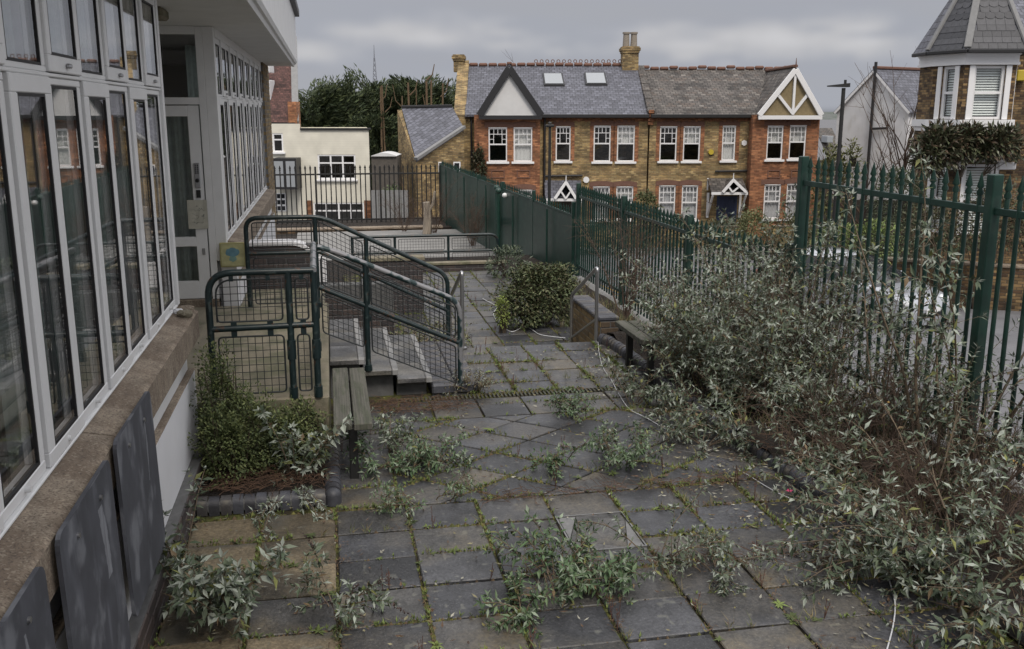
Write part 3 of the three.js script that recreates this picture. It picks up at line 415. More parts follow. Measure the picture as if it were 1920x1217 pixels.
/* ---------- landing, stair, railings, benches ---------- */
const GL = 0.47;
const landing = struct('entrance_landing', [-1, 0, -8.5]);
{
  let g = rel(landing); g.bx(-2.4, -0.06, -0.06, GL, -6.86, -10.45, 0.01); g.build('landing_slab', M.concrete, landing);
  g = rel(landing); g.bx(-0.985, -0.1, -0.6, GL, -10.45, -11.4, 0.01); g.build('landing_end', M.concrete, landing);
  const tr = [[-0.055, 0.235, 0.365], [0.235, 0.53, 0.255], [0.53, 0.83, 0.17]];
  M.nosing = std({ map: grain(221, 0.44, 0.6, 0.4), roughness: 0.8 });
  for (const [x0, x1, y] of tr) {
    g = rel(landing); g.bx(x0, x1 - 0.03, -0.05, y - 0.05, -8.42, -10.05); g.build('riser', M.mortarDark, landing);
    const zs = [-8.3, -8.85, -9.42, -10.05]; for (let k = 0; k < 3; k++) { g = rel(landing); g.uo = [k * 0.7, x0]; g.bx(x0, x1 - 0.045, y - 0.048, y, zs[k] - 0.004, zs[k + 1] + 0.004, 0.006); g.build('tread', M.tread, landing); }
    g = rel(landing); g.bx(x1 - 0.043, x1 + 0.012, y - 0.05, y + 0.002, -8.3, -10.05, 0.006); g.build('nosing', M.nosing, landing);
  }
  g = rel(landing); g.bx(0.845, 1.25, -0.05, 0.075, -8.33, -10.05); g.build('bottom_step', M.mortar, landing);
  const bg = bgeo(0.21, 0.09, 0.066, 0.014); for (let k = 0; k < 23; k++) for (const x of [0.945, 1.163]) { const o = mesh('brick', bg, M.blueBrick[(k * 7 + (x > 1 ? 1 : 0)) % 3], landing); o.position.set(x + 1, 0.05, -8.335 - 0.074 * k + 8.5); }
}
function railing(name, label, group) { return { t: thing(name, label, 'railing', [0, 0, 0], 0, group) }; }
function place(t, p) { t.position.copy(p); }
/* mesh panel: bent bar frame with a grid of wire; corners given in order, in the thing's own frame */
function meshPanel(t, P, cell, roundTL = false) {
  const g = new GB(); const loop = [P[0], P[1], P[2], P[3], P[0]]; const mid = P[0].clone().lerp(P[1], 0.5); const pts = fillet([mid, P[1], P[2], P[3], P[0], mid], 0.03, 3);
  let q = pts; if (roundTL) { q = [...fillet([mid, P[1], P[2]], 0.03, 3), ...fillet([P[2], P[3], P[0]], roundTL, 7).slice(1), ...fillet([P[3].clone().lerp(P[0], 0.6), P[0], mid], 0.03, 3)]; }
  g.sweep(q, 0.0065, 6, false); const f = g.build('mesh_panel', M.wire, t);
  const w = new GB(); const U = P[1].clone().sub(P[0]), Vv = P[3].clone().sub(P[0]); const nu = Math.max(2, Math.round(U.length() / cell)), nv = Math.max(2, Math.round(Vv.length() / cell));
  const inTL = (a, b) => { if (!roundTL) return true; const x = a * U.length(), y = (1 - b) * Vv.length(); if (x < roundTL && y < roundTL) return (roundTL - x) ** 2 + (roundTL - y) ** 2 < (roundTL * 0.98) ** 2; return true; };
  const at = (a, b) => P[0].clone().addScaledVector(U, a).addScaledVector(P[2].clone().sub(P[1]).lerp(Vv, 1 - a), b);
  for (let i = 1; i < nu; i++) { const a = i / nu; let top = 1; while (top > 0.2 && !inTL(a, top)) top -= 0.02; w.cyl(at(a, 0), at(a, top), 0.0026, 0.0026, 4); }
  for (let j = 1; j < nv; j++) { const b = j / nv; let s = 0; while (s < 0.8 && !inTL(s, b)) s += 0.02; w.cyl(at(s, b), at(1, b), 0.0026, 0.0026, 4); }
  w.build('wire_grid', M.wire, f);
}
const RR = 0.024;
{ // landing guard: front run and return to the stair
  const zA = -6.87, t = thing('guard_railing', 'dark green tubular guard railing with mesh panels around the landing corner', 'railing', [-0.5, GL, zA]); const L = (x, y, z) => V(x + 0.5, y - GL, z - zA);
  let g = new GB(); g.sweep(fillet([L(-0.86, 0.5, zA), L(-0.86, 1.4, zA), L(-0.135, 1.4, zA)], 0.17, 8), RR, 12); g.build('end_hoop', M.greenDark, t);
  g = new GB(); g.sweep(fillet([L(-0.135, 1.4, zA), L(-0.152, 1.4, -8.28)], 0.02), RR * 1.02, 12); g.build('top_rail', M.worn, t);
  for (const [x, z] of [[-0.31, zA], [-0.135, zA], [-0.15, -8.26]]) { g = new GB(); g.cyl(L(x, GL - 0.0, z), L(x, 1.39, z), RR, RR, 12); const p = g.build('post', M.greenDark, t); for (const [ya, yb] of [[0.76, 0.9], [GL, GL + 0.08]]) { const s = new GB(); s.cyl(L(x, ya, z), L(x, yb, z), RR * 1.32, RR * 1.32, 12); s.build('collar', M.greenDark, p); } }
  g = new GB(); g.cyl(L(-0.86, 1.0, zA), L(-0.135, 1.01, zA), RR * 0.95, RR * 0.95, 12); g.cyl(L(-0.135, 1.01, zA), L(-0.15, 1.01, -8.26), RR * 0.95, RR * 0.95, 12); g.build('middle_rail', M.greenDark, t);
  meshPanel(t, [L(-0.81, 1.05, zA), L(-0.36, 1.05, zA), L(-0.36, 1.35, zA), L(-0.81, 1.35, zA)], 0.05, 0.12);
  meshPanel(t, [L(-0.81, 0.52, zA), L(-0.36, 0.52, zA), L(-0.36, 0.94, zA), L(-0.81, 0.94, zA)], 0.05);
  meshPanel(t, [L(-0.265, 1.05, zA), L(-0.18, 1.05, zA), L(-0.18, 1.35, zA), L(-0.265, 1.35, zA)], 0.05);
  meshPanel(t, [L(-0.265, 0.52, zA), L(-0.18, 0.52, zA), L(-0.18, 0.94, zA), L(-0.265, 0.94, zA)], 0.05);
  for (const [y0, y1] of [[1.05, 1.35], [0.52, 0.95]]) meshPanel(t, [L(-0.138, y0, zA - 0.07), L(-0.15, y0, -8.2), L(-0.15, y1, -8.2), L(-0.138, y1, zA - 0.07)], 0.05);
  for (const x of [-0.7, -0.45, -0.22]) for (const [w, ya, yb] of [[0.02, 0.94, 1.05], [0.015, 1.34, 1.39]]) { g = new GB(); g.bx(x - w + 0.5, x + w + 0.5, ya - GL, yb - GL, -0.008, 0.008); g.build('clip', M.greenDark, t); }
}
function stairRail(t, L, z, o) { // level start -> sloping run -> hooped end post
  let g = new GB(); g.sweep(fillet(o.top.map(([x, y]) => L(x, y, z)), 0.13, 7), RR, 12); g.build('handrail', o.mat || M.greenDark, t);
  g = new GB(); g.cyl(L(...o.mid[0], z), L(...o.mid[1], z), RR * 0.9, RR * 0.9, 10); if (o.mid2) g.cyl(L(...o.mid2[0], z), L(...o.mid2[1], z), RR * 0.9, RR * 0.9, 10); g.build('middle_rail', M.greenDark, t);
  for (const [x, y0, y1] of o.posts) { g = new GB(); g.cyl(L(x, y0, z), L(x, y1, z), RR, RR, 12); const p = g.build('post', M.greenDark, t); const s = new GB(); s.cyl(L(x, y0, z), L(x, y0 + 0.05, z), RR * 1.5, RR * 1.35, 12); s.build('foot_flange', M.greenDark, p); }
  for (const P of o.panels) meshPanel(t, P.map(([x, y]) => L(x, y, z)), 0.05);
}
{
  const zB = -8.32, t = thing('stair_railing', 'worn dark green sloping handrail with mesh on the bench side of the steps', 'railing', [0.4, 0.2, zB]); const L = (x, y, z) => V(x - 0.4, y - 0.2, z - zB);
  stairRail(t, L, zB, { mat: M.worn, top: [[-0.12, 1.37], [0.03, 1.325], [1.1, 0.85], [1.1, 0.07]], mid: [[-0.12, 1.02], [1.1, 0.47]], posts: [[0.28, 0.26, 1.2]], panels: [[[-0.09, 1.04], [0.24, 0.9], [0.24, 1.17], [-0.09, 1.3]], [[0.32, 0.865], [1.06, 0.535], [1.06, 0.8], [0.32, 1.12]], [[-0.1, 0.62], [0.25, 0.47], [0.25, 0.82], [-0.1, 0.97]], [[0.32, 0.43], [1.06, 0.1], [1.06, 0.44], [0.32, 0.78]]] });
  const zC = -10.2, c = thing('stair_railing', 'dark green sloping handrail with mesh on the far side of the steps', 'railing', [0.2, 0.2, zC]); const Lc = (x, y, z) => V(x - 0.2, y - 0.2, z - zC);
  stairRail(c, Lc, zC, { top: [[-0.86, 0.5], [-0.86, 1.43], [-0.1, 1.43], [1.22, 0.78], [1.22, 0.04]], mid: [[-0.86, 1.06], [-0.12, 1.06]], mid2: [[-0.12, 1.06], [1.22, 0.38]], posts: [[-0.16, 0.47, 1.42], [0.36, 0.3, 1.2]], panels: [[[-0.8, 1.1], [-0.2, 1.1], [-0.2, 1.38], [-0.8, 1.38]], [[-0.8, 0.53], [-0.2, 0.53], [-0.2, 1.01], [-0.8, 1.01]], [[-0.12, 1.1], [0.32, 0.88], [0.32, 1.15], [-0.12, 1.38]], [[0.4, 0.84], [1.17, 0.45], [1.17, 0.74], [0.4, 1.12]], [[-0.12, 0.6], [0.32, 0.4], [0.32, 0.78], [-0.12, 1.0]], [[0.4, 0.36], [1.17, 0.08], [1.17, 0.35], [0.4, 0.74]]] });
}
{ // far mesh railing across the lower court
  const z = -20, y0 = -0.85, t = thing('ramp_railing', 'long level dark mesh railing across the back of the lower court', 'railing', [2.2, y0, z]); const L = (x, y) => V(x - 2.2, y - y0, 0);
  let g = new GB(); g.sweep(fillet([L(0.4, -0.04), L(3.48, -0.04), L(3.48, -0.85)], 0.2, 7), 0.03, 10); g.build('top_rail', M.greenDark, t); g = new GB(); g.cyl(L(0.4, -0.38), L(3.48, -0.38), 0.026, 0.026, 10); g.build('middle_rail', M.greenDark, t);
  for (const x of [0.42, 1.3, 2.42]) { g = new GB(); g.cyl(L(x, -0.95), L(x, -0.05), 0.028, 0.028, 10); g.build('post', M.greenDark, t); }
  for (const [a, b] of [[0.5, 1.22], [1.38, 2.34], [2.5, 3.3]]) { meshPanel(t, [L(a, -0.34), L(b, -0.34), L(b, -0.1), L(a, -0.1)], 0.06); meshPanel(t, [L(a, -0.78), L(b, -0.78), L(b, -0.42), L(a, -0.42)], 0.06); }
}
function steelRail(x, label) {
  const t = thing('steel_handrail', label, 'handrail', [x, 0, -10], 0, 'steel handrails at the steps down to the lower court'); let g = new GB();
  g.sweep(fillet([V(0, 0, 0), V(0, 0.84, 0), V(0, 0.33, -1.1), V(0, -0.5, -1.1)], 0.05, 5), 0.021, 10); g.build('hoop', M.steel, t); g = new GB(); g.cyl(V(0, 0.26, -0.01), V(0, -0.2, -1.09), 0.014, 0.014, 8); g.build('lower_bar', M.steel, t); g = new GB(); g.cyl(V(0, 0, 0), V(0, 0.012, 0), 0.05, 0.045, 14); g.build('base_plate', M.steel, t);
}
steelRail(1.35, 'stainless steel handrail at the step, beside the green stair railing'); steelRail(2.84, 'stainless steel handrail at the step, beside the brick planter wall');
function bench(label, x0, x1, z0, z1, y, two) {
  const t = thing('bench', label, 'bench', [(x0 + x1) / 2, 0, (z0 + z1) / 2]); const w = (x1 - x0), L = Math.abs(z1 - z0);
  for (const s of [-1, 1]) { const g = new GB(); g.uo = [s * 0.07, s]; g.box(s * w / 4, y - 0.025, (s * 0.01), w / 2 - 0.012, 0.05, L, 0.006); g.build('plank', M.wood[s > 0 ? 0 : 1], t); }
  for (const s of [-1, 1]) { const g = new GB(); g.box(0, (y - 0.05) / 2 - 0.02, s * L * 0.38, 0.06, y - 0.07, 0.06, 0.004); g.box(0, y - 0.066, s * L * 0.38, w * 0.85, 0.03, 0.05, 0.003); g.build('leg', M.black, t); }
  return t;
}
bench('weathered two plank timber bench against the landing wall', -0.04, 0.23, -6.25, -7.72, 0.45);
bench('weathered two plank timber bench at the planter by the shrubs', 2.76, 3.02, -8.2, -9.05, 0.45);

/* ---------- planters, edging and garden walls ---------- */
const bullGeo = (() => { const g = new GB(), r = 0.055, P = [[-r, 0], [r, 0]]; for (let k = 0; k <= 8; k++) { const a = k / 8 * Math.PI; P.push([Math.cos(a) * r, 0.055 + Math.sin(a) * r]); } const d = 0.064, c = V(0, 0.05, 0); for (let i = 0; i < P.length; i++) { const a = P[i], b = P[(i + 1) % P.length]; g.out(c, V(a[0], a[1], -d / 2), V(b[0], b[1], -d / 2), V(b[0], b[1], d / 2), V(a[0], a[1], d / 2)); } g.out(c, ...P.map((p) => V(p[0], p[1], -d / 2))); g.out(c, ...P.map((p) => V(p[0], p[1], d / 2))); return toCreasedNormals(g.geo(), 0.6); })();
const bullGeoSquare = (() => { // bullnose brick, nose along +x side, length along z
  const g = new GB(), w = 0.105, hgt = 0.11, d = 0.066, P = [[-w / 2, 0], [w / 2, 0], [w / 2, hgt * 0.45]]; for (let k = 1; k <= 5; k++) { const a = k / 5 * Math.PI / 2; P.push([w / 2 - hgt * 0.55 + Math.cos(a) * hgt * 0.55, hgt * 0.45 + Math.sin(a) * hgt * 0.55]); } P.push([-w / 2, hgt]);
  const c = V(0, hgt / 2, 0); for (let i = 0; i < P.length; i++) { const a = P[i], b = P[(i + 1) % P.length]; g.out(c, V(a[0], a[1], -d / 2), V(b[0], b[1], -d / 2), V(b[0], b[1], d / 2), V(a[0], a[1], d / 2)); } g.out(c, ...P.map((p) => V(p[0], p[1], -d / 2))); g.out(c, ...P.map((p) => V(p[0], p[1], d / 2))); return g.geo();
})();
function edging(t, pts, yaw0, seed, y = 0) { // bullnose bricks along a polyline, nose to the right of travel... yaw0 flips
  const r = rng(seed); for (let i = 0; i < pts.length - 1; i++) { const a = pts[i], b = pts[i + 1], L = a.distanceTo(b), n = Math.max(1, Math.round(L / 0.076)), dir = b.clone().sub(a).normalize(); for (let k = 0; k < n; k++) { const p = a.clone().lerp(b, (k + 0.5) / n); const o = mesh('edging_brick', bullGeo, M.blueBrick[Math.floor(r() * 3)], t); o.position.set(p.x - t.position.x, y + (r() - 0.5) * 0.006 - 0.012, p.z - t.position.z); o.rotation.y = Math.atan2(dir.x, dir.z) + yaw0 + (r() - 0.5) * 0.04; } }
  const m = rel(t); for (let i = 0; i < pts.length - 1; i++) m.beam(pts[i].clone().setY(y + 0.032), pts[i + 1].clone().setY(y + 0.032), 0.085, 0.085, 0.02); m.build('mortar', M.mortar, t);
}
{
  const t = thing('planter', 'low corner planter of dark bullnose bricks beside the landing', 'planter', [-0.5, 0, -6.4]);
  edging(t, [V(-0.91, 0, -6.005), V(-0.1, 0, -6.005)], -Math.PI, 5); edging(t, [V(-0.055, 0, -6.05), V(-0.055, 0, -6.84)], Math.PI, 6);
  { const c = new GB(); c.cyl(V(0.445, -0.01, 0.395), V(0.445, 0.05, 0.395), 0.055, 0.055, 14); c.ball(V(0.445, 0.05, 0.395), 0.055, 0.05, 0.055, 2); c.build('corner_brick', M.blueBrick[0], t); }
  const s = rel(t); for (let i = 0; i < 9; i++) for (let j = 0; j < 9; j++) { const f = (a, b) => V(lerp(-0.91, -0.08, a / 9), 0.03 + 0.04 * h2(a, b, 4), lerp(-6.03, -6.86, b / 9)); s.quad(f(i, j), f(i + 1, j), f(i + 1, j + 1), f(i, j + 1)); } s.build('soil', M.soil, t);
}
{
  const t = thing('planting_bed', 'long planting bed edged in mossy bullnose bricks below the green railings', 'planter', [3.6, 0, -6]);
  edging(t, [V(2.96, 0, -9.85), V(2.99, 0, -9.3), V(3.0, 0, -8), V(3.0, 0, -7), V(3.08, 0, -6.1), V(3.11, 0, -5.4), V(3.2, 0, -4.4), V(3.25, 0, -3.6), V(3.27, 0, -2.6)], Math.PI, 8);
  edging(t, [V(2.9, 0, -10.0), V(2.96, 0, -9.85)], Math.PI, 9);
  const s = rel(t), N = 40; for (let i = 0; i < N; i++) for (let j = 0; j < 6; j++) { const f = (a, b) => { const z = lerp(-2.4, -10.2, a / N), x = lerp(z < -7 ? 2.98 : 2.98 + (z + 7) * 0.06, 4.36, b / 6); return V(x, 0.045 + 0.05 * h2(a, b, 9) + 0.05 * Math.sin(a * 0.7), z); }; s.quad(f(i, j), f(i, j + 1), f(i + 1, j + 1), f(i + 1, j)); } s.build('soil', M.soil, t);
}
{ // brick planter wall beside the steps down
  const t = thing('planter_wall', 'brown brick planter wall with blue brick coping beside the steel handrail', 'wall', [2.95, LY, -12]);
  courses(t, V(-0.05, 0, 0.58), -Math.PI / 2, 1.37, 0.72, 0.2, M.buffBrick, 41, { mortar: M.mortar }); courses(t, V(-0.04, 0, 1.96), 0, 0.2, 0.72, 0.18, M.brownBrick, 42);
  const bg = bgeo(0.24, 0.05, 0.1, 0.012); for (let k = 0; k < 12; k++) { const o = mesh('coping_brick', bg, M.blueBrick[k % 3], t); o.position.set(0.05, 0.748, 1.9 - k * 0.11); }
  const g = rel(t); for (let k = 0; k < 14; k++) for (let m = 0; m < 5; m++) { const f = (a, b) => { const z = lerp(-10.05, -16.2, a / 14), s = sstep(-11.2, -12.4, z); return V(lerp(lerp(3.08, 3.3, s), 4.36, b / 5), lerp(lerp(0.12, -0.47, s), -0.47, b / 5) + 0.05 * (h2(a, b, 12) - 0.5), z); }; g.quad(f(k, m), f(k, m + 1), f(k + 1, m + 1), f(k + 1, m)); } g.build('soil', M.soil, t);
}
{ // dark brick ramp walls with pale coping behind the stair
  const W1 = thing('ramp_wall', 'tall dark brick ramp wall with curved pale coping behind the landing', 'wall', [-0.5, -0.6, -11.6]);
  courses(W1, V(-0.48, 0, 0), 0, 0.75, 1.55, 0.22, M.darkBrick, 51); courses(W1, V(0.27, 0, 0), 0, 0.95, 1.05, 0.22, M.darkBrick, 52, { top: (x) => 1.05 - 0.45 * x });
  let g = new GB(); const cp = fillet([V(-0.5, 1.575, -0.11), V(0.12, 1.575, -0.11), V(0.3, 1.45, -0.11), V(0.3, 1.08, -0.11)], 0.12, 5); for (let i = 0; i < cp.length - 1; i++) g.beam(cp[i], cp[i + 1], 0.26, 0.05, 0.006); g.build('coping', M.render, W1);
  const W2 = thing('ramp_wall', 'short dark brick ramp wall with flat pale coping in the lower court', 'wall', [0.9, -0.6, -14.4]);
  courses(W2, V(-0.4, 0, 0), 0, 0.85, 0.9, 0.22, M.darkBrick, 53); g = new GB(); g.bx(-0.43, 0.48, 0.9, 0.955, -0.25, 0.02, 0.006); g.build('coping', M.concrete, W2);
  const W3 = thing('ramp_wall', 'low dark brick wall with long white coping under the mesh railing', 'wall', [2.3, -0.6, -18.3]);
  courses(W3, V(-1.3, 0, 0), 0, 2.35, 0.2, 0.14, M.darkBrick, 54); g = new GB(); g.bx(-1.32, 1.07, 0.2, 0.25, -0.16, 0.02, 0.006); g.build('coping', M.concrete, W3);
  const W4 = thing('boundary_wall', 'low brown brick boundary wall below the black spear railings', 'wall', [1, -1.6, -28.7]);
  M.brownFar = mz(masonry([[0.36, 0.3, 0.22], [0.3, 0.24, 0.18], [0.41, 0.33, 0.25]], [0.3, 0.28, 0.25], 0.225, 0.075, 12, 24, 0.012, 231));
  g = new GB(); g.bx(-3.6, 2.3, 0, 0.68, -0.35, 0); g.build('brickwork', M.brownFar, W4); g = new GB(); g.bx(-3.6, 2.32, 0.68, 0.74, -0.38, 0.03, 0.008); g.build('coping', M.stone, W4);
}

/* ---------- fences ---------- */
const spear = (h, r, tip) => { const g = new GB(); g.sweep([V(0, 0, 0), V(0, h - tip, 0)], r, 6); g.sweep([V(0, h - tip, 0), V(0, h - tip + 0.018, 0), V(0, h - tip + 0.03, 0), V(0, h - tip + 0.045, 0), V(0, h - tip * 0.35, 0), V(0, h, 0)], (t) => [r * 0.8, r * 1.35, r * 1.35, r * 0.9, r * 0.95, 0.001][Math.round(t * 5)], 4); return g.geo(); };
const spearHead = (h, r) => { const g = new GB(), y0 = h - 0.17; g.sweep([V(0, 0, 0), V(0, y0, 0)], r, 7); const prof = [[0, r * 0.75], [0.012, r * 1.5], [0.03, r * 1.5], [0.05, r * 0.85], [0.068, r * 1.9], [0.11, r * 1.15], [0.17, 0.0012]]; for (let i = 0; i < prof.length - 1; i++) g.cyl(V(0, y0 + prof[i][0], 0), V(0, y0 + prof[i + 1][0], 0), prof[i][1], prof[i + 1][1], i < 3 ? 7 : 4); return g.geo(); };
function fence(label, posts, o) { // posts: [x,z] list; rails and bars between each pair
  const p0 = posts[0], t = thing('railing_fence', label, 'fence', [p0[0], o.base, p0[1]]); const sh = o.sheet, bar = spearHead(o.tipY - o.base, o.r || 0.0125);
  const P = (x, y, z) => V(x - p0[0], y - o.base, z - p0[1]);
  const pg = new GB(); const pw = o.pw || 0.1; pg.box(0, (o.postY - o.base) / 2, 0, pw, o.postY - o.base, pw, 0.006); const pgeo = pg.geo();
  posts.forEach(([x, z], i) => { if (o.skip && o.skip.includes(i)) return; const m = mesh('post', pgeo, o.mat, t); m.position.copy(P(x, o.base, z)); });
  for (let i = 0; i < posts.length - 1; i++) {
    const [x0, z0] = posts[i], [x1, z1] = posts[i + 1], L = Math.hypot(x1 - x0, z1 - z0), ux = (x1 - x0) / L, uz = (z1 - z0) / L, ry = Math.atan2(ux, uz), k = pw / 2 + 0.004;
    const y0 = o.slope ? o.slope[0] + (o.slope[1] - o.slope[0]) * i / (posts.length - 1) : 0, y1 = o.slope ? o.slope[0] + (o.slope[1] - o.slope[0]) * (i + 1) / (posts.length - 1) : 0;
    for (const ry_ of o.rails) { const g = new GB(); g.beam(P(x0 + ux * k, ry_ + y0, z0 + uz * k), P(x1 - ux * k, ry_ + y1, z1 - uz * k), 0.035, o.railH || 0.05, 0.004); g.cyl(P(x0 + ux * (k + 0.02) - uz * 0.02, ry_ + y0, z0 + uz * (k + 0.02) + ux * 0.02), P(x0 + ux * (k + 0.02) - uz * 0.03, ry_ + y0, z0 + uz * (k + 0.02) + ux * 0.03), 0.012, 0.01, 6); g.build('rail', o.mat, t); }
    const n = o.n; for (let b = 1; b <= n; b++) { const s = b / (n + 1); const m = mesh('bar', bar, o.barMat || o.mat, t); m.position.copy(P(lerp(x0, x1, s), o.base + o.lift + lerp(y0, y1, s), lerp(z0, z1, s))); m.rotation.y = ry + Math.PI / 4 * 0 + (h2(b, i, 3) - 0.5) * 0.02; m.rotation.z = (h2(b, i, 7) - 0.5) * 0.008; }
    if (sh) { const g = new GB(); const q = (s, y) => P(lerp(x0, x1, s) - uz * -0.03, y, lerp(z0, z1, s) + ux * -0.03); g.quad(q(0.01, o.base + 0.1), q(0.99, o.base + 0.1), q(0.99, o.rails[0] - 0.02 + y1), q(0.01, o.rails[0] - 0.02 + y0)); const m = g.build('sheet_panel', o.mat, t); const c = new GB(); c.cyl(P(lerp(x0, x1, 0.5) - uz * -0.05 - 0.06, o.base, lerp(z0, z1, 0.5)), P(lerp(x0, x1, 0.5) - 0.06 + uz * 0.05, o.rails[0] + y0, lerp(z0, z1, 0.5)), 0.02, 0.02, 6); c.build('stiffener', o.mat, m); }
  }
  return t;
}
const XF = 4.5;
fence('tall dark green spear topped railing fence rising behind the grey shrubs', [[XF, -0.4], [XF, -3.16], [XF, -5.92], [XF, -8.67]], { base: 0.03, rails: [1.83, 0.24], tipY: 2.05, postY: 2.08, lift: 0.04, n: 19, mat: M.green, r: 0.0165, pw: 0.08 });
fence('dark green spear topped railing fence standing a step lower behind the bench', [[XF, -8.8], [XF, -11.6], [XF, -14.4], [XF, -17.2]], { base: -0.5, rails: [0.98, -0.3], tipY: 1.17, postY: 1.22, lift: 0.04, n: 19, mat: M.green, r: 0.0165, pw: 0.08 });
const sp = []; for (let k = 0; k <= 5; k++) sp.push([lerp(4.46, 3.55, k / 5), lerp(-17.4, -30.9, k / 5)]);
fence('dark green railing fence sheeted solid, running to the back of the court', sp, { base: -1.35, rails: [0.6], tipY: 0.78, postY: 0.86, lift: 0, n: 17, mat: M.green, r: 0.012, pw: 0.07, sheet: true, slope: [0, 0.22] });
fence('black spear topped railings on the low back boundary wall', [[-2.4, -30.9], [-0.4, -30.9], [1.6, -30.9], [3.5, -30.9]], { base: -1.0, rails: [0.58, -0.85], tipY: 0.87, postY: 0.82, lift: 0.0, n: 12, mat: M.black, r: 0.019, pw: 0.06 });
{ // floodlight with its white lead on the sheeted fence
  const a = onZ(946, 366, -22.4); const t = thing('flood_light', 'small white floodlight fixed on the sheeted green fence', 'light', [a.x, a.y, a.z]); let g = new GB(); g.ball(V(0, 0, 0.05), 0.07, 0.06, 0.07, 3); g.build('lamp_head', M.frame, t); g = new GB(); g.box(0.06, 0, -0.02, 0.1, 0.08, 0.06, 0.01); g.build('bracket', M.frame, t);
  const c = new GB(), pts = []; for (let k = 0; k <= 12; k++) { const q = onZ(958 + 4 * Math.sin(k * 0.8), 372 + k * 10, -22.35); pts.push(q); } c.sweep(pts, 0.014, 6); tag(c.build('cable', M.cable), 'white lead hanging down the sheeted green fence', 'cable');
  const gp = thing('gate_post', 'pair of slim green round capped posts in the sheeted fence', 'post', [3.98, -1.35, -22.6]);
  for (const [x, z] of [[-0.12, 0.5], [0, -0.4]]) { g = new GB(); g.cyl(V(x, 0, z), V(x, 2.0, z), 0.045, 0.045, 8); g.ball(V(x, 2.05, z), 0.075, 0.075, 0.075); g.build('post', M.green, gp); } g = new GB(); g.beam(V(-0.12, 1.35, 0.5), V(0, 1.3, -0.4), 0.03, 0.05); g.beam(V(-0.12, 1.25, 0.5), V(0, 1.2, -0.4), 0.03, 0.05); g.build('rail', M.green, gp);
}
{ // white lead trailing over the paving
  const P = [[1121, 640], [1124, 665], [1131, 690], [1146, 712], [1160, 738], [1182, 768], [1215, 785], [1240, 800], [1262, 812]].map(([x, y]) => onY(x, y, 0.012)); const c = new GB(); c.sweep(new THREE.CatmullRomCurve3(P).getPoints(60), 0.003, 6); tag(c.build('cable', M.cable), 'thin white cable trailing down from the steel handrail', 'cable');
  const P2 = [[1375, 876], [1400, 889], [1430, 908], [1462, 926], [1490, 938]].map(([x, y]) => onY(x, y, 0.012)); const c2 = new GB(); c2.sweep(new THREE.CatmullRomCurve3(P2).getPoints(30), 0.003, 6); tag(c2.build('cable', M.cable), 'thin white cable running into the shrubs by the pink petal', 'cable');
  const Q = [[1660, 1060], [1668, 1090], [1678, 1130], [1676, 1165], [1664, 1215], [1640, 1290]].map(([x, y]) => onY(x, y, 0.012)); const d = new GB(); d.sweep(new THREE.CatmullRomCurve3(Q).getPoints(30), 0.0042, 6); tag(d.build('cable', M.cable), 'thin white cable end emerging from under the shrubs', 'cable');
  const S = [[905, 560], [930, 575], [925, 590], [937, 607], [960, 622], [985, 612], [1000, 620], [1015, 628], [1060, 634]].map(([x, y]) => onY(x, y, LY + 0.012)); const e = new GB(); e.sweep(new THREE.CatmullRomCurve3(S).getPoints(40), 0.006, 6); tag(e.build('cable', M.cable), 'white cable looping over the lower court below the round bush', 'cable');
  const f = thing('flower', 'tiny pink petal scrap lying by the brick edging', 'petal', [2.93, 0.03, -5.55]); const g = new GB(); for (let k = 0; k < 4; k++) g.leaf(V(0, 0, 0), V(Math.cos(k * 1.6), 0.5, Math.sin(k * 1.6)).normalize(), V(0, 1, 0), 0.03, 0.022); g.build('petals', std({ color: [0.55, 0.06, 0.16], roughness: 0.7, side: 2 }), f);
}

/* ---------- plants ---------- */
const vr = (r, s = 1) => V(r() - 0.5, r() - 0.5, r() - 0.5).multiplyScalar(2 * s);
function shoot(gb, r, pts, o) { // opposite leaf pairs along a shoot
  const N = pts.length; let side = r() * 6;
  for (let i = Math.max(1, Math.floor(N * (o.bare || 0))); i < N; i++) {
    const p = pts[i], d = p.clone().sub(pts[i - 1]).normalize(); let e = d.clone().cross(V(0, 1, 0)); if (e.lengthSq() < 0.01) e.set(1, 0, 0); e.normalize(); side += 1.57; e.applyAxisAngle(d, side);
    const tip = i / N; for (const s of [-1, 1]) { if (r() > (o.fill ?? 0.92)) continue; const dir = e.clone().multiplyScalar(s).addScaledVector(d, 0.1 + 0.5 * tip + r() * 0.35).addScaledVector(V(0, 1, 0), 0.15 - 0.55 * r()).normalize(); const L = o.len * (0.35 + 0.95 * r()) * (1 - 0.3 * tip), pale = r() < (o.pale ?? 0.25) + 0.4 * (tip > 0.8); const k = 0.75 + 0.5 * r(); const c = r() < 0.035 ? [0.13, 0.09, 0.045] : r() < 0.05 ? [0.16, 0.17, 0.05] : pale ? o.cPale : o.c[Math.floor(r() * o.c.length)]; gb.col = [c[0] * k, c[1] * k, c[2] * k]; gb.leaf(p, dir, V(0, 1, 0).add(vr(r, 0.5)).normalize(), L, L * (o.wid || 0.33) * (0.8 + 0.4 * r()), 0.35, 0.1 + 0.25 * r()); }
  }
  { const p = pts[N - 1], d = p.clone().sub(pts[N - 2]).normalize(), n = 4 + Math.floor(r() * 3); let e = d.clone().cross(V(0.3, 1, 0.2)).normalize(); for (let k = 0; k < n; k++) { const q = e.clone().applyAxisAngle(d, k / n * 6.283 + r() * 0.4).addScaledVector(d, 0.5 + 0.5 * r()).normalize(), c = r() < 0.45 ? o.cPale : o.c[k % o.c.length], b = 0.7 + 0.4 * r(); gb.col = [c[0] * b, c[1] * b, c[2] * b]; const L = o.len * (0.35 + 0.4 * r()); gb.leaf(p, q, d, L, L * (o.wid || 0.33), 0.3, 0.1); } }
}
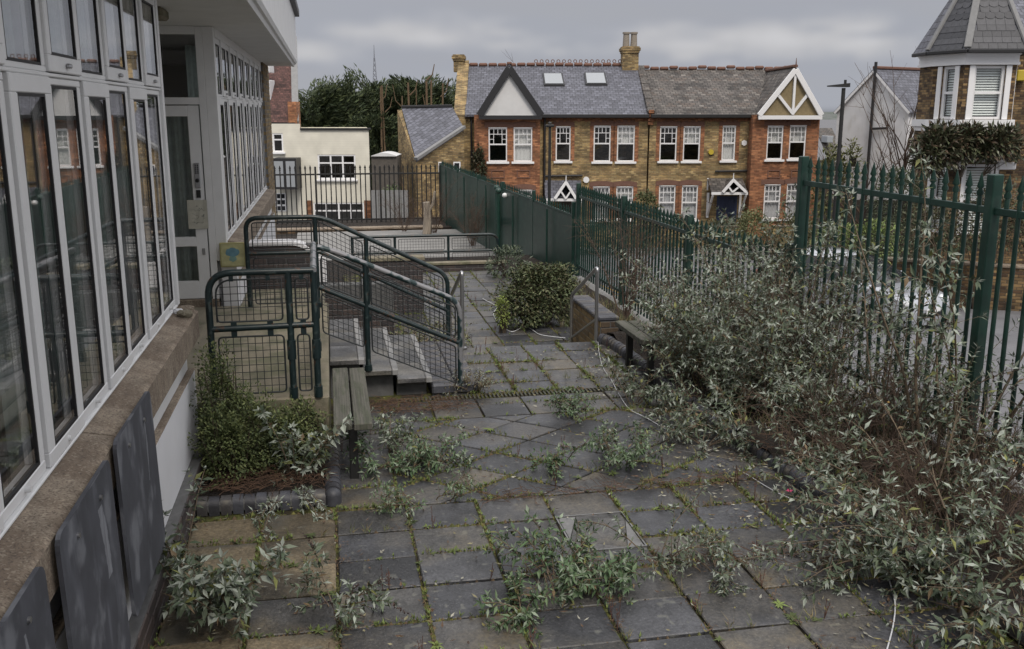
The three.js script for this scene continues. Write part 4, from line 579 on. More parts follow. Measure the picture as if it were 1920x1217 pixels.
const BUD = { c: [[0.07, 0.097, 0.056], [0.098, 0.125, 0.077], [0.05, 0.071, 0.04], [0.135, 0.158, 0.115]], cPale: [0.27, 0.3, 0.255], pale: 0.17 };
const LUSH = { c: [[0.06, 0.105, 0.045], [0.08, 0.135, 0.058], [0.11, 0.16, 0.08], [0.045, 0.085, 0.035]], cPale: [0.2, 0.245, 0.175] };
const TW = [0.14, 0.105, 0.07], SPK = [[0.035, 0.018, 0.015], [0.05, 0.028, 0.02], [0.028, 0.016, 0.014]];
function curve(r, p, dir, L, n, droop, wob) { const o = [p.clone()], d = dir.clone().normalize(), st = L / n; let q = p.clone(); for (let i = 0; i < n; i++) { d.add(vr(r, wob)).addScaledVector(V(0, -1, 0), droop / n).normalize(); q = q.clone().addScaledVector(d, st); if (q.y < 0.012) q.y = 0.012 + r() * 0.01; o.push(q); } return o; }
function shrub(name, label, cat, x, z, o, group, y = 0) {
  const r = rng(o.seed), t = thing(name, label, cat, [x, y, z], 0, group), st = new GB(), lf = new GB(), sk = new GB(); let hasSk = false;
  for (let s = 0; s < o.stems; s++) {
    const a = r() * 6.283, tilt = o.tilt * (0.25 + r()), dir = V(Math.cos(a) * tilt + (o.lean ? o.lean[0] : 0), 1, Math.sin(a) * tilt + (o.lean ? o.lean[1] : 0)); const L = o.h * (0.65 + 0.5 * r()), base = V(Math.cos(a) * o.foot * r(), 0, Math.sin(a) * o.foot * r()); const n = 12, pts = curve(r, base, dir, L, n, o.droop ?? 0.5, 0.09);
    st.col = o.leafless ? [0.085, 0.058, 0.043] : TW; st.sweep(pts, (q) => lerp(o.r || 0.009, 0.0022, q), 5, false);
    const sh = o.shoots; for (let k = 0; k < sh; k++) { const f = lerp(o.from ?? 0.2, 1, (k + r()) / sh), idx = Math.min(n - 1, Math.floor(f * n)), p = pts[idx].clone().lerp(pts[idx + 1], r()), d = pts[idx + 1].clone().sub(pts[idx]).normalize().add(vr(r, 0.9)).normalize(); d.y += 0.15; const l = (o.shoot || 0.24) * (0.5 + 0.9 * r()) * (1.15 - 0.45 * f), q = curve(r, p, d, l, Math.max(4, Math.round(l / (o.node || 0.034))), 0.35, 0.13); st.sweep([q[0], q[Math.floor(q.length / 2)], q[q.length - 1]], (w) => lerp(0.0026, 0.001, w), 3, false); if (o.leafless) { for (let m = 0; m < 3; m++) { const e = curve(r, q[1 + m], d.clone().add(vr(r, 1)), l * 0.6, 3, 0.1, 0.2); st.sweep(e, (w) => lerp(0.0016, 0.0008, w), 3, false); } } else shoot(lf, r, q, o);
      if (r() < (o.spikes || 0)) { hasSk = true; const e = q[q.length - 1], sd = q[q.length - 1].clone().sub(q[q.length - 2]).normalize(), sl = 0.06 + 0.1 * r(), pp = curve(r, e, sd, sl, 5, 0.5, 0.12); for (let m = 0; m < pp.length - 1; m++) for (let w = 0; w < 7; w++) { sk.col = SPK[Math.floor(r() * 3)]; const b = pp[m].clone().lerp(pp[m + 1], r()); sk.leaf(b, vr(r, 1).add(sd.clone().multiplyScalar(0.4)).normalize(), V(0, 1, 0), 0.016 * (1.2 - m / 6), 0.011); } } }
    if (!o.leafless) shoot(lf, r, pts, { ...o, bare: 0.35 });
  }
  st.build('stems', o.leafless ? M.twigV : M.leaf, t); if (!o.leafless) lf.build('foliage', o.gloss ? M.leafGloss : M.leaf, t); if (hasSk) sk.build('seed_heads', M.leaf, t).userData.kind = 'stuff'; return t;
}
M.twigV = new THREE.MeshStandardMaterial({ vertexColors: true, roughness: 1 });
{ // grey buddleia thicket in the bed
  const G = 'buddleia shrubs crowding the planting bed';
  const B = (label, x, z, o) => shrub('buddleia_shrub', label, 'shrub', x, z, { ...BUD, stems: 12, shoots: 11, tilt: 0.5, foot: 0.16, h: 1.2, len: 0.066, spikes: 0.08, shoot: 0.32, fill: 0.8, node: 0.036, from: 0.2, r: 0.009, wid: 0.31, ...o }, G);
  B('grey leaved buddleia bush just behind the plank bench', 3.6, -9.1, { h: 0.95, seed: 301, stems: 11 });
  B('tall dense grey buddleia where the railing fence steps up', 3.95, -8.6, { h: 1.6, seed: 302, stems: 17, shoots: 17, tilt: 0.5 });
  B('rounded grey buddleia leaning over the edging by the bench', 3.42, -8.0, { h: 1.05, seed: 303, stems: 18, shoots: 15, lean: [-0.18, 0.05] });
  B('thick grey buddleia at the centre of the thicket', 3.75, -7.6, { h: 1.5, seed: 304, stems: 17, shoots: 17, tilt: 0.55 });
  B('bushy grey buddleia with leaf tips over the mossy edging', 3.72, -6.85, { h: 0.8, seed: 305, stems: 16, shoots: 13, tilt: 0.6 });
  B('grey buddleia with dark seed spikes against the railings', 4.1, -7.1, { h: 0.95, seed: 306, stems: 10, shoots: 11, spikes: 0.2 });
  B('low grey buddleia sprawling beside the brown dead stems', 3.85, -6.3, { h: 0.6, seed: 307, stems: 10, tilt: 0.8, droop: 0.8 });
  B('open arching buddleia with long bare stems before the railings', 3.95, -6.05, { h: 1.5, seed: 308, stems: 4, shoots: 10, tilt: 0.5, droop: 0.35, r: 0.012, spikes: 0.16, len: 0.085 });
  B('tall straggly buddleia climbing past the thick fence post', 4.12, -5.65, { h: 2.3, seed: 309, stems: 4, shoots: 12, tilt: 0.22, droop: 0.15, lean: [0.03, -0.05], r: 0.014, spikes: 0.1, len: 0.08, shoot: 0.3 });
  B('leafy buddleia mound over the edging in the bed corner', 3.62, -4.95, { h: 0.9, seed: 310, stems: 12, shoots: 9, fill: 0.65, from: 0.4, tilt: 0.85, droop: 0.8, len: 0.075 });
  B('low buddleia mat trailing off the bed onto the paving', 3.3, -4.4, { h: 0.75, seed: 311, stems: 13, shoots: 9, fill: 0.65, from: 0.35, tilt: 1.0, droop: 1.0, lean: [-0.4, 0], len: 0.07, spikes: 0.12 });
  B('buddleia clump spreading over the bed by the cable end', 3.1, -3.98, { h: 0.65, seed: 312, stems: 10, shoots: 8, fill: 0.7, from: 0.35, tilt: 0.9, droop: 0.8, len: 0.075 });
  B('buddleia suckers between dead stems and the railings', 4.05, -6.2, { h: 0.7, seed: 313, stems: 7, shoots: 9, spikes: 0.12 });
  B('arching buddleia whose sprays hang over the white cable', 3.35, -5.0, { h: 0.6, seed: 314, stems: 8, shoots: 11, tilt: 0.9, droop: 1.1, lean: [-0.35, 0.1], len: 0.07, spikes: 0.1 });
  B('thin buddleia sprays trailing over the edging by the drain', 3.12, -7.6, { h: 0.6, seed: 315, stems: 9, shoots: 9, tilt: 1.0, droop: 0.9, lean: [-0.35, 0.1] });
  B('flat buddleia sprays creeping off the bed past the diamond slabs', 3.15, -6.75, { h: 0.55, seed: 316, stems: 9, shoots: 8, tilt: 1.1, droop: 1.0, lean: [-0.4, 0.1] });
  B('scrambling buddleia sprays over the rounded edging near the petal', 3.3, -6.0, { h: 0.5, seed: 317, stems: 6, shoots: 8, tilt: 1.0, droop: 0.9, lean: [-0.1, 0.2] });
  const tall = { tilt: 0.28, droop: 0.2, r: 0.011, len: 0.082, shoot: 0.26, fill: 0.8, from: 0.35 };
  B('tall sparse buddleia rod rising before the thick fence post', 4.24, -5.62, { ...tall, h: 2.1, seed: 361, stems: 4, shoots: 12 });
  B('upright sparse buddleia rods in front of the near railings', 4.2, -6.5, { ...tall, h: 1.15, seed: 362, stems: 4, shoots: 10, spikes: 0.2 });
  B('tall leafy buddleia rods where the two railing fences meet', 4.1, -8.9, { ...tall, h: 1.75, seed: 363, stems: 10, shoots: 15, tilt: 0.4, from: 0.2 });
  B('leafy buddleia rods rising over the dead brown shrub', 4.2, -8.0, { ...tall, h: 1.5, seed: 364, stems: 7, shoots: 13, tilt: 0.4 });
  B('broad buddleia skirt spreading from the bench towards the drain', 3.2, -7.75, { h: 0.6, seed: 365, stems: 9, shoots: 11, tilt: 0.9, droop: 0.7, lean: [-0.2, 0.1] });
  const D = (label, x, z, o) => { const t = shrub('dead_shrub', label, 'dead shrub', x, z, { ...BUD, stems: 22, shoots: 14, tilt: 0.5, foot: 0.15, h: 1, len: 0.05, leafless: true, r: 0.0065, shoot: 0.26, ...o }, 'dead brown shrubs in the planting bed'); return t; };
  D('dead brown twiggy shrub standing among the grey buddleia', 4.1, -7.5, { h: 1.25, seed: 321, stems: 18, shoots: 14 });
  D('dead reddish brown stems collapsed along the bed edging', 3.7, -5.85, { h: 0.75, seed: 322, tilt: 0.8, droop: 0.7, stems: 26, foot: 0.35 });
  D('tangle of dead russet twigs lying in the bed corner', 3.45, -4.55, { h: 0.55, seed: 324, tilt: 1, droop: 0.9, stems: 18, foot: 0.35 });
  D('dead dry stems lying over the bed near the tall straggly buddleia', 3.9, -5.05, { h: 0.7, seed: 323, tilt: 0.9, droop: 0.7, stems: 20, foot: 0.3 });
}
{ // weeds rooted in the paving joints
  const Wd = (label, x, z, o) => shrub('buddleia_seedling', label, 'weed', x, z, { ...LUSH, stems: 7, shoots: 6, tilt: 0.8, foot: 0.05, h: 0.3, len: 0.06, shoot: 0.13, node: 0.026, from: 0.1, r: 0.004, ...o }, 'buddleia seedlings rooted in the paving joints');
  Wd('large lush buddleia seedling sprawling before the access cover', 1.12, -4.58, { h: 0.36, seed: 331, stems: 15, tilt: 0.9, droop: 0.8, len: 0.062, fill: 0.8, foot: 0.12, pale: 0.1 });
  Wd('trailing end of the lush seedling by the slab joint', 0.88, -4.38, { h: 0.16, seed: 332, stems: 6, tilt: 1.3, droop: 0.8, len: 0.06, pale: 0.1 });
  Wd('low arm of the lush seedling towards the cover corner', 1.38, -4.55, { h: 0.18, seed: 348, stems: 8, tilt: 1.3, droop: 0.9, len: 0.06, pale: 0.15 });
  Wd('grey green buddleia seedling beside the chalkboards', -0.62, -4.6, { ...BUD, h: 0.42, seed: 333, stems: 12, tilt: 0.7, len: 0.08, pale: 0.2, wid: 0.36 });
  Wd('leggy buddleia shoot leaning on the chalkboard', -0.82, -4.85, { ...BUD, h: 0.6, seed: 334, stems: 5, tilt: 0.4, len: 0.075, wid: 0.36 });
  Wd('thin seedling with dark seed spike on buff slabs', -0.05, -4.6, { ...BUD, h: 0.3, seed: 335, stems: 5, tilt: 1.1, len: 0.065, spikes: 0.25 });
  Wd('seedling trailing from the planter corner over the slabs', 0.25, -6.55, { h: 0.3, seed: 336, stems: 8, tilt: 1.1, lean: [0.5, 0.1], droop: 0.7, len: 0.06 });
  Wd('dense low seedling spreading beside the diamond slabs', 0.68, -6.5, { h: 0.26, seed: 337, stems: 12, tilt: 1.1, droop: 0.9, len: 0.055 });
  Wd('slender seedling between bench foot and diamond slabs', 0.4, -6.95, { ...BUD, h: 0.3, seed: 338, stems: 7, tilt: 0.9, len: 0.055 });
  Wd('feathery seedling clump at the right side of the diamond slabs', 2.05, -6.35, { h: 0.22, seed: 339, stems: 16, shoots: 8, tilt: 1.0, foot: 0.15, len: 0.045 });
  Wd('creeping seedling in the diamond slabs with dark leaf pairs', 1.6, -6.45, { h: 0.3, seed: 340, stems: 4, tilt: 1.4, droop: 1, lean: [-0.6, 0], len: 0.055, pale: 0.05 });
  Wd('small bright seedling just before the slotted drain', 1.92, -7.5, { h: 0.16, seed: 341, stems: 9, tilt: 0.9, len: 0.05, pale: 0.1 });
  Wd('seedling thicket by the drain end near the bench', 2.55, -7.7, { ...BUD, h: 0.4, seed: 342, stems: 10, tilt: 0.9, len: 0.06 });
  Wd('creeping grey seedling running along a joint past the cover', 1.75, -4.75, { ...BUD, h: 0.5, seed: 343, stems: 5, tilt: 1.5, droop: 1.2, lean: [0.4, 0.1], len: 0.05 });
  Wd('spreading grey seedling on slabs in front of the cable', 2.05, -4.62, { ...BUD, h: 0.24, seed: 344, stems: 10, tilt: 1.2, droop: 0.9, len: 0.05, foot: 0.12 });
  Wd('grey seedling row lying along the joint behind the cover', 0.55, -5.93, { h: 0.22, seed: 345, stems: 9, tilt: 1.4, droop: 1, foot: 0.25, len: 0.04 });
  Wd('pale leaved shoot rising from the corner planter', -0.3, -6.3, { ...BUD, h: 0.55, seed: 346, stems: 6, tilt: 0.4, len: 0.075, wid: 0.42, pale: 0.3 });
  Wd('thin whitish shoot hanging over the planter edging', -0.35, -6.05, { ...BUD, h: 0.5, seed: 347, stems: 4, tilt: 0.5, lean: [0, 0.8], droop: 1.6, pale: 0.8, len: 0.05 });
  Wd('sprawling weed against the brick edging by the diamond slabs', 2.75, -6.6, { ...BUD, h: 0.4, seed: 349, stems: 10, tilt: 1.1, droop: 0.9, len: 0.055 });
  Wd('short weed tuft beside the last stair step', 1.22, -8.32, { ...BUD, c: [[0.12, 0.11, 0.06], [0.16, 0.13, 0.08]], h: 0.18, seed: 350, stems: 16, tilt: 0.8, len: 0.03 });
  Wd('seedling sprouting under the sprawling thicket by the cable', 2.95, -4.2, { ...BUD, h: 0.3, seed: 351, stems: 9, tilt: 1.1, len: 0.07 });
}
function bushFoliage(gb, r, c, R, n, L, wid, cols, lump = 0.25, seed = 1) {
  for (let i = 0; i < n; i++) { const d = vr(r, 1); if (d.lengthSq() > 1 || d.lengthSq() < 0.01) { i--; continue; } d.normalize(); if (d.y < -0.75) d.y *= -1; const la = Math.atan2(d.z, d.x), k = 1 - lump + 2 * lump * vn(la * 2.2 + 20, d.y * 3.5 + 9, 64, seed), rad = k * Math.pow(0.25 + 0.75 * r(), 0.4); const p = V(c.x + d.x * R.x * rad, Math.max(0.01, c.y + d.y * R.y * rad), c.z + d.z * R.z * rad); const col = cols[Math.floor(r() * cols.length)], b = 0.75 + 0.5 * r(); gb.col = [col[0] * b, col[1] * b, col[2] * b]; gb.leaf(p, d.clone().add(vr(r, 0.9)).normalize(), V(0, 1, 0).add(vr(r, 0.6)).normalize(), L * (0.7 + 0.6 * r()), L * wid, 0.3, 0.15); }
}
function bush(name, label, cat, pos, blobs, o) {
  const t = thing(name, label, cat, pos, 0, o.group), r = rng(o.seed), f = new GB(), s = new GB(); s.col = [0.06, 0.045, 0.03];
  for (const [x, y, z, rx, ry, rz, n] of blobs) { bushFoliage(f, r, V(x, y, z), V(rx, ry, rz), n, o.L, o.wid || 0.5, o.cols, o.lump, o.seed); for (let k = 0; k < 14; k++) { const e = V(x + (r() - 0.5) * rx * 1.5, y + (r() - 0.2) * ry * 1.2, z + (r() - 0.5) * rz * 1.5); s.sweep([V(x * 0.6 + (r() - 0.5) * 0.1, 0, z * 0.6), V(x, 0, z).lerp(e, 0.5).add(vr(r, 0.05)), e], (q) => lerp(o.stem || 0.012, 0.003, q), 4, false); } }
  s.build('stems', M.leaf, t); f.build('foliage', o.gloss ? M.leafGloss : M.leaf, t); return t;
}
bush('hedge_bush', 'dense small leaved evergreen bush filling the corner planter', 'bush', [-0.6, 0.03, -6.5], [[-0.2, 0.42, -0.12, 0.19, 0.42, 0.22, 3600], [0.02, 0.26, -0.06, 0.26, 0.3, 0.26, 3800], [0.27, 0.18, -0.1, 0.24, 0.23, 0.2, 2600], [-0.14, 0.25, 0.13, 0.22, 0.28, 0.2, 3000], [0.36, 0.3, -0.22, 0.14, 0.16, 0.1, 900]], { seed: 401, L: 0.026, wid: 0.55, cols: [[0.07, 0.095, 0.03], [0.1, 0.125, 0.042], [0.048, 0.066, 0.022], [0.135, 0.155, 0.055]], lump: 0.42, stem: 0.006 });
bush('hedge_bush', 'rounded dark evergreen bush growing in the lower court', 'bush', [2.88, LY, -13.3], [[0.02, 0.4, 0, 0.56, 0.42, 0.5, 5600], [-0.26, 0.27, 0.2, 0.36, 0.28, 0.35, 2200], [0.28, 0.5, -0.1, 0.36, 0.34, 0.35, 1900], [-0.05, 0.66, 0, 0.3, 0.22, 0.25, 700]], { seed: 402, L: 0.055, wid: 0.5, cols: [[0.065, 0.088, 0.036], [0.088, 0.11, 0.045], [0.04, 0.054, 0.024], [0.12, 0.13, 0.06], [0.1, 0.09, 0.048]], lump: 0.36 });
bush('hedge_bush', 'bright lime green bush tuft beside the rounded dark bush', 'bush', [2.28, LY, -12.75], [[0, 0.28, 0, 0.09, 0.24, 0.1, 500]], { seed: 403, L: 0.035, wid: 0.5, cols: [[0.16, 0.21, 0.04], [0.2, 0.24, 0.06]], lump: 0.2 });
bush('hedge_bush', 'pale grey leaved weed bush by the end of the mesh railing', 'bush', [3.2, LY - 0.05, -17.4], [[0, 0.25, 0, 0.4, 0.35, 0.3, 900]], { seed: 404, L: 0.08, wid: 0.35, cols: BUD.c, lump: 0.35 });
bush('hedge_bush', 'low green weed mound at the foot of the ramp wall', 'bush', [0.75, LY, -11.6], [[0, 0.12, 0, 0.6, 0.22, 0.4, 1100], [0.5, 0.1, -0.6, 0.5, 0.2, 0.4, 700]], { seed: 405, L: 0.05, wid: 0.4, cols: [[0.1, 0.12, 0.05], [0.14, 0.14, 0.07], [0.13, 0.1, 0.06]], lump: 0.4 });
const bare = (label, x, y, z, o) => shrub('bare_shrub', label, 'bare shrub', x, z, { ...BUD, stems: 14, shoots: 9, tilt: 0.35, foot: 0.08, h: 1.1, len: 0.05, leafless: true, r: 0.006, shoot: 0.3, seed: 411, ...o }, 'bare winter shrubs in the court', y);
bare('bare winter shrub fanning up behind the steel handrail', 3.45, 0.08, -10.9, { h: 1.2, seed: 412, stems: 16 });
bare('dry tan shrub in front of the sheeted fence', 3.6, -0.9, -24.5, { h: 1.3, seed: 413, stems: 22, shoots: 12 });
bare('dry brown shrub at the boundary wall near the sheeted fence', 2.9, -0.9, -27.4, { h: 1.6, seed: 414, stems: 20, shoots: 12, tilt: 0.5 });
bare('dry straggling shrub at the end of the black railings', 2.1, -0.9, -27.9, { h: 1.2, seed: 415, stems: 14, shoots: 10, tilt: 0.5 });
{ // dead tree stump by the boundary wall
  const p = onZ(800, 432, -27.2); const t = thing('tree_stump', 'pale grey dead tree stump before the boundary wall', 'stump', [p.x, -0.95, p.z]); let g = new GB(); g.sweep([V(0, 0, 0), V(0.03, 0.5, 0), V(0, 0.95, 0.02)], (q) => 0.13 - 0.03 * q, 9); g.build('trunk', M.paleBark, t); g = new GB(); g.sweep([V(0, 0.6, 0), V(0.2, 0.9, 0), V(0.25, 1.25, 0.05)], (q) => 0.06 - 0.03 * q, 7); g.build('branch', M.paleBark, t);
}
{ // moss and tiny weeds in joints, fallen leaves: uncountable
  const r = rng(77), g = new GB(), cs = [[0.1, 0.105, 0.035], [0.135, 0.125, 0.04], [0.075, 0.082, 0.028], [0.12, 0.085, 0.05], [0.075, 0.055, 0.036]];
  for (const [x0, z0, x1, z1, w, y = 0] of joints) { const L = Math.hypot(x1 - x0, z1 - z0), n = Math.round(L * 230 * w); for (let i = 0; i < n; i++) { const t = r(), x = lerp(x0, x1, t), z = lerp(z0, z1, t), dn = fbm(x * 1.7 + 30, z * 1.7 + 30, 128, 9, 4); if (r() > sstep(0.42, 0.66, dn) * 1.25 + 0.07) continue; const k = 0.7 + 0.6 * r(), c = cs[Math.floor(r() * (dn > 0.55 ? 4 : 5))]; g.col = [c[0] * k, c[1] * k, c[2] * k]; const s = 0.006 + 0.013 * r() * r() * (dn > 0.55 ? 1.7 : 1), px = x + (r() - 0.5) * 0.02, pz = z + (r() - 0.5) * 0.02; const T = V(px, y + s * 0.9 - 0.006, pz), Q = []; for (let m = 0; m < 4; m++) { const a = m * 1.57 + r(); Q.push(V(px + Math.cos(a) * s, y - 0.012, pz + Math.sin(a) * s)); } for (let m = 0; m < 4; m++) g.tri(Q[(m + 1) % 4], Q[m], T, [0, 0], [0, 0], [0, 0]); if (r() < 0.16) for (let m = 0; m < 5; m++) { g.col = [0.13 * k, 0.17 * k, 0.05 * k]; g.leaf(T, V(r() - 0.5, 0.5 + 0.5 * r(), r() - 0.5).normalize(), V(0, 1, 0), 0.018 + 0.02 * r(), 0.007); } } }
  for (const [x0, z0, x1, z1, w, y = 0] of joints) { const L = Math.hypot(x1 - x0, z1 - z0), n = Math.round(L * 9 * w + r()); for (let i = 0; i < n; i++) { const t = r(), x = lerp(x0, x1, t) + (r() - 0.5) * 0.02, z = lerp(z0, z1, t) + (r() - 0.5) * 0.02, dn = fbm(x * 1.3 + 80, z * 1.3 + 80, 128, 19, 4); if (r() > sstep(0.4, 0.68, dn)) continue; const kind = r(), k = 0.7 + 0.6 * r(); if (kind < 0.2) { const c = r() < 0.35 ? [0.13, 0.17, 0.05] : [0.085, 0.11, 0.04]; const m = 6 + Math.floor(r() * 5), R = 0.02 + 0.035 * r(); for (let q = 0; q < m; q++) { const a = q / m * 6.283 + r(); g.col = [c[0] * k, c[1] * k, c[2] * k]; g.leaf(V(x, y + 0.004, z), V(Math.cos(a), 0.15 + 0.4 * r(), Math.sin(a)).normalize(), V(0, 1, 0), R * (0.7 + 0.6 * r()), R * 0.36, 0.3, 0.25); } } else if (kind < 0.6) { for (let q = 0; q < 8; q++) { g.col = r() < 0.5 ? [0.13 * k, 0.15 * k, 0.05 * k] : [0.2 * k, 0.16 * k, 0.08 * k]; g.leaf(V(x + (r() - 0.5) * 0.02, y, z + (r() - 0.5) * 0.02), V(r() - 0.5, 0.7 + 0.5 * r(), r() - 0.5).normalize(), vr(r, 1).normalize(), 0.03 + 0.07 * r(), 0.004, 0.2, 0.4); } } else if (kind < 0.85) { for (let q = 0; q < 14; q++) { g.col = [0.11 * k, 0.07 * k, 0.042 * k]; const a = r() * 6.283, R = 0.06 * r(); g.leaf(V(x + Math.cos(a) * R, y + 0.005 + 0.012 * r(), z + Math.sin(a) * R), V(r() - 0.5, 0.3 * r(), r() - 0.5).normalize(), V(0, 1, 0), 0.012 + 0.02 * r(), 0.006, 0.3, 0.2); } } else { for (let q = 0; q < 3; q++) { g.col = [0.1 * k, 0.045 * k, 0.03 * k]; const p = V(x, y, z), e = V(x + (r() - 0.5) * 0.04, y + 0.05 + 0.1 * r(), z + (r() - 0.5) * 0.04); g.sweep([p, e], 0.0016, 3, false); for (let b = 0; b < 5; b++) g.leaf(p.clone().lerp(e, 0.4 + 0.6 * r()), vr(r, 1).normalize(), V(0, 1, 0), 0.012, 0.006); } } } }
  const o = g.build('joint_moss', M.moss); o.userData.kind = 'stuff'; tag(o, 'yellow green moss and tiny weeds growing in the paving joints', 'moss');
  const l = new GB(), lc = [[0.22, 0.2, 0.12], [0.1, 0.06, 0.035], [0.055, 0.035, 0.025], [0.3, 0.29, 0.24], [0.16, 0.14, 0.05]];
  for (let i = 0; i < 4200; i++) { const x = i < 2200 ? 2.2 + 1.1 * Math.sqrt(r()) : -0.9 + 4.1 * r(), z = -3.4 - 6.5 * r(); if (i >= 2200 && fbm(x * 2 + 9, z * 2 + 40, 128, 4, 3) < 0.5 && r() < 0.75) continue; const c = lc[Math.floor(r() * 5)], k = 0.7 + 0.6 * r(); l.col = [c[0] * k, c[1] * k, c[2] * k]; const a = r() * 6.28; l.leaf(V(x, 0.012 + 0.008 * r(), z), V(Math.cos(a), 0.12 * (r() - 0.3), Math.sin(a)).normalize(), V(0, 1, 0).add(vr(r, 0.3)).normalize(), 0.02 + 0.035 * r(), 0.008 + 0.009 * r(), 0.4, -0.1); }
  const q = l.build('leaf_litter', M.leaf); q.userData.kind = 'stuff'; tag(q, 'scattered dead leaves lying on the paving', 'leaf litter');
  const d = new GB(); for (let i = 0; i < 1500; i++) { const reg = i % 4; const x = reg === 0 ? -0.9 + 0.8 * r() : reg === 1 ? 0.25 + 0.85 * r() : reg === 2 ? 0.9 + 2 * r() : 2.9 + 1.3 * r(), z = reg === 0 ? -6.05 - 0.35 * r() : reg === 1 ? -7.75 - 0.4 * r() : reg === 2 ? -5.85 + 0.12 * (r() - 0.5) - (r() < 0.4 ? -1.1 : 0) : -3.6 - 5 * r(), y = reg === 3 ? 0.12 : reg === 0 ? 0.09 : 0.006; const k = 0.6 + 0.8 * r(); d.col = [0.11 * k, 0.065 * k, 0.042 * k]; const a = r() * 6.28, e = V(Math.cos(a), 0.3 * (r() - 0.3), Math.sin(a)); const p = V(x, y + 0.03 * r(), z), L = 0.05 + 0.14 * r(); d.sweep([p, p.clone().addScaledVector(e, L * 0.5).add(V(0, 0.02 * r(), 0)), p.clone().addScaledVector(e, L)], 0.0016, 3, false); }
  const dd = d.build('dead_stalks', M.twigV); dd.userData.kind = 'stuff'; tag(dd, 'tangle of dead brown stalks lying over beds and joints', 'dead stalks');
}
{ // rough grass over the raised soil and bed edges
  const r = rng(88), g = new GB(), cs = [[0.14, 0.14, 0.06], [0.2, 0.17, 0.09], [0.1, 0.12, 0.045], [0.17, 0.12, 0.07]];
  for (let i = 0; i < 9000; i++) { const up = i < 4500, x = up ? 3.12 + 1.2 * r() : 3.15 + 1.15 * r(), z = up ? -10.2 - 6 * r() : -3.2 - 7 * r(), y = up ? lerp(lerp(0.1, -0.47, sstep(-11.2, -12.4, z)), -0.47, (x - 3.08) / 1.28) : 0.06; if (fbm(x * 2.3 + 7, z * 2.3 + 60, 256, 6, 3) < 0.42) continue; const c = cs[Math.floor(r() * 4)], k = 0.7 + 0.6 * r(); g.col = [c[0] * k, c[1] * k, c[2] * k]; g.leaf(V(x, y, z), V(r() - 0.5, 0.7 + 0.6 * r(), r() - 0.5).normalize(), vr(r, 1).normalize(), 0.07 + 0.14 * r(), 0.006, 0.2, 0.35); }
  const o = g.build('rough_grass', M.moss); o.userData.kind = 'stuff'; tag(o, 'rough tan and green grass on the raised beds', 'grass');
}

/* ---------- houses ---------- */
const YB = masonry([[0.62, 0.53, 0.365], [0.58, 0.49, 0.33], [0.66, 0.575, 0.41], [0.52, 0.44, 0.31], [0.6, 0.5, 0.35]], [0.52, 0.48, 0.4], 0.225, 0.075, 12, 24, 0.012, 501, 0.5, 0.2);
const RB = masonry([[0.59, 0.4, 0.28], [0.55, 0.365, 0.255], [0.62, 0.43, 0.305], [0.5, 0.33, 0.235]], [0.53, 0.41, 0.32], 0.225, 0.075, 12, 24, 0.01, 511, 0.5, 0.12);
const BB = masonry([[0.44, 0.36, 0.25], [0.36, 0.28, 0.19], [0.5, 0.41, 0.28], [0.3, 0.23, 0.17]], [0.3, 0.27, 0.23], 0.225, 0.075, 12, 24, 0.012, 521, 0.5, 0.3);
const SL = masonry([[0.355, 0.36, 0.395], [0.345, 0.35, 0.385], [0.37, 0.375, 0.41]], [0.22, 0.22, 0.245], 0.25, 0.19, 10, 14, 0.022, 531, 0.5, 0.03);
const SB = masonry([[0.37, 0.35, 0.335], [0.345, 0.325, 0.31], [0.41, 0.39, 0.37], [0.36, 0.325, 0.3]], [0.19, 0.18, 0.17], 0.25, 0.19, 10, 14, 0.024, 541, 0.5, 0.35);
const RTile = masonry([[0.34, 0.24, 0.225], [0.3, 0.215, 0.2], [0.37, 0.265, 0.245]], [0.18, 0.135, 0.125], 0.17, 0.12, 12, 16, 0.014, 551, 0.5, 0.3);
Object.assign(M, { yb: mz(YB), rb: mz(RB), bb: mz(BB), slate: mz(SL, { roughness: 0.6 }), slateOld: mz(SB, { roughness: 0.75 }), redTile: mz(RTile), terracotta: std({ map: grain(561, 0.7, 1, 0.5), color: [0.22, 0.115, 0.083] }), ochre: std({ map: grain(562, 0.8, 1, 0.5), color: [0.28, 0.22, 0.12] }), sash: std({ color: [0.76, 0.76, 0.77], roughness: 0.5 }), bargeBlack: std({ color: [0.018, 0.018, 0.02], roughness: 0.5 }), greyPanel: std({ map: grain(563, 0.76, 0.82, 1.4), roughness: 0.8 }), lead: std({ map: grain(564, 0.44, 0.54, 0.6), roughness: 0.6 }), cream: std({ map: tex(512, 512, [3, 3], (x, y) => { const n = fbm(x * 8, y * 8, 8, 571, 5), b = ((y * 40) % 1) < 0.14 ? 0.955 : 1; return mul3([0.86, 0.845, 0.79], (0.92 + 0.12 * n) * b); }), roughness: 0.9 }), blind: std({ color: [0.55, 0.56, 0.55], roughness: 1 }), nets: std({ color: [0.4, 0.41, 0.42], roughness: 1 }), blueDoor: std({ color: [0.03, 0.045, 0.1], roughness: 0.4 }), pot: std({ map: grain(565, 0.55, 0.7, 0.4), color: [0.75, 0.66, 0.55] }) });
M.darkFence = std({ map: grain(711, 0.3, 0.42, 0.6), color: [0.8, 0.7, 0.6] }); M.carGlass = std({ color: [0.02, 0.022, 0.025], roughness: 0.06 });
M.skyGlass = std({ color: [0.3, 0.32, 0.34], roughness: 0.08 }); M.alarm = std({ color: [0.5, 0.38, 0.04], roughness: 0.5 });
M.shutter = std({ color: [0.68, 0.73, 0.71], roughness: 0.7 }); M.slatePiece = [0, 1, 2].map((i) => std({ map: grain(801 + i, 0.7, 1, 0.5), color: [[0.075, 0.077, 0.088], [0.06, 0.062, 0.072], [0.09, 0.092, 0.104]][i], roughness: 0.55 }));
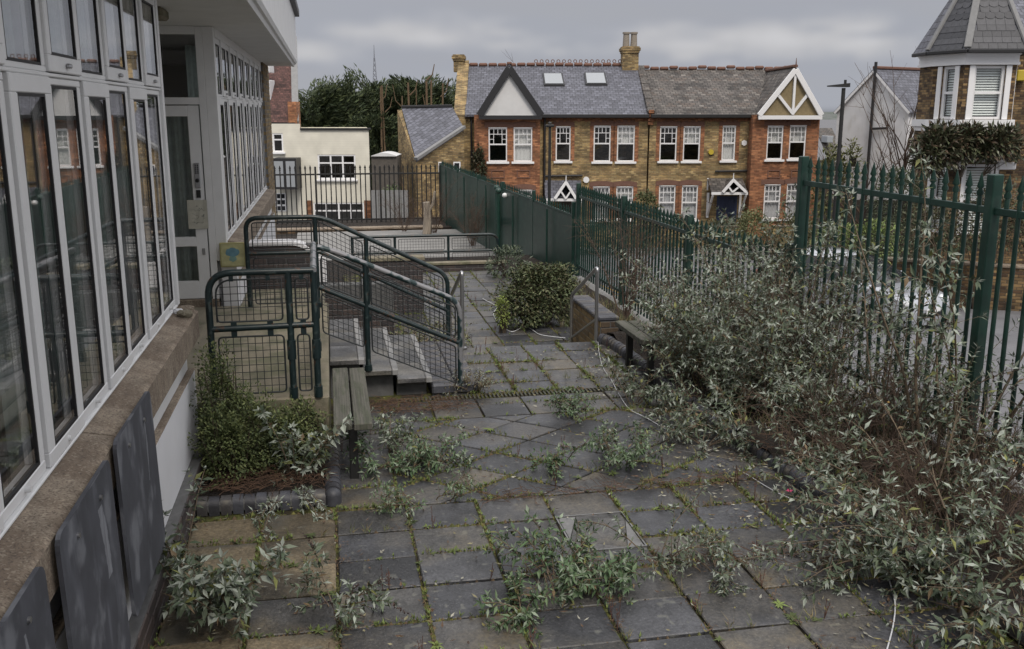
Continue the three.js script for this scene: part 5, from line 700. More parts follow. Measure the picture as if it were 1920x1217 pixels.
function house(name, label, cat, uc, d, group) { const p = far(uc, roadY(Math.max(d - 3, 0)) , d); const t = thing(name, label, cat, [p.x, p.y, p.z], -yaw, group); t.userData.o = null; delete t.userData.o; const base = p.y; const g = () => { const b = new GB(); b.m = new THREE.Matrix4().makeTranslation(-uc, -base, d); return b; }; return { t, g, base }; }
const U = (px, py, d) => hd(px, py, d).u, Yp = (py, d) => hd(960, py, d).y;
function wallOpen(b, u0, u1, y0, y1, d, ops, rev = 0.13) { // front wall facing the viewer with real openings
  const us = [...new Set([u0, u1, ...ops.flatMap((o) => [o[0], o[1]])])].sort((a, c) => a - c), ys = [...new Set([y0, y1, ...ops.flatMap((o) => [o[2], o[3]])])].sort((a, c) => a - c);
  for (let i = 0; i < us.length - 1; i++) for (let j = 0; j < ys.length - 1; j++) { const mu = (us[i] + us[i + 1]) / 2, my = (ys[j] + ys[j + 1]) / 2; if (ops.some((o) => mu > o[0] && mu < o[1] && my > o[2] && my < o[3])) continue; b.quad(V(us[i], ys[j], -d), V(us[i + 1], ys[j], -d), V(us[i + 1], ys[j + 1], -d), V(us[i], ys[j + 1], -d)); }
  for (const [a, c, e, f] of ops) { const z0 = -d, z1 = -d - rev; b.quad(V(a, e, z0), V(a, f, z0), V(a, f, z1), V(a, e, z1)); b.quad(V(c, e, z1), V(c, f, z1), V(c, f, z0), V(c, e, z0)); b.quad(V(a, f, z0), V(c, f, z0), V(c, f, z1), V(a, f, z1)); b.quad(V(a, e, z1), V(c, e, z1), V(c, e, z0), V(a, e, z0)); }
}
function sash(H, op, d, o = {}) { // sliding sash with small panes in the upper light
  const [a, c, e, f] = op, z = -d - 0.07, b = H.g(), w = 0.055, m = (e + f) / 2 + (o.mid ?? 0.02);
  b.bx(a, a + w, e, f, z - 0.04, z + 0.03); b.bx(c - w, c, e, f, z - 0.04, z + 0.03); b.bx(a + w, c - w, f - w, f, z - 0.04, z + 0.03); b.bx(a + w, c - w, e, e + w, z - 0.04, z + 0.03); b.bx(a + w, c - w, m - 0.03, m + 0.03, z - 0.03, z + 0.025);
  if (o.bars !== false) { const yb = lerp(m, f, 0.62); b.bx(a + w, c - w, yb - 0.014, yb + 0.014, z - 0.02, z + 0.02); const n = 4; for (let k = 1; k < n; k++) { const u = lerp(a + w, c - w, k / n); b.bx(u - 0.014, u + 0.014, yb + 0.014, f - w, z - 0.019, z + 0.019); } for (const s of [0.24, 0.76]) { const u = lerp(a + w, c - w, s); b.bx(u - 0.013, u + 0.013, m + 0.03, yb - 0.014, z - 0.019, z + 0.019); } const ym = (m + yb) / 2; b.bx(a + w, lerp(a + w, c - w, 0.23), ym - 0.012, ym + 0.012, z - 0.018, z + 0.018); b.bx(lerp(a + w, c - w, 0.77), c - w, ym - 0.012, ym + 0.012, z - 0.018, z + 0.018); }
  const win = b.build('window', M.sash, H.t);
  for (const [y0, y1] of [[e + w, m - 0.03], [m + 0.03, f - w]]) { const p = H.g(); p.quad(V(a + w, y0, z), V(c - w, y0, z), V(c - w, y1, z), V(a + w, y1, z)); p.build('pane', M.glass, win); }
  if (o.sill !== false) { const s = H.g(); s.bx(a - 0.09, c + 0.09, e - 0.1, e - 0.002, -d - 0.1, -d + 0.1, 0.012); s.build('sill', M.sash, win); }
  if (o.blind) { const s = H.g(); const top = o.blind === 2 ? lerp(e, f, 0.98) : f, bot = o.blind === 2 ? e : o.blind === 3 ? lerp(e, f, 0.02) : lerp(e, f, 0.5); const N = 10; for (let k = 0; k < N; k++) { const uu = (q) => lerp(a + 0.02, c - 0.02, q / N), zz = (q) => z - 0.1 - 0.03 * (q % 2); s.quad(V(uu(k), bot, zz(k)), V(uu(k + 1), bot, zz(k + 1)), V(uu(k + 1), top, zz(k + 1)), V(uu(k), top, zz(k))); } s.build('curtain', o.blind === 3 ? M.nets : M.blind, win); }
  if (o.trim) { const s = H.g(), k = 0.17; s.bx(a - k, a - 0.001, e, f + 0.02, -d - 0.05, -d + 0.012); s.bx(c + 0.001, c + k, e, f + 0.02, -d - 0.05, -d + 0.012); s.build('brick_surround', M.rb, win); }
  const ar = H.g(), N = 7, rise = 0.06; for (let k = 0; k < N; k++) { const uu = (q) => lerp(a - 0.16, c + 0.16, q / N), yy = (q) => f + 0.022 + rise * (1 - Math.pow(2 * q / N - 1, 2)); ar.quad(V(uu(k), yy(k) - 0.02, -d + 0.022), V(uu(k + 1), yy(k + 1) - 0.02, -d + 0.022), V(uu(k + 1), yy(k + 1) + 0.2, -d + 0.022), V(uu(k), yy(k) + 0.2, -d + 0.022)); ar.quad(V(uu(k), yy(k) + 0.2, -d + 0.022), V(uu(k + 1), yy(k + 1) + 0.2, -d + 0.022), V(uu(k + 1), yy(k + 1) + 0.2, -d - 0.02), V(uu(k), yy(k) + 0.2, -d - 0.02)); ar.quad(V(uu(k), yy(k) - 0.02, -d - 0.02), V(uu(k + 1), yy(k + 1) - 0.02, -d - 0.02), V(uu(k + 1), yy(k + 1) - 0.02, -d + 0.022), V(uu(k), yy(k) - 0.02, -d + 0.022)); } ar.build('brick_arch', M.terracotta, win);
  const ls = H.g(); ls.bx(a, c, f - 0.001, f + 0.03, -d - 0.12, -d + 0.004); ls.build('head_fill', M.sash, win);
  return win;
}
const rect = (x0, y0, x1, y1, d) => { const my = (y0 + y1) / 2; return [U(x0, my, d), U(x1, my, d), Yp(y1, d), Yp(y0, d)]; };
const D0 = 44, DW = 43.3, DR = 48, DB = 52;
function slab4(b, p, th) { // sloping roof slab: p = eave left, eave right, ridge right, ridge left
  b.quadL(p[0], p[1], p[2], p[3]); const q = p.map((v) => v.clone().add(V(0, -th, 0))); b.quad(q[3], q[2], q[1], q[0]); for (let i = 0; i < 4; i++) { const j = (i + 1) % 4; b.quad(q[i], q[j], p[j], p[i]); }
}
function terrace(left) {
  const yE = Yp(215, D0), yRg = Yp(left ? 123 : 130, DR);
  const H = left ? house('terraced_house', 'yellow and red brick terraced house with blank gable, dark bargeboards and skylights', 'house', 2.2, D0) : house('terraced_house', 'yellow and red brick terraced house with white timbered gable and brown roof', 'house', 9.8, D0);
  const t = H.t, y0 = H.base - 0.3;
  const uL = left ? U(873, 215, D0) : U(1219, 215, D0), uR = left ? U(1216, 215, D0) : U(1413, 215, D0);
  const wx = left ? [U(889, 215, DW), U(1013, 215, DW)] : [U(1413, 215, DW), U(1538, 215, DW)];
  const mainOps = left ? [rect(1042, 238, 1070, 302, D0), rect(1113, 237, 1145, 303, D0), rect(1157, 237, 1190, 303, D0), rect(1111, 351, 1143, 412, D0), rect(1155, 351, 1187, 412, D0)] : [rect(1237, 238, 1269, 302, D0), rect(1281, 238, 1313, 302, D0), rect(1354, 237, 1379, 301, D0), rect(1235, 349, 1266, 412, D0), rect(1278, 349, 1308, 412, D0)];
  const wingOps = left ? [rect(916, 240, 951, 303, DW), rect(963, 240, 998, 303, DW), rect(970, 357, 998, 416, DW), rect(922, 357, 950, 416, DW)] : [rect(1438, 237, 1468, 299, DW), rect(1480, 236, 1511, 298, DW), rect(1432, 347, 1463, 410, DW), rect(1474, 346, 1505, 410, DW)];
  let g = H.g(); const m0 = left ? wx[1] : uL, m1 = left ? uR : wx[0] + 0.1; wallOpen(g, m0, m1, y0, yE, D0, mainOps);
  g.quad(V(uL, y0, -DB), V(uL, y0, -D0), V(uL, yE, -D0), V(uL, yE, -DB)); const rEnd = left ? uR : wx[1]; g.quad(V(rEnd, y0, -D0), V(rEnd, y0, -DB), V(rEnd, yE, -DB), V(rEnd, yE, -D0)); g.quad(V(rEnd, y0, -DB), V(uL, y0, -DB), V(uL, yE, -DB), V(rEnd, yE, -DB));
  if (left) g.quad(V(uL, y0, -D0), V(wx[0], y0, -D0), V(wx[0], yE, -D0), V(uL, yE, -D0)); g.build('front_wall', M.yb, t);
  g = H.g(); wallOpen(g, wx[0], wx[1], y0, yE, DW, wingOps); g.quad(V(wx[0], y0, -D0 - 0.5), V(wx[0], y0, -DW), V(wx[0], yE, -DW), V(wx[0], yE, -D0 - 0.5)); g.quad(V(wx[1], y0, -DW), V(wx[1], y0, -D0 - 0.5), V(wx[1], yE, -D0 - 0.5), V(wx[1], yE, -DW)); g.build('wing_wall', M.rb, t);
  // raised brick panels in the wing
  g = H.g(); for (const [a, c] of left ? [[921, 946], [969, 994]] : [[1439, 1463], [1483, 1507]]) { const q = rect(a, 319, c, 334, DW); const dd = -DW; g.bx(q[0], q[1], q[3] - 0.04, q[3], dd, dd + 0.03); g.bx(q[0], q[1], q[2], q[2] + 0.04, dd, dd + 0.03); g.bx(q[0], q[0] + 0.04, q[2], q[3], dd, dd + 0.031); g.bx(q[1] - 0.04, q[1], q[2], q[3], dd, dd + 0.031); } g.build('brick_panel', M.terracotta, t);
  g = H.g(); g.bx(m0, m1, Yp(232, D0) + 0.12, Yp(226, D0) + 0.12, -D0 - 0.05, -D0 + 0.02); for (let u = m0 + 0.1; u < m1; u += 0.32) g.bx(u, u + 0.11, yE - 0.3, yE - 0.16, -D0, -D0 + 0.07); g.build('string_course', M.rb, t);
  mainOps.forEach((o, i) => sash(H, o, D0, { trim: true, blind: left ? [0, 0, 1, 3, 1][i] : [0, 1, 2, 3, 3][i] })); wingOps.forEach((o, i) => sash(H, o, DW, { blind: left ? (i === 1 ? 2 : i > 1 ? 3 : 0) : i > 1 ? 3 : 1 }));
  // roof
  const rm = left ? M.slate : M.slateOld, eD = D0 - 0.25, rU0 = left ? U(872, 215, D0) : uL, rU1 = left ? uR : wx[1];
  g = H.g(); slab4(g, [V(rU0, yE, -eD), V(rU1, yE, -eD), V(rU1, yRg, -DR), V(rU0, yRg, -DR)], 0.09); slab4(g, [V(rU1, yE, -DB - 0.2), V(rU0, yE, -DB - 0.2), V(rU0, yRg, -DR), V(rU1, yRg, -DR)], 0.09); g.build('roof', rm, t);
  // wing gable and its roof
  const ax = left ? 955 : 1487, ay = left ? 119 : 124, uA = U(ax, 160, DW), yA = Yp(ay, DW) - 0.02, dG = DW - 0.22, w0 = (left ? U(898, 215, dG) : U(1422, 215, dG)), w1 = (left ? U(1016, 215, dG) : U(1541, 215, dG));
  g = H.g(); slab4(g, [V(w0, yE - 0.02, -DR), V(w0, yE - 0.02, -dG), V(uA, yA, -dG), V(uA, yA, -DR)], 0.08); slab4(g, [V(w1, yE - 0.02, -dG), V(w1, yE - 0.02, -DR), V(uA, yA, -DR), V(uA, yA, -dG)], 0.08); g.build('wing_roof', rm, t);
  g = H.g(); g.poly([V(w0 + 0.1, yE, -dG - 0.05), V(w1 - 0.1, yE, -dG - 0.05), V(uA, yA - 0.1, -dG - 0.05)]); g.bx(w0 + 0.1, w1 - 0.1, yE - 0.14, yE, -dG - 0.3, -dG - 0.04); g.build('gable_panel', left ? M.greyPanel : M.ochre, t);
  const bm = left ? M.bargeBlack : M.sash, bw = left ? 0.3 : 0.22; g = H.g(); const off = bw * 0.62; g.beam(V(w0 + 0.02, yE - 0.03, -dG + 0.06), V(uA, yA - off, -dG + 0.06), 0.1, bw, 0.01); g.beam(V(w1 - 0.02, yE - 0.03, -dG + 0.055), V(uA, yA - off, -dG + 0.055), 0.1, bw, 0.01); g.bx(w0, w1, yE - 0.2, yE - 0.03, -dG - 0.02, -dG + 0.1); g.build('bargeboard', bm, t);
  if (!left) { g = H.g(); const yb = yE; g.beam(V(uA, yb, -dG), V(uA, yA - 0.3, -dG), 0.1, 0.13); g.beam(V(uA, yb + 0.05, -dG - 0.005), V(lerp(w0, uA, 0.5), lerp(yb, yA, 0.45), -dG - 0.005), 0.1, 0.12); g.beam(V(uA, yb + 0.05, -dG - 0.006), V(lerp(w1, uA, 0.5), lerp(yb, yA, 0.45), -dG - 0.006), 0.1, 0.12); g.build('gable_timber', M.sash, t); g = H.g(); g.cyl(V(uA, yA - 0.05, -dG + 0.05), V(uA, yA + 0.35, -dG + 0.05), 0.04, 0.01, 6); g.build('finial', M.terracotta, t); }
  for (const [ya, yb] of [[-0.95 + 0.55, -0.95 + 0.8], [yE - 0.2, yE - 0.16], [y0, y0 + 0.4]]) { g = H.g(); g.bx(uL + 0.05, rEnd - 0.05, ya, yb, -DB + 0.05, -D0 - 0.35); g.build('floor', M.interior, t); }
  // gutter, ridge tiles
  g = H.g(); g.bx(m0, m1, yE - 0.14, yE + 0.02, -eD - 0.02, -eD + 0.1, 0.02); g.build('gutter', left ? M.bargeBlack : M.black, t);
  const rt = bgeo(0.42, 0.16, 0.24, 0.05); const nR = Math.floor((rU1 - rU0) / 0.46); for (let k = 0; k < nR; k++) { const o = mesh('ridge_tile', rt, M.terracotta, t); o.position.set(rU0 + 0.25 + k * 0.46 - (left ? 2.2 : 9.8), yRg + 0.05 - H.base + (h2(k, 1, 3) - 0.5) * 0.03 + (!left && k % 3 === 0 ? 0.05 : 0), -DR + D0); }
  if (left) { const ct = new GB(); for (let k = 0; k < 12; k++) { const a = k / 12 * 6.283, c = (k + 1) / 12 * 6.283; ct.cyl(V(Math.cos(a) * 0.075, Math.sin(a) * 0.075, 0), V(Math.cos(c) * 0.075, Math.sin(c) * 0.075, 0), 0.02, 0.02, 5); } const cg = ct.geo(); const u0 = U(1005, 120, DR); for (let u = u0; u < rU1 - 0.5; u += 0.27) { const o = mesh('ridge_crest', cg, M.terracotta, t); o.position.set(u - 2.2, yRg + 0.2 - H.base, -DR + D0); } }
  g = H.g(); g.beam(V(uA, yA + 0.02, -dG), V(uA, yA + 0.02, -DR + 0.1), 0.22, 0.12, 0.03); g.build('wing_ridge', M.terracotta, t);
  // chimney / party parapets
  const chim = (px0, px1, py0, py1, d, pots, mat) => { const c = H.g(), a = U(px0, py0, d), b = U(px1, py0, d), yt = Yp(py0, d), yb = Yp(py1, d); c.bx(a + 0.08, b - 0.08, yb, yt - 0.2, -d - 0.45, -d + 0.45); c.bx(a, b, yt - 0.2, yt - 0.06, -d - 0.53, -d + 0.53); c.bx(a + 0.05, b - 0.05, yt - 0.3, yt - 0.2, -d - 0.5, -d + 0.5); c.bx(a + 0.05, b - 0.05, yt - 0.06, yt, -d - 0.48, -d + 0.48); const ch = c.build('chimney', mat, t); for (const k of pots) { const q = H.g(); const u = lerp(a, b, k); q.cyl(V(u, yt - 0.02, -d), V(u, yt + 0.62, -d), 0.17, 0.14, 10); q.cyl(V(u, yt + 0.6, -d), V(u, yt + 0.68, -d), 0.18, 0.18, 10); q.build('chimney_pot', M.pot, ch); } };
  if (left) {
    chim(1163, 1199, 88, 135, DR, [0.3, 0.7], M.yb); chim(848, 873, 103, 135, DR, [], M.yb);
    g = H.g(); const a = U(851, 215, D0), b = U(873, 215, D0); const P = [V(0, y0, -D0 + 0.15), V(0, yE, -D0 + 0.15), V(0, yRg + 0.25, -DR), V(0, yE, -DB), V(0, y0, -DB)]; const at = (u) => P.map((p) => p.clone().setX(u)); const c = V((a + b) / 2, 0, -DR); g.out(c, ...at(a)); g.out(c, ...at(b)); const A = at(a), B2 = at(b); for (let i = 0; i < 4; i++) g.out(c, A[i], B2[i], B2[i + 1], A[i + 1]); g.out(c, A[0], B2[0], B2[4], A[4]); g.build('end_parapet', M.yb, t);
    for (const [x0, y1, x1, y2] of [[1017, 139, 1059, 161], [1095, 138, 1139, 160]]) { const T = (px, py) => { const r = ray(px, py); const o = camera.position; const n = V(0, 0, 0); /* on the roof slope */ const s = (DR - eD) / (yRg - yE); let lo = eD, hi = DR; for (let k = 0; k < 40; k++) { const d = (lo + hi) / 2, q = hd(px, py, d); const yr = yE + (d - eD) / s; if (q.y > yr) lo = d; else hi = d; } const q = hd(px, py, lo); return V(q.u, q.y, -lo); }; const q = [T(x0 + 3, y2), T(x1, y2), T(x1 - 5, y1), T(x0, y1)].map((v) => v.add(V(0, 0.06, 0.05))); g = H.g(); slab4(g, q, 0.1); const sk = g.build('skylight', M.bargeBlack, t); g = H.g(); const c = q.reduce((a, v) => a.add(v), V(0, 0, 0)).multiplyScalar(0.25); const qi = q.map((v) => v.clone().lerp(c, 0.14).add(V(0, 0.015, 0.012))); g.quad(...qi); g.build('pane', M.skyGlass, sk); }
  }
  g = H.g(); const pu = left ? uR : uL; { const a = pu - 0.12, b = pu + 0.16; if (!left) { const n = 12; for (let k = 0; k < n; k++) { const f = (q) => V(0, lerp(yE, yRg, q / n) + 0.1, -lerp(eD, DR, q / n)); g.beam(f(k).setX(pu + 0.02), f(k + 1).setX(pu + 0.02), 0.34, 0.16 + 0.05 * (k % 2), 0.03); } g.build('party_coping', M.slateOld, t); g = H.g(); for (let k = 0; k < 4; k++) g.bx(a + 0.02, b - 0.02, yE - 0.45 + k * 0.17, yE - 0.3 + k * 0.17, -D0, -D0 + 0.12 + k * 0.06, 0.01); g.build('corbel', M.rb, t); } else g.bx(pu - 0.04, pu, yE - 0.1, yE, -D0, -D0 + 0.02); if (left) g.build('party_mark', M.rb, t); }
  // drain pipes
  g = H.g(); const dp = left ? U(1016, 260, D0) + 0.12 : U(1408, 260, D0); g.cyl(V(dp, y0, -D0 + 0.1), V(dp, yE - 0.1, -D0 + 0.1), 0.055, 0.055, 8); g.build('drain_pipe', M.bargeBlack, t); g = H.g(); if (left) { g.cyl(V(wx[0] - 0.15, y0, -D0 + 0.08), V(wx[0] - 0.15, yE - 0.1, -D0 + 0.08), 0.045, 0.045, 8); g.build('drain_pipe', M.bargeBlack, t); g = H.g(); } const hp = left ? [1022, 1092, 330] : [1340, 1408, 321]; g.cyl(V(U(hp[0], hp[2], D0), Yp(hp[2], D0), -D0 + 0.09), V(U(hp[1], hp[2], D0), Yp(hp[2] - 1, D0), -D0 + 0.09), 0.045, 0.045, 6); g.build('waste_pipe', M.bargeBlack, t);
  if (!left) { g = H.g(); g.cyl(V(U(1333, 285, D0), Yp(285, D0), -D0), V(U(1333, 285, D0), Yp(285, D0), -D0 + 0.08), 0.12, 0.12, 10); g.build('round_alarm', M.alarm, t); g = H.g(); const u = U(1395, 268, D0), yy = Yp(268, D0); g.cyl(V(u, yy, -D0), V(u, yy, -D0 + 0.08), 0.13, 0.13, 6); g.build('alarm_box', M.sash, t); } else { g = H.g(); const u = U(1099, 337, D0), yy = Yp(337, D0); g.cyl(V(u, yy, -D0), V(u, yy, -D0 + 0.1), 0.14, 0.14, 10); g.build('alarm_box', M.sash, t); }
  // porch
  const px = left ? [1022, 1092, 1061, 1040, 1080] : [1334, 1402, 1374, 1354, 1398], pe = left ? 372 : 360, pt = left ? 338 : 334, dP = D0 - 1.1; const q0 = U(px[0], pe, dP), q1 = U(px[1], pe, dP), yPe = Yp(pe, dP), yPt = Yp(pt, D0);
  g = H.g(); slab4(g, [V(q0, yPe, -dP), V(q1, yPe, -dP), V(q1, yPt, -D0), V(q0, yPt, -D0)], 0.07); const por = g.build('porch', rm, t);
  const ua = U(px[2], pt, dP), g0 = U(px[3], pe, dP), g1 = U(px[4], pe, dP), yPa = Yp(pt + 3, dP) ; g = H.g(); slab4(g, [V(g0, yPe, -D0), V(g0, yPe, -dP + 0.1), V(ua, yPa, -dP + 0.1), V(ua, yPa, -D0)], 0.05); slab4(g, [V(g1, yPe, -dP + 0.1), V(g1, yPe, -D0), V(ua, yPa, -D0), V(ua, yPa, -dP + 0.1)], 0.05); g.build('porch_gable_roof', rm, por);
  g = H.g(); const zz = -dP + 0.14; g.beam(V(g0, yPe, zz), V(ua, yPa, zz), 0.06, 0.12); g.beam(V(g1, yPe, zz - 0.004), V(ua, yPa, zz - 0.004), 0.06, 0.12); g.bx(q0, q1, yPe - 0.12, yPe - 0.005, -dP - 0.06, -dP + 0.06); g.beam(V(ua, yPe, zz - 0.02), V(lerp(g0, ua, 0.5), lerp(yPe, yPa, 0.5), zz - 0.02), 0.05, 0.07); g.beam(V(ua, yPe, zz - 0.03), V(lerp(g1, ua, 0.5), lerp(yPe, yPa, 0.5), zz - 0.03), 0.05, 0.07); g.cyl(V(ua, yPa - 0.1, zz), V(ua, yPa + 0.3, zz), 0.035, 0.015, 6); for (const u of [q0 + 0.07, q1 - 0.07]) { g.bx(u - 0.05, u + 0.05, yPe - 1.25, yPe - 0.12, -D0, -D0 + 0.1); g.beam(V(u, yPe - 0.15, -dP), V(u, yPe - 1.15, -D0 + 0.06), 0.08, 0.08); } g.bx(q0, q0 + 0.06, yPe - 0.004, yPt, -D0 + 0.01, -D0 + 0.07); g.build('porch_timber', M.sash, por);
  const dr = left ? rect(1050, 378, 1076, 435, D0) : rect(1343, 368, 1381, 430, D0); g = H.g(); g.bx(dr[0], dr[1], dr[2], dr[3], -D0 - 0.02, -D0 + 0.03); for (let i = 0; i < 2; i++) for (let j = 0; j < 2; j++) { const w = (dr[1] - dr[0]) / 2, h = (dr[3] - dr[2]) / 2; g.bx(dr[0] + w * i + 0.1, dr[0] + w * (i + 1) - 0.1, dr[2] + h * j + 0.1, dr[2] + h * (j + 1) - 0.12, -D0 + 0.03, -D0 + 0.05, 0.01); } g.build('door', left ? M.darkFence : M.blueDoor, t);
  return H;
}

terrace(true); terrace(false);
{ // creeper on the left house
  const a = hd(898, 300, 43.9); const p = far(a.u, 0, 43.2); bush('creeper', 'evergreen creeper climbing the red brick wing corner', 'climbing plant', [p.x, a.y - 2.2, p.z], [[0, 1.6, 0, 0.28, 1.1, 0.25, 900], [0.15, 0.4, 0, 0.5, 0.7, 0.3, 900]], { seed: 601, L: 0.16, wid: 0.5, cols: [[0.05, 0.06, 0.03], [0.07, 0.08, 0.04], [0.09, 0.075, 0.05]], lump: 0.35 });
}
{ // lean-to outbuilding
  const d = 41, H = house('outbuilding', 'yellow brick outbuilding with steep slate roof beside the terrace', 'outbuilding', -3.6, d); const T = (px, py, dd) => { const q = hd(px, py, dd); return V(q.u, q.y, -dd); };
  const A = T(753, 202, 44), B = T(848, 200, 44), C = T(870, 240, 42.5), D = T(780, 300, 40); let g = H.g(); g.quadL(D, C, B, A); g.quad(A, B, C, D); const sh = V(0, -0.1, 0); g.quad(D, D.clone().add(sh), C.clone().add(sh), C); g.build('roof', M.slate, H.t);
  g = H.g(); const dn = (p) => p.clone().setY(H.base - 0.3); g.quad(dn(D), dn(C), C.clone().add(sh), D.clone().add(sh)); const A2 = T(745, 206, 44.2); g.quad(dn(A2), dn(D), D.clone().add(sh), A2.clone()); g.tri(D.clone().add(sh), A.clone().add(sh), A2); g.build('wall', M.yb, H.t);
  g = H.g(); g.beam(D.clone().add(V(0, 0.05, 0.1)), C.clone().add(V(0, 0.05, 0.1)), 0.2, 0.12); g.build('verge', M.lead, H.t); g = H.g(); g.beam(A.clone().add(V(0, 0.04, 0)), B.clone().add(V(0, 0.04, 0)), 0.2, 0.12, 0.02); g.build('ridge', M.bargeBlack, H.t);
  const w = rect(822, 302, 865, 318, 40.9); g = H.g(); for (const [a, b] of [[823, 832], [851, 864]]) { const q = rect(a, 303, b, 322, 41); g.bx(q[0], q[1], q[2], q[3], -40.8, -40.7); } const wn = g.build('window', M.sash, H.t); g = H.g(); for (const [a, b] of [[824.5, 830.5], [853, 862]]) { const q = rect(a, 305, b, 321, 41); g.quad(V(q[0], q[2], -40.68), V(q[1], q[2], -40.68), V(q[1], q[3], -40.68), V(q[0], q[3], -40.68)); } g.build('pane', M.carGlass, wn);
}
{ // cream house and its red tiled neighbour
  const d = 43, H = house('cream_house', 'cream painted house with flat parapet and white casement windows', 'house', -8.2, d); const t = H.t, y0 = H.base - 0.5; const u0 = U(440, 300, d), u1 = U(693, 300, d), yT = Yp(244, d), yT2 = Yp(232, d), um = U(563, 240, d);
  const ops = [rect(596, 290, 667, 336, d), rect(588, 380, 683, 425, d), rect(511, 250, 531, 285, d)]; let g = H.g(); wallOpen(g, u0, u1, y0, yT, d, ops); g.quad(V(u0, yT, -d), V(um, yT, -d), V(um, yT2, -d), V(u0, yT2, -d)); const ub = u1 * (d + 8) / d - 0.1; g.quad(V(u1, y0, -d), V(ub, y0, -d - 8), V(ub, yT, -d - 8), V(u1, yT, -d)); g.quad(V(ub, y0, -d - 8), V(u0, y0, -d - 8), V(u0, yT, -d - 8), V(ub, yT, -d - 8)); g.quad(V(u0, yT - 0.1, -d), V(u1, yT - 0.1, -d), V(ub, yT - 0.1, -d - 8), V(u0, yT - 0.1, -d - 8)); g.quad(V(u0, y0, -d - 8), V(u0, y0, -d), V(u0, yT, -d), V(u0, yT, -d - 8)); g.build('wall', M.cream, t);
  g = H.g(); g.bx(um, u1 + 0.05, yT, yT + 0.09, -d - 0.3, -d + 0.08, 0.01); g.build('parapet_coping', M.black, t);
  const cas = (op, n, split, name) => { const [a, c, e, f] = op, b = H.g(), z = -d - 0.06; b.bx(a, c, f - 0.06, f, z - 0.03, z + 0.04); b.bx(a, c, e, e + 0.06, z - 0.03, z + 0.04); for (let k = 0; k <= n; k++) { const u = lerp(a + 0.035, c - 0.035, k / n); b.bx(u - 0.035, u + 0.035, e + 0.06, f - 0.06, z - 0.03, z + 0.04); } if (split) { const yy = lerp(e, f, 0.66); b.bx(a, c, yy - 0.03, yy + 0.03, z - 0.025, z + 0.035); } const w = b.build('window', M.sash, t); for (let k = 0; k < n; k++) { const p = H.g(); const x0 = lerp(a + 0.035, c - 0.035, k / n) + 0.035, x1 = lerp(a + 0.035, c - 0.035, (k + 1) / n) - 0.035; p.quad(V(x0, e + 0.06, z), V(x1, e + 0.06, z), V(x1, f - 0.06, z), V(x0, f - 0.06, z)); p.build('pane', M.glass, w); } const s = H.g(); s.bx(a - 0.08, c + 0.08, e - 0.09, e - 0.002, -d - 0.05, -d + 0.12, 0.01); s.build('sill', M.sash, w); };
  cas(ops[0], 3, true); cas(ops[1], 4, true); cas(ops[2], 1, true);
  g = H.g(); g.bx(ops[1][0] - 0.3, ops[1][0] - 0.02, y0, ops[1][3] + 0.1, -d, -d + 0.05); g.bx(ops[1][1] + 0.02, ops[1][1] + 0.3, y0, ops[1][3] + 0.1, -d, -d + 0.05); g.bx(ops[1][0] - 0.3, ops[1][1] + 0.3, y0, ops[1][2] - 0.1, -d, -d + 0.045); g.build('brick_pier', M.rb, t);
  g = H.g(); const gb0 = rect(512, 297, 556, 355, d - 1); g.bx(gb0[0], gb0[1], gb0[2], gb0[3], -d, -d + 1); const gx = g.build('glazed_porch', M.bargeBlack, t); g = H.g(); for (let k = 0; k < 2; k++) { const a = lerp(gb0[0], gb0[1], k / 2) + 0.06, c = lerp(gb0[0], gb0[1], (k + 1) / 2) - 0.06; g.quad(V(a, gb0[2] + 0.1, -d + 1.01), V(c, gb0[2] + 0.1, -d + 1.01), V(c, gb0[3] - 0.12, -d + 1.01), V(a, gb0[3] - 0.12, -d + 1.01)); } g.build('pane', M.skyGlass, gx);
  g = H.g(); const fd = rect(519, 362, 536, 396, d); g.bx(fd[0] - 0.06, fd[1] + 0.06, fd[2], fd[3], -d, -d + 0.04); const fdm = g.build('window', M.sash, t); g = H.g(); for (let i = 0; i < 2; i++) for (let j = 0; j < 3; j++) { const w = (fd[1] - fd[0]) / 2, h = (fd[3] - fd[2]) / 3; g.bx(fd[0] + w * i + 0.03, fd[0] + w * (i + 1) - 0.03, fd[2] + h * j + 0.04, fd[2] + h * (j + 1) - 0.04, -d + 0.04, -d + 0.046); } g.build('pane', M.carGlass, fdm);
  const d2 = 44.5, H2 = house('red_roof_house', 'house with steep dark red tiled roof behind the cream house', 'house', -11.2, d2); const a = U(430, 230, d2), b = U(556, 230, d2), ye = Yp(229, d2), yr = Yp(72, 49), b2 = U(551, 80, 49); g = H2.g(); slab4(g, [V(a, ye, -d2 + 0.2), V(b, ye, -d2 + 0.2), V(b2, yr, -49), V(a, yr, -49)], 0.1); const b3 = U(540, 200, 53.5); slab4(g, [V(b3, ye, -53.5), V(a, ye, -53.5), V(a, yr, -49), V(b2, yr, -49)], 0.1); g.build('roof', M.redTile, H2.t);
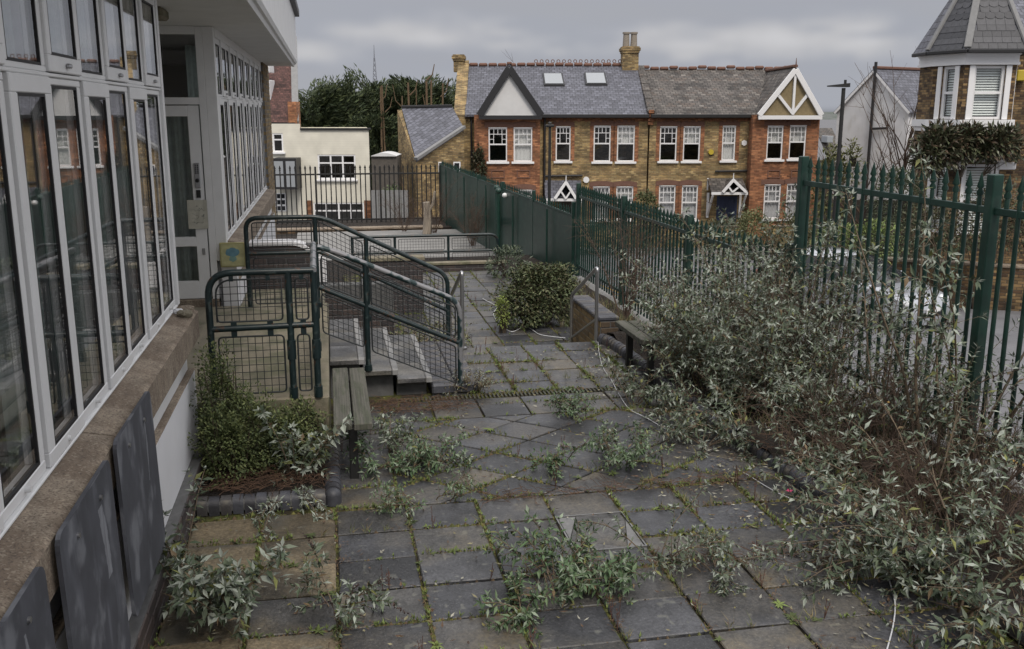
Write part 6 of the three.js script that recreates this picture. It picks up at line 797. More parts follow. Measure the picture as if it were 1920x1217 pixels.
  g = H2.g(); g.bx(a, b3 - 0.2, H2.base - 0.3, ye - 0.05, -d2 - 8.5, -d2 - 0.1); g.poly([V(b - 0.1, ye - 0.05, -d2 - 0.1), V(b3 - 0.1, ye - 0.05, -d2 - 8.5), V(b2 - 0.1, yr - 0.1, -49)]); g.build('wall', M.cream, H2.t); g = H2.g(); g.beam(V(b, ye, -d2 + 0.2), V(b2, yr + 0.05, -49), 0.3, 0.16); g.build('verge', M.lead, H2.t); g = H2.g(); g.bx(a, b, ye - 0.16, ye - 0.02, -d2, -d2 + 0.3); g.build('gutter', M.bargeBlack, H2.t); g = H2.g(); g.bx(b - 0.3, b + 0.08, ye - 0.3, ye + 0.9, -d2 - 0.5, -d2 + 0.28); g.build('brick_kneeler', M.rb, H2.t); g = H2.g(); for (const [x0, y1, x1, y2] of [[498, 150, 508, 188], [498, 122, 506, 136]]) { const q = rect(x0, y1, x1, y2, 45.6); g.bx(q[0], q[1], q[2], q[3], -46.4, -45.4, 0.02); } g.build('dormer', M.sash, H2.t);
}
{ // yard shed and panels between the cream house and the outbuilding
  const d = 40, q = rect(697, 293, 745, 345, d); const H = house('garden_shed', 'dark garden shed with pale rounded roof behind the railings', 'shed', (q[0] + q[1]) / 2, d); let g = H.g(); g.bx(q[0], q[1], H.base - 0.2, q[3], -d - 1.6, -d); g.build('wall', M.darkFence, H.t); g = H.g(); const N = 7; for (let k = 0; k < N; k++) { const f = (s) => V(lerp(q[0], q[1], s / N), q[3] + 0.12 * Math.sin(Math.PI * s / N) + 0.02, -d + 0.1); const A = f(k), B = f(k + 1); g.quadL(A, B, B.clone().setZ(-d - 1.7), A.clone().setZ(-d - 1.7)); g.quad(A.clone().setY(q[3]), B.clone().setY(q[3]), B, A); } g.build('roof', M.greyPanel, H.t);
  const f = rect(696, 357, 766, 402, 37), H2 = house('garden_fence', 'pale grey panel fence below the garden shed', 'fence', (f[0] + f[1]) / 2, 37); for (let k = 0; k < 5; k++) { g = H2.g(); g.bx(lerp(f[0], f[1], k / 5) + 0.01, lerp(f[0], f[1], (k + 1) / 5) - 0.01, H2.base - 0.2, f[3] + (k % 2) * 0.01, -37.05, -37); g.build('panel', M.lead, H2.t); }
  const p = far(U(736, 345, 38.5), 0, 38.5); bush('garden_shrub', 'green shrub growing behind the pale grey panel fence', 'shrub', [p.x, roadY(35), p.z], [[0, 1.7, 0, 0.55, 0.8, 0.5, 900]], { seed: 611, L: 0.13, wid: 0.45, cols: [[0.06, 0.09, 0.035], [0.09, 0.12, 0.05]], lump: 0.35 }); const p2 = far(U(735, 405, 35), 0, 35); bush('garden_shrub', 'mixed green and russet shrub in front of the grey panel fence', 'shrub', [p2.x, -2.9, p2.z], [[0, 0.7, 0, 0.8, 0.6, 0.5, 1100]], { seed: 612, L: 0.1, wid: 0.4, cols: [[0.08, 0.1, 0.04], [0.14, 0.09, 0.05]], lump: 0.4 });
}
/* ---------- trees ---------- */
function conifer(label, px, pyTop, d, w, seed, dens = 1) {
  const q = hd(px, pyTop + 30, d), base = -4.5, p = far(q.u, base, d), h = q.y - base, r = rng(seed), t = thing('conifer_tree', label, 'tree', [p.x, base, p.z], 0, 'dark conifers behind the houses'); let g = new GB(); g.sweep([V(0, 0, 0), V(0.1, h * 0.5, 0), V(0, h * 0.95, 0)], (s) => lerp(0.28, 0.05, s), 8); g.build('trunk', M.bark, t);
  const f = new GB(), br = new GB(); const cols = [[0.034, 0.052, 0.02], [0.05, 0.07, 0.026], [0.024, 0.038, 0.016], [0.07, 0.088, 0.032]];
  const nB = Math.round(50 * dens); for (let b = 0; b < nB; b++) { const s = lerp(0.3, 0.98, b / nB), y = h * s, a = r() * 6.283, L = w * (0.35 + 0.75 * Math.sin(Math.PI * clamp(1.15 - s * 0.95))) * (0.45 + 0.95 * r()); const pts = curve(r, V(0, y, 0), V(Math.cos(a), 0.3 + 0.35 * r(), Math.sin(a)), L, 6, 0.1, 0.12); br.col = [0.05, 0.04, 0.03]; br.sweep(pts, (k) => lerp(0.05, 0.012, k), 4, false); for (let k = 1; k < pts.length; k++) for (let m = 0; m < 44; m++) { const c = cols[Math.floor(r() * 4)], bb = 0.7 + 0.6 * r(); f.col = [c[0] * bb, c[1] * bb, c[2] * bb]; const e = pts[k].clone().add(vr(r, 0.44)); f.leaf(e, pts[k].clone().sub(pts[k - 1]).normalize().add(vr(r, 0.55)).add(V(0, 0.35, 0)).normalize(), vr(r, 1).normalize(), 0.26 + 0.26 * r(), 0.075 + 0.05 * r(), 0.5, 0.2); } }
  br.build('branches', M.leaf, t); f.build('crown', M.leaf, t);
}
[['conifer with pale sparse edge beside the red roof', 585, 152, 66, 2.4], ['broad dark conifer behind the cream house roof', 622, 160, 68, 3.0], ['bushy conifer directly below the far mast', 665, 158, 70, 3.0], ['tall dense conifer right of the far mast', 722, 148, 72, 3.0], ['conifer with ragged spike top beside the cut trunks', 752, 146, 70, 2.2], ['tallest pointed conifer behind the outbuilding roof', 790, 132, 71, 2.0], ['conifer half hidden by the terrace end chimney', 826, 152, 73, 2.2], ['low conifer filling the gap below the cut trunks', 700, 205, 64, 2.2]].forEach(([l, x, y, d, w], i) => conifer(l, x, y, d, w, 620 + i));
{
  const L = ['tall bare lopped trunk, first of the cut trunks from the cream house', 'bare lopped trunk touching the tallest lopped one', 'thin bare pole trunk behind the garden shed', 'bare lopped trunk over the outbuilding ridge start', 'thin bare lopped trunk in the middle of the ridge', 'stout bare lopped trunk near the outbuilding ridge middle', 'bare forked lopped trunk with curved side limb', 'bare lopped trunk close to the terrace end wall'];
  [[711, 162, 62, 0.1], [720, 160, 62, 0.08], [752, 180, 61, 0.07], [768, 155, 62, 0.11], [777, 165, 62.5, 0.06], [800, 152, 62, 0.12], [807, 150, 62, 0.1], [826, 156, 62, 0.09]].forEach(([px, py, d, r0], i) => { const q = hd(px, py, d), p = far(q.u, -4.4, d), h = q.y + 4.4, t = thing('lopped_tree', L[i], 'tree trunk', [p.x, -4.4, p.z], 0, 'lopped bare trunks behind the outbuilding'), g = new GB(), r = rng(640 + i); g.sweep([V(0, 0, 0), V(0.12 * (r() - 0.5), h * 0.5, 0), V(0.3 * (r() - 0.5), h, 0)], (s) => r0 * (0.95 - 0.4 * s), 8); g.build('trunk', M.bark, t); for (let k = 0; k < 1; k++) { const b = new GB(); const y = h * (0.6 + 0.45 * r()), s = r() < 0.5 ? -1 : 1; b.sweep([V(0, y, 0), V(s * 0.35, y + 0.35, 0.1), V(s * 0.5, y + 0.9 + r() * 0.5, 0)], (w) => r0 * (0.5 - 0.3 * w), 6); b.build('limb', M.bark, t); } });
}
{ // lattice mast far away
  const d = 900, q = hd(701, 84, d), base = -20, p = far(q.u, base, d), h = q.y - base, t = thing('radio_mast', 'tall slender lattice transmitter mast far on the skyline', 'mast', [p.x, base, p.z]); M.mast = std({ color: [0.2, 0.21, 0.24], roughness: 0.8 }); let g = new GB(); for (const [x, z] of [[-1, -1], [1, -1], [1, 1], [-1, 1]]) g.cyl(V(x * 4.5, 0, z * 4.5), V(x * 0.5, h * 0.86, z * 0.5), 0.35, 0.22, 5); g.build('leg', M.mast, t); g = new GB(); for (let k = 0; k < 16; k++) { const y0 = h * 0.86 * k / 16, y1 = h * 0.86 * (k + 1) / 16, w = (y) => lerp(4.5, 0.5, y / (h * 0.86)); for (const s of [-1, 1]) { g.cyl(V(-w(y0), y0, s * w(y0)), V(w(y1), y1, s * w(y1)), 0.2, 0.2, 4); g.cyl(V(w(y0), y0, s * w(y0)), V(-w(y1), y1, s * w(y1)), 0.2, 0.2, 4); } } g.build('bracing', M.mast, t); g = new GB(); g.cyl(V(0, h * 0.85, 0), V(0, h, 0), 0.5, 0.2, 6); g.build('antenna', M.mast, t);
}
{ // distant ridge
  M.hill = std({ map: tex(256, 256, [90, 60], (x, y) => { const n = fbm(x * 10, y * 10, 10, 651, 5); return mix3([0.3, 0.33, 0.3], [0.42, 0.42, 0.42], sstep(0.45, 0.65, n)); }), roughness: 1 });
  const g = new GB(), N = 60; for (let k = 0; k < N; k++) { const f = (i) => { const u = lerp(-900, 900, i / N); return [u, EYE - 6 + 14 * fbm(i * 0.13, 2, 64, 653, 4)]; }; const [a, ya] = f(k), [b, yb] = f(k + 1), P = (u, y, d) => far(u, y, d); g.quad(P(a, -8, 700), P(b, -8, 700), P(b, yb, 1300), P(a, ya, 1300)); g.quad(P(a, ya, 1300), P(b, yb, 1300), P(b, -30, 2200), P(a, -30, 2200)); } const o = g.build('hills', M.hill); o.userData.kind = 'structure';
}
/* ---------- right side: white gable house, bay house, lamp, walls, cars ---------- */
{
  const qa = { u: U(1571, 200, 51), d: 51 }, qb = { u: U(1704, 215, 47.5), d: 47.5 }; const pa = far(qa.u, 0, qa.d), pb = far(qb.u, 0, qb.d); const dir = pb.clone().sub(pa), w = dir.length(); dir.normalize(); const mid = pa.clone().lerp(pb, 0.5), base = roadY(50); const t = thing('white_house', 'white rendered gable house with slate roof and black downpipe', 'house', [mid.x, base, mid.z], Math.atan2(-dir.z, dir.x)); // local x along gable, local -z away
  const ye = 2.55 - base, yr = hd(1640, 128, 49.2).y - base, hw = w / 2, Ln = 9; let g = new GB(); g.poly([V(-hw, 0, 0), V(hw, 0, 0), V(hw, ye, 0), V(0, yr - 0.1, 0), V(-hw, ye, 0)]); g.quad(V(hw, 0, 0), V(hw, 0, -Ln), V(hw, ye, -Ln), V(hw, ye, 0)); g.quad(V(-hw, 0, -Ln), V(-hw, 0, 0), V(-hw, ye, 0), V(-hw, ye, -Ln)); g.poly([V(hw, 0, -Ln), V(-hw, 0, -Ln), V(-hw, ye, -Ln), V(0, yr, -Ln), V(hw, ye, -Ln)]); g.build('wall', M.render, t);
  g = new GB(); slab4(g, [V(hw + 0.15, ye - 0.08, 0.12), V(hw + 0.15, ye - 0.08, -Ln), V(0, yr, -Ln), V(0, yr, 0.12)], 0.08); slab4(g, [V(-hw - 0.15, ye - 0.08, -Ln), V(-hw - 0.15, ye - 0.08, 0.12), V(0, yr, 0.12), V(0, yr, -Ln)], 0.08); g.build('roof', M.slate, t); g = new GB(); g.beam(V(0, yr + 0.04, 0.1), V(0, yr + 0.04, -Ln), 0.22, 0.14, 0.03); g.build('ridge', M.terracotta, t); g = new GB(); g.beam(V(-hw - 0.1, ye - 0.14, 0.1), V(0, yr - 0.14, 0.1), 0.06, 0.12); g.beam(V(hw + 0.1, ye - 0.14, 0.1), V(0, yr - 0.14, 0.1), 0.06, 0.12); g.build('verge_board', M.sash, t);
  g = new GB(); g.cyl(V(0.1, 0.2, 0.12), V(0.1, yr + 0.3, 0.12), 0.075, 0.075, 8); g.cyl(V(0.1, ye - 0.9, 0.12), V(1.0, ye - 0.85, 0.12), 0.06, 0.06, 6); g.build('downpipe', M.bargeBlack, t); g = new GB(); g.bx(-1.2, -0.6, ye - 2.9, ye - 2.1, -0.05, 0.03); const w1 = g.build('window', M.sash, t); g = new GB(); g.bx(-1.13, -0.67, ye - 2.82, ye - 2.3, 0.03, 0.036); g.build('pane', M.carGlass, w1);
}
{ // brown brick bay house with slated turret
  const d = 29, uc = 14.2, H = house('bay_house', 'brown brick house with white trimmed bay and slated turret roof', 'house', uc, d + 2); const t = H.t; H.g = () => { const b = new GB(); b.m = new THREE.Matrix4().makeTranslation(-uc, -H.base, d + 2); return b; };
  const y0 = H.base - 0.5, yE = Yp(94, d), yW = Yp(120, d), yS = Yp(224, d), yS2 = Yp(238, d); const uA = U(1748, 160, d + 1.1), uB = U(1806, 160, d), uC = U(1903, 160, d), uD = uC + (uB - uA), dA = d + 1.1; const ring = (o) => [[uA - o * 0.9, dA + 1], [uA - o * 0.9, dA - o * 0.2], [uB - o * 0.4, d - o], [uC + o * 0.4, d - o], [uD + o * 0.9, dA - o * 0.2], [uD + o * 0.9, dA + 1]];
  const band = (b, o, ya, yb) => { const R0 = ring(o); for (let i = 0; i < R0.length - 1; i++) { const [a, da] = R0[i], [c, dc] = R0[i + 1]; b.quadL(V(a, ya, -da), V(c, ya, -dc), V(c, yb, -dc), V(a, yb, -da)); } if (o > 0) { const T = R0.map(([a, da]) => V(a, yb, -da)); b.poly(T); b.poly(R0.map(([a, da]) => V(a, ya, -da)).reverse()); } };
  const R0 = ring(0); let g = H.g(); // upper front with window, left face with window
  const face = (b, P, Q, ya, yb, ops, rev) => { const e = V(Q[0] - P[0], 0, -(Q[1] - P[1])), L = e.length(); e.normalize(); const n = V(-e.z, 0, e.x).multiplyScalar(-1); const sub = new GB(); wallOpen(sub, 0, L, ya, yb, 0, ops.map(([s0, s1, a, c]) => [s0 * L, s1 * L, a, c]), rev); const mx = new THREE.Matrix4().makeBasis(e, V(0, 1, 0), V(-e.z, 0, e.x)).setPosition(P[0], 0, -P[1]); for (let i = 0; i < sub.p.length; i += 3) { const v = V(sub.p[i], sub.p[i + 1], sub.p[i + 2]).applyMatrix4(mx).applyMatrix4(b.m), nn = V(sub.n[i], sub.n[i + 1], sub.n[i + 2]).transformDirection(mx); b.p.push(v.x, v.y, v.z); b.n.push(nn.x, nn.y, nn.z); b.t.push(sub.t[i / 3 * 2], sub.t[i / 3 * 2 + 1]); } return mx; };
  const yG0 = Yp(440, d), yG1 = Yp(308, d); const wins = [[1, 0.3, 0.72], [2, 0.2, 0.8], [3, 0.28, 0.7]]; const mxs = {}; for (const [i, a, b] of wins) { mxs[i] = face(g, R0[i], R0[i + 1], y0, yW, [[a, b, yS, yW - 0.04], [a, b, yG0, yG1]], 0.16); } g.quad(V(uA, y0, -dA - 1), V(uA, y0, -dA), V(uA, yW, -dA), V(uA, yW, -dA - 1));
  const uK = uA * 40 / (dA + 1) + 0.3; g.quad(V(uK, y0, -40), V(uA, y0, -dA - 1), V(uA, yE, -dA - 1), V(uK, yE, -40)); g.quad(V(uD, y0, -dA - 0.3), V(uD + 8, y0, -dA - 0.3), V(uD + 8, yE + 0.3, -dA - 0.3), V(uD, yE + 0.3, -dA - 0.3)); g.quad(V(uD + 8, y0, -dA - 0.3), V(uD + 8, y0, -40), V(uD + 8, yE + 0.3, -40), V(uD + 8, yE + 0.3, -dA - 0.3)); g.quad(V(uD + 8, y0, -40), V(uK, y0, -40), V(uK, yE + 0.3, -40), V(uD + 8, yE + 0.3, -40)); g.quad(V(uA, yE, -dA - 0.3), V(uD + 8, yE, -dA - 0.3), V(uD + 8, yE, -40), V(uK, yE, -40)); g.build('wall', M.bb, t);
  for (const [i, a, b] of wins) { const L = Math.hypot(R0[i + 1][0] - R0[i][0], R0[i + 1][1] - R0[i][1]); for (const [ya, yb] of [[yS, yW - 0.04], [yG0, yG1]]) { const W = (f) => { const q = new GB(); q.m = new THREE.Matrix4().makeTranslation(-uc, -H.base, d + 2).multiply(mxs[i]); f(q); return q; }; const x0 = a * L, x1 = b * L, m = (ya + yb) / 2, k = 0.08; const fr = W((q) => { q.bx(x0, x0 + k, ya, yb, -0.14, -0.06); q.bx(x1 - k, x1, ya, yb, -0.14, -0.06); q.bx(x0 + k, x1 - k, yb - k, yb, -0.14, -0.06); q.bx(x0 + k, x1 - k, ya, ya + k, -0.14, -0.06); q.bx(x0 + k, x1 - k, m - 0.035, m + 0.035, -0.135, -0.055); q.bx(x0 - 0.16, x0 - 0.002, ya, yb, -0.05, 0.03); q.bx(x1 + 0.002, x1 + 0.16, ya, yb, -0.05, 0.03); }).build('window', M.sash, t); for (const [p0, p1] of [[ya + k, m - 0.035], [m + 0.035, yb - k]]) W((q) => q.quad(V(x0 + k, p0, -0.1), V(x1 - k, p0, -0.1), V(x1 - k, p1, -0.1), V(x0 + k, p1, -0.1))).build('pane', M.glass, fr); W((q) => { const n = Math.round((yb - ya - 0.2) / 0.075); for (let s = 0; s < n; s++) { const y = ya + 0.12 + s * 0.075; q.quad(V(x0 + 0.05, y, -0.2), V(x1 - 0.05, y, -0.2), V(x1 - 0.05, y + 0.055, -0.24), V(x0 + 0.05, y + 0.055, -0.24)); } }).build('shutter_slats', M.shutter, fr); } }
  g = H.g(); band(g, 0.06, yW, yE - 0.12); band(g, 0.12, yE - 0.12, yE); band(g, 0.1, yW - 0.02, yW + 0.06); g.build('cornice', M.sash, t); g = H.g(); band(g, 0.13, yS2, yS - 0.01); band(g, 0.05, yS2 - 0.14, yS2); g.build('sill_band', M.sash, t); g = H.g(); for (let i = 1; i < 4; i++) { const [a, da] = R0[i], [c, dc] = R0[i + 1]; for (let k = 0; k < 3; k++) { const s = (k + 0.5) / 3; g.box(lerp(a, c, s), yS2 - 0.1, -lerp(da, dc, s) + 0.1, 0.12, 0.16, 0.18, 0.02); } } g.build('bracket', M.sash, t); g = H.g(); band(g, 0.06, Yp(304, d), Yp(292, d)); g.build('lower_cornice', M.sash, t); for (const [u, dd] of [[uB, d], [uC, d]]) { g = H.g(); g.bx(u - 0.2, u + 0.2, y0, Yp(318, d), -dd - 0.1, -dd + 0.06); g.build('pier', M.bb, t); g = H.g(); g.bx(u - 0.26, u + 0.26, Yp(318, d), Yp(304, d), -dd - 0.12, -dd + 0.11, 0.03); g.build('capital', M.sash, t); }
  // turret roof: boarded core, individual slates, lead hips
  const E = ring(0.3), apex = V((uB + uC) / 2, yE + 3.1, -d - 1.0); const yr = yE + 0.02; g = H.g(); for (let i = 0; i < 5; i++) { const [a, da] = E[i], [c, dc] = E[i + 1]; g.tri(V(a, yr, -da), V(c, yr, -dc), apex); } g.build('turret_core', M.slate, t);
  for (let i = 1; i < 4; i++) { const A = V(E[i][0], yr, -E[i][1]), B = V(E[i + 1][0], yr, -E[i + 1][1]); const e = B.clone().sub(A), L = e.length(); e.normalize(); const mid = A.clone().lerp(B, 0.5); const upv = apex.clone().sub(A); upv.addScaledVector(e, -upv.dot(e)); const Hs = upv.length(); upv.normalize(); const n = e.clone().cross(upv); const foot = apex.clone().addScaledVector(upv, -Hs).sub(A).dot(e); const rows = i === 2 ? 13 : 12, rh = 0.185; const sq = new GB(), fs = new GB(); sq.box(0, 0.11, 0, 0.27, 0.235, 0.012, 0.002); { const P = [V(-0.135, 0.22, 0), V(-0.135, 0.08, 0)]; for (let k = 1; k < 8; k++) { const an = Math.PI + k / 8 * Math.PI; P.push(V(Math.cos(an) * 0.135, 0.08 + Math.sin(an) * 0.085, 0)); } P.push(V(0.135, 0.08, 0), V(0.135, 0.22, 0)); const c = V(0, 0.1, 0), Fp = P.map((p) => p.clone().setZ(0.007)), Bp = P.map((p) => p.clone().setZ(-0.007)); fs.out(c, ...Fp); fs.out(c, ...Bp); for (let k = 0; k < P.length; k++) { const j = (k + 1) % P.length; fs.out(c, Fp[k], Fp[j], Bp[j], Bp[k]); } } const g1 = sq.geo(), g2 = fs.geo(); const basis = new THREE.Matrix4().makeBasis(e, upv, n), qt = new THREE.Quaternion().setFromRotationMatrix(basis); for (let rI = 0; rI < rows; rI++) { const v = rI * rh, k0 = foot * v / Hs, k1 = L - (L - foot) * v / Hs; const nS = Math.floor((k1 - k0 - 0.1) / 0.275); if (nS < 1) continue; const st = (k0 + k1) / 2 - nS * 0.275 / 2; for (let s = 0; s < nS; s++) { const p = A.clone().addScaledVector(e, st + (s + 0.5) * 0.275).addScaledVector(upv, v).addScaledVector(n, 0.02 + 0.004 * (rI % 2)); const m = mesh('slate', rI >= 5 && rI < 9 ? g2 : g1, M.slatePiece[(rI * 5 + s * 3) % 3], t); m.position.copy(p.applyMatrix4(new THREE.Matrix4().makeTranslation(-uc, -H.base, d + 2))); m.quaternion.copy(qt); m.rotateX(-0.045); } } }
  g = H.g(); for (let i = 1; i < 5; i++) g.beam(V(E[i][0], yr + 0.03, -E[i][1]), apex.clone(), 0.2, 0.09, 0.02); g.build('hip_lead', M.lead, t); g = H.g(); for (let i = 0; i < 5; i++) { const [a, da] = E[i], [c, dc] = E[i + 1]; g.beam(V(a, yr - 0.06, -da + 0.04), V(c, yr - 0.06, -dc + 0.04), 0.12, 0.11, 0.02); } g.build('gutter', M.bargeBlack, t);
  g = H.g(); const al = rect(1904, 131, 1924, 152, dA + 0.2); g.bx(al[0], al[1], al[2], al[3], -dA - 0.3, -dA - 0.1, 0.03); g.build('alarm_box', M.alarm, t);
  const pr = far(uc, 0, d + 2); const roofG = H.g(); slab4(roofG, [V(uA + 0.9, yE + 0.3, -dA - 0.2), V(uD + 8, yE + 0.3, -dA - 0.2), V(uD + 8, yE + 3.4, -dA - 5), V(uA + 3.2, yE + 3.4, -dA - 5)], 0.1); roofG.build('roof', M.slate, t);
  const q = hd(1805, 280, d - 0.4), p = far(q.u, 0, d - 0.45); bush('creeper', 'broad leaved evergreen creeper swathing the bay below its sill', 'climbing plant', [p.x, q.y - 0.8, p.z], [[-0.9, 0.8, 0.1, 0.7, 0.65, 0.35, 1200], [0, 0.9, 0, 0.9, 0.55, 0.35, 1500], [1.0, 0.9, 0.2, 0.8, 0.5, 0.4, 1200], [-1.3, 0.5, 0.2, 0.4, 0.5, 0.35, 500]], { seed: 701, L: 0.22, wid: 0.33, cols: [[0.045, 0.055, 0.028], [0.07, 0.08, 0.04], [0.1, 0.1, 0.06], [0.08, 0.055, 0.035]], lump: 0.35, gloss: true });
}
{ // street lamp
  const d = 25, q = hd(1582, 165, d), y0 = roadY(d), p = far(q.u, y0, d), h = q.y - y0, t = thing('street_lamp', 'dark column street lamp with flat led head by the green railings', 'street lamp', [p.x, y0, p.z], -yaw); let g = new GB(); g.cyl(V(0, 0, 0), V(0, 1.1, 0), 0.085, 0.085, 10); g.cyl(V(0, 1.1, 0), V(0, h, 0), 0.06, 0.05, 10); g.build('column', M.black, t); g = new GB(); const P = [V(0.12, h + 0.02, 0.12), V(-0.42, h + 0.03, 0.02), V(-0.42, h + 0.03, -0.02), V(0.12, h + 0.02, -0.12)], Q = P.map((v, i) => v.clone().add(V(0, i === 1 || i === 2 ? 0.03 : 0.1, 0))); const c = V(-0.1, h + 0.06, 0); g.out(c, ...P); g.out(c, ...Q); for (let i = 0; i < 4; i++) { const j = (i + 1) % 4; g.out(c, P[i], P[j], Q[j], Q[i]); } g.build('lamp_head', M.black, t); g = new GB(); g.cyl(V(0.03, h + 0.1, 0), V(0.03, h + 0.2, 0), 0.035, 0.035, 8); g.build('sensor', M.black, t);
  const d2 = 36, q2 = hd(1031, 238, d2), y2 = roadY(d2), p2 = far(q2.u, y2, d2), h2_ = q2.y - y2, t2 = thing('street_lamp', 'slim dark street lamp post before the left terrace porch', 'street lamp', [p2.x, y2, p2.z]); g = new GB(); g.cyl(V(0, 0, 0), V(0, h2_, 0), 0.07, 0.05, 8); g.build('column', M.black, t2); g = new GB(); g.box(0, h2_ + 0.04, 0, 0.3, 0.1, 0.2, 0.03); g.ball(V(0, h2_ + 0.12, 0), 0.07, 0.07, 0.07); g.build('lamp_head', M.black, t2);
}
{ // front garden walls, hedges, bushes
  const seg = (label, u0, d0, u1, d1, h, mat) => { const a = far(u0, 0, d0), b = far(u1, 0, d1), m = a.clone().lerp(b, 0.5), y = roadY((d0 + d1) / 2) - 0.2, L = a.distanceTo(b), t = thing('garden_wall', label, 'wall', [m.x, y, m.z], Math.atan2(-(b.z - a.z), b.x - a.x)); let g = new GB(); g.bx(-L / 2, L / 2, 0, h, -0.12, 0.12); g.build('brickwork', mat, t); g = new GB(); g.bx(-L / 2, L / 2, h, h + 0.07, -0.16, 0.16, 0.015); g.build('coping', M.stone, t); };
  seg('yellow brown brick garden wall behind the silver car', 9.3, 23.6, 16, 20.5, 1.2, M.bb); seg('low brick garden wall in front of the blue door', 2.5, 41, 9.6, 40.6, 1.2, M.yb); seg('low brick garden wall below the timbered gable wing', 11, 40.5, 15, 40.3, 1.2, M.yb);
  { const a = far(U(1530, 340, 34), 0, 34), t = thing('garden_fence', 'brown close boarded garden fence behind the round bush', 'fence', [a.x, roadY(34), a.z], -yaw); for (let k = 0; k < 26; k++) { const g = new GB(); g.bx(k * 0.15, k * 0.15 + 0.14, 0, 2.3 + 0.03 * h2(k, 2, 5), -0.03 + 0.01 * (k % 2), 0.01 * (k % 2)); g.build('board', M.darkFence, t); } }
  const B = (name, label, cat, px, py, d, blobs, o) => { const q = hd(px, py, d), y = Math.min(q.y, roadY(d) + 3) , p = far(q.u, 0, d); return bush(name, label, cat, [p.x, roadY(d), p.z], blobs, o); };
  B('garden_bush', 'clipped round dark bush behind the green railings', 'bush', 1685, 355, 27, [[0, 2.35, 0, 0.85, 1.0, 0.8, 5200], [0, 1.1, 0, 0.7, 1.0, 0.6, 1500]], { seed: 721, L: 0.07, wid: 0.5, cols: [[0.065, 0.08, 0.042], [0.085, 0.1, 0.052], [0.05, 0.062, 0.032]], lump: 0.1 });
  B('garden_hedge', 'bright green clipped hedge top behind the silver car', 'hedge', 1620, 430, 25.5, [[-0.8, 1.2, 0, 0.8, 0.75, 0.5, 2400], [0.3, 1.25, 0, 0.9, 0.75, 0.5, 2400]], { seed: 722, L: 0.08, wid: 0.5, cols: [[0.16, 0.22, 0.06], [0.2, 0.25, 0.08], [0.09, 0.12, 0.045]], lump: 0.15 });
  B('garden_hedge', 'brown and green climber tangle over the garden wall', 'hedge', 1830, 450, 22.6, [[-1.2, 1.8, 0, 1.0, 0.75, 0.4, 2800], [0.2, 2.0, 0.1, 1.2, 0.9, 0.4, 3600], [1.6, 2.1, 0.3, 1.0, 0.9, 0.4, 2600]], { seed: 723, L: 0.09, wid: 0.45, cols: [[0.08, 0.085, 0.045], [0.11, 0.105, 0.06], [0.1, 0.07, 0.045], [0.07, 0.09, 0.045]], lump: 0.4 });
  B('garden_shrub', 'light green shrub below the right porch', 'shrub', 1415, 410, 36, [[0, 1.1, 0, 0.7, 0.75, 0.6, 1500]], { seed: 724, L: 0.12, wid: 0.4, cols: [[0.11, 0.13, 0.05], [0.15, 0.16, 0.07]], lump: 0.35 });
  B('garden_shrub', 'olive shrub below the timbered gable windows', 'shrub', 1490, 415, 35, [[0, 1.0, 0, 0.9, 0.7, 0.6, 1600]], { seed: 725, L: 0.12, wid: 0.4, cols: [[0.09, 0.1, 0.045], [0.12, 0.12, 0.055]], lump: 0.35 });
  B('garden_shrub', 'dark rounded shrub between the ground floor sash windows', 'shrub', 1212, 385, 40, [[0, 1.6, 0, 0.65, 0.85, 0.6, 1500]], { seed: 726, L: 0.12, wid: 0.45, cols: [[0.055, 0.07, 0.025], [0.08, 0.095, 0.035]], lump: 0.25 });
  B('garden_hedge', 'long dark hedge in front of the terrace', 'hedge', 1250, 420, 39, [[-2.6, 0.7, 0, 1.3, 0.7, 0.5, 1800], [0, 0.7, 0, 1.6, 0.75, 0.5, 2000], [2.6, 0.7, 0, 1.5, 0.7, 0.5, 1800]], { seed: 727, L: 0.11, wid: 0.45, cols: [[0.05, 0.06, 0.028], [0.07, 0.08, 0.035]], lump: 0.25 });
  B('garden_shrub', 'yellow green climber around the street lamp foot', 'shrub', 1560, 330, 31, [[0, 2.6, 0, 0.6, 1.4, 0.5, 1500], [0.6, 3.4, 0, 0.4, 0.8, 0.3, 300]], { seed: 728, L: 0.16, wid: 0.4, cols: [[0.1, 0.11, 0.04], [0.14, 0.14, 0.05]], lump: 0.4 });
  const tree = (label, px, pyTop, d, seed, n, w) => { const q = hd(px, pyTop, d), y0 = roadY(d), p = far(q.u, y0, d), h = q.y - y0, r = rng(seed), t = thing('bare_tree', label, 'tree', [p.x, y0, p.z]); const tr = new GB(), br = new GB(); tr.sweep([V(0, 0, 0), V(0.05, h * 0.3, 0), V(0, h * 0.55, 0)], (s) => lerp(0.09, 0.045, s), 7); tr.build('trunk', M.twig, t); for (let k = 0; k < n; k++) { const a = r() * 6.283, pts = curve(r, V(0, h * (0.3 + 0.25 * r()), 0), V(Math.cos(a) * w, 1, Math.sin(a) * w), h * (0.4 + 0.3 * r()), 7, -0.2, 0.12); br.sweep(pts, (s) => lerp(0.025, 0.006, s), 4, false); for (let m = 0; m < 7; m++) { const i = 2 + Math.floor(r() * 5), e = curve(r, pts[i], pts[i].clone().sub(pts[i - 1]).normalize().add(vr(r, 0.8)), 0.5 + 0.6 * r(), 4, -0.2, 0.15); br.sweep(e, (s) => lerp(0.01, 0.004, s), 3, false); } } br.build('crown', M.twig, t); };
  tree('bare reddish winter tree before the white gable house', 1712, 120, 38, 731, 26, 0.55); tree('small bare tree top behind the terrace ridge', 1030, 106, 58, 732, 16, 0.5); tree('bare leggy tree beside the street lamp', 1625, 250, 30, 733, 10, 0.9);
}
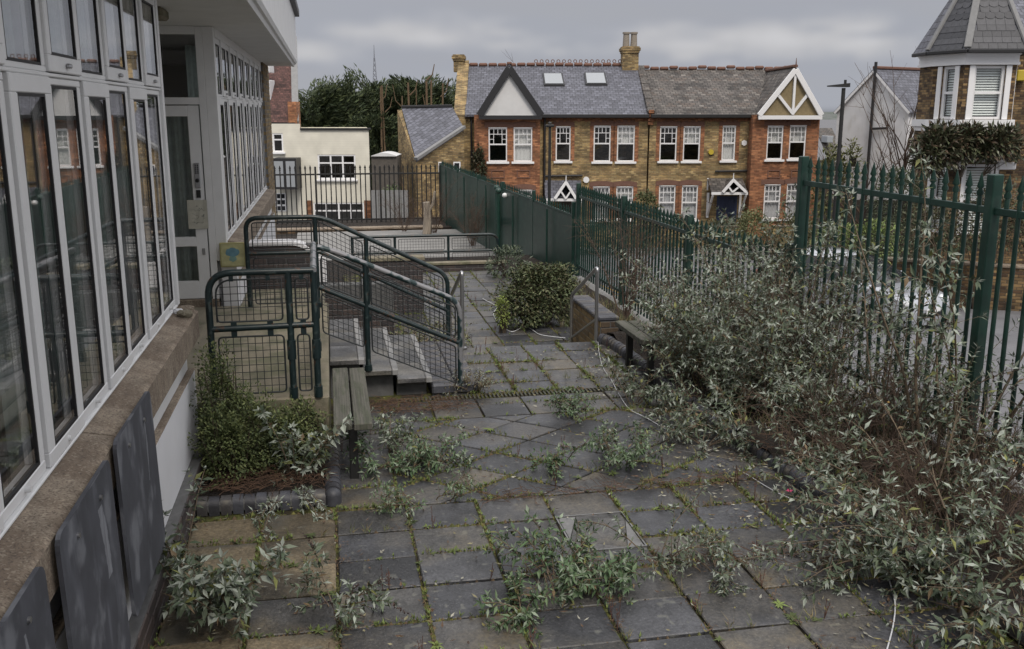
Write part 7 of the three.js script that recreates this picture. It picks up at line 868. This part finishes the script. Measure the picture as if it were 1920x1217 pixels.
{ // small far roofs between terrace and white house
  const H = house('far_house', 'low brown roofed house with skylight in the gap beside the terrace', 'house', 24, 72); let g = H.g(); const a = U(1543, 260, 72), b = U(1575, 260, 72); slab4(g, [V(a, Yp(300, 72), -70), V(b, Yp(300, 72), -70), V(b, Yp(240, 74), -74), V(a, Yp(240, 74), -74)], 0.1); g.build('roof', M.slateOld, H.t); g = H.g(); g.bx(a, b, H.base, Yp(302, 72), -74, -70.2); g.build('wall', M.brownFar, H.t); g = H.g(); const s = rect(1554, 255, 1566, 268, 70.6); g.bx(s[0], s[1], s[2], s[3], -72.3, -71, 0.03); g.build('skylight', M.skyGlass, H.t);
}
function car(label, px, py, d, ry, paint, w = 1.78) { // hatchback, lofted from cross sections
  const q = hd(px, py, d), p = far(q.u, roadY(d), d), t = thing('parked_car', label, 'car', [p.x, p.y + 0.01, p.z], ry, 'cars parked in the street'); const hw = w / 2;
  const xs = [-2.04, -2.0, -1.85, -1.6, -1.25, -0.8, -0.3, 0.15, 0.5, 0.85, 1.15, 1.5, 1.8, 1.98, 2.06], belt = [0.62, 0.82, 0.93, 0.97, 0.98, 0.98, 0.97, 0.96, 0.95, 0.93, 0.89, 0.83, 0.75, 0.66, 0.5], roof = [0.66, 0.9, 1.16, 1.36, 1.45, 1.48, 1.475, 1.43, 1.28, 1.1, 0.93, 0.87, 0.79, 0.69, 0.53], wd = [0.8, 0.88, 0.95, 0.985, 1, 1, 1, 1, 1, 0.99, 0.985, 0.97, 0.93, 0.86, 0.74];
  const sec = xs.map((x, i) => { const b = belt[i], r = roof[i], k = clamp((r - b) / 0.5), W = hw * wd[i], half = [[W * 0.9, 0.22], [W, 0.36], [W * 1.01, b * 0.7], [W * 0.97, b], [lerp(W * 0.86, W * 0.74, k), lerp(b, r, 0.86)], [lerp(W * 0.6, W * 0.5, k), r - 0.004], [0, r + 0.012]]; return [...half.map(([z, y]) => V(x, y, z)), ...half.slice(0, -1).reverse().map(([z, y]) => V(x, y, -z))]; });
  const rfp = new GB(), g = new GB(), gws = [new GB(), new GB(), new GB(), new GB()], n = sec[0].length; for (let i = 0; i < xs.length - 1; i++) for (let j = 0; j < n; j++) { const k = (j + 1) % n, glass = (j === 3 || j === 8) && i >= 2 && i <= 8, screen = (j === 4 || j === 5 || j === 6 || j === 7) && ((i >= 7 && i <= 9) || i === 1 || i === 2); const c = V((xs[i] + xs[i + 1]) / 2, 0.6, 0); (glass ? gws[j === 3 ? 0 : 1] : screen ? gws[i >= 7 ? 2 : 3] : j >= 4 && j <= 7 && i >= 3 && i <= 6 ? rfp : g).out(c, sec[i][j], sec[i + 1][j], sec[i + 1][k], sec[i][k]); } g.out(V(0, 0.5, 0), ...sec[0]); g.out(V(0, 0.5, 0), ...sec[xs.length - 1]);
  mesh('body', toCreasedNormals(g.geo(), 0.75), paint, t); mesh('roof_panel', toCreasedNormals(rfp.geo(), 0.75), paint, t); gws.forEach((w, i) => mesh(['side_window', 'side_window', 'windscreen', 'rear_window'][i], toCreasedNormals(w.geo(), 0.75), M.carGlass, t)); let e;
  for (const x of [-1.3, 1.28]) for (const s of [-1, 1]) { e = new GB(); e.cyl(V(x, 0.31, s * (hw - 0.2)), V(x, 0.31, s * (hw + 0.012)), 0.31, 0.31, 18); const wh = e.build('wheel', M.gasket, t); e = new GB(); e.cyl(V(x, 0.31, s * (hw + 0.011)), V(x, 0.31, s * (hw + 0.02)), 0.2, 0.2, 14); e.build('rim', M.steel, wh); }
  for (const s of [-1, 1]) { e = new GB(); e.ball(V(1.86, 0.68, s * (hw - 0.27)), 0.16, 0.075, 0.2); e.build('headlight', M.lampGlass, t); e = new GB(); e.box(-1.97, 0.8, s * (hw - 0.2), 0.1, 0.2, 0.22, 0.03); e.build('tail_light', M.tail, t); e = new GB(); e.ball(V(0.68, 1.0, s * (hw + 0.09)), 0.07, 0.07, 0.11); e.build('mirror', paint, t); }
  e = new GB(); e.box(2.03, 0.42, 0, 0.08, 0.14, 0.95, 0.02); e.build('grille', M.gasket, t); e = new GB(); e.box(2.08, 0.5, 0, 0.012, 0.1, 0.5); e.build('number_plate', M.sash, t); return t;
}
M.lampGlass = std({ color: [0.6, 0.62, 0.64], roughness: 0.1 }); M.tail = std({ color: [0.3, 0.02, 0.02], roughness: 0.2 });
const paintM = (c) => new THREE.MeshPhysicalMaterial({ color: new THREE.Color().setRGB(...c), metalness: 0.4, roughness: 0.35, clearcoat: 1, clearcoatRoughness: 0.05 });
car('pale silver hatchback parked behind the tall green railings', 1590, 540, 21.2, -yaw - 0.95, paintM([0.4, 0.42, 0.46])); 

renderer.render(scene, camera);
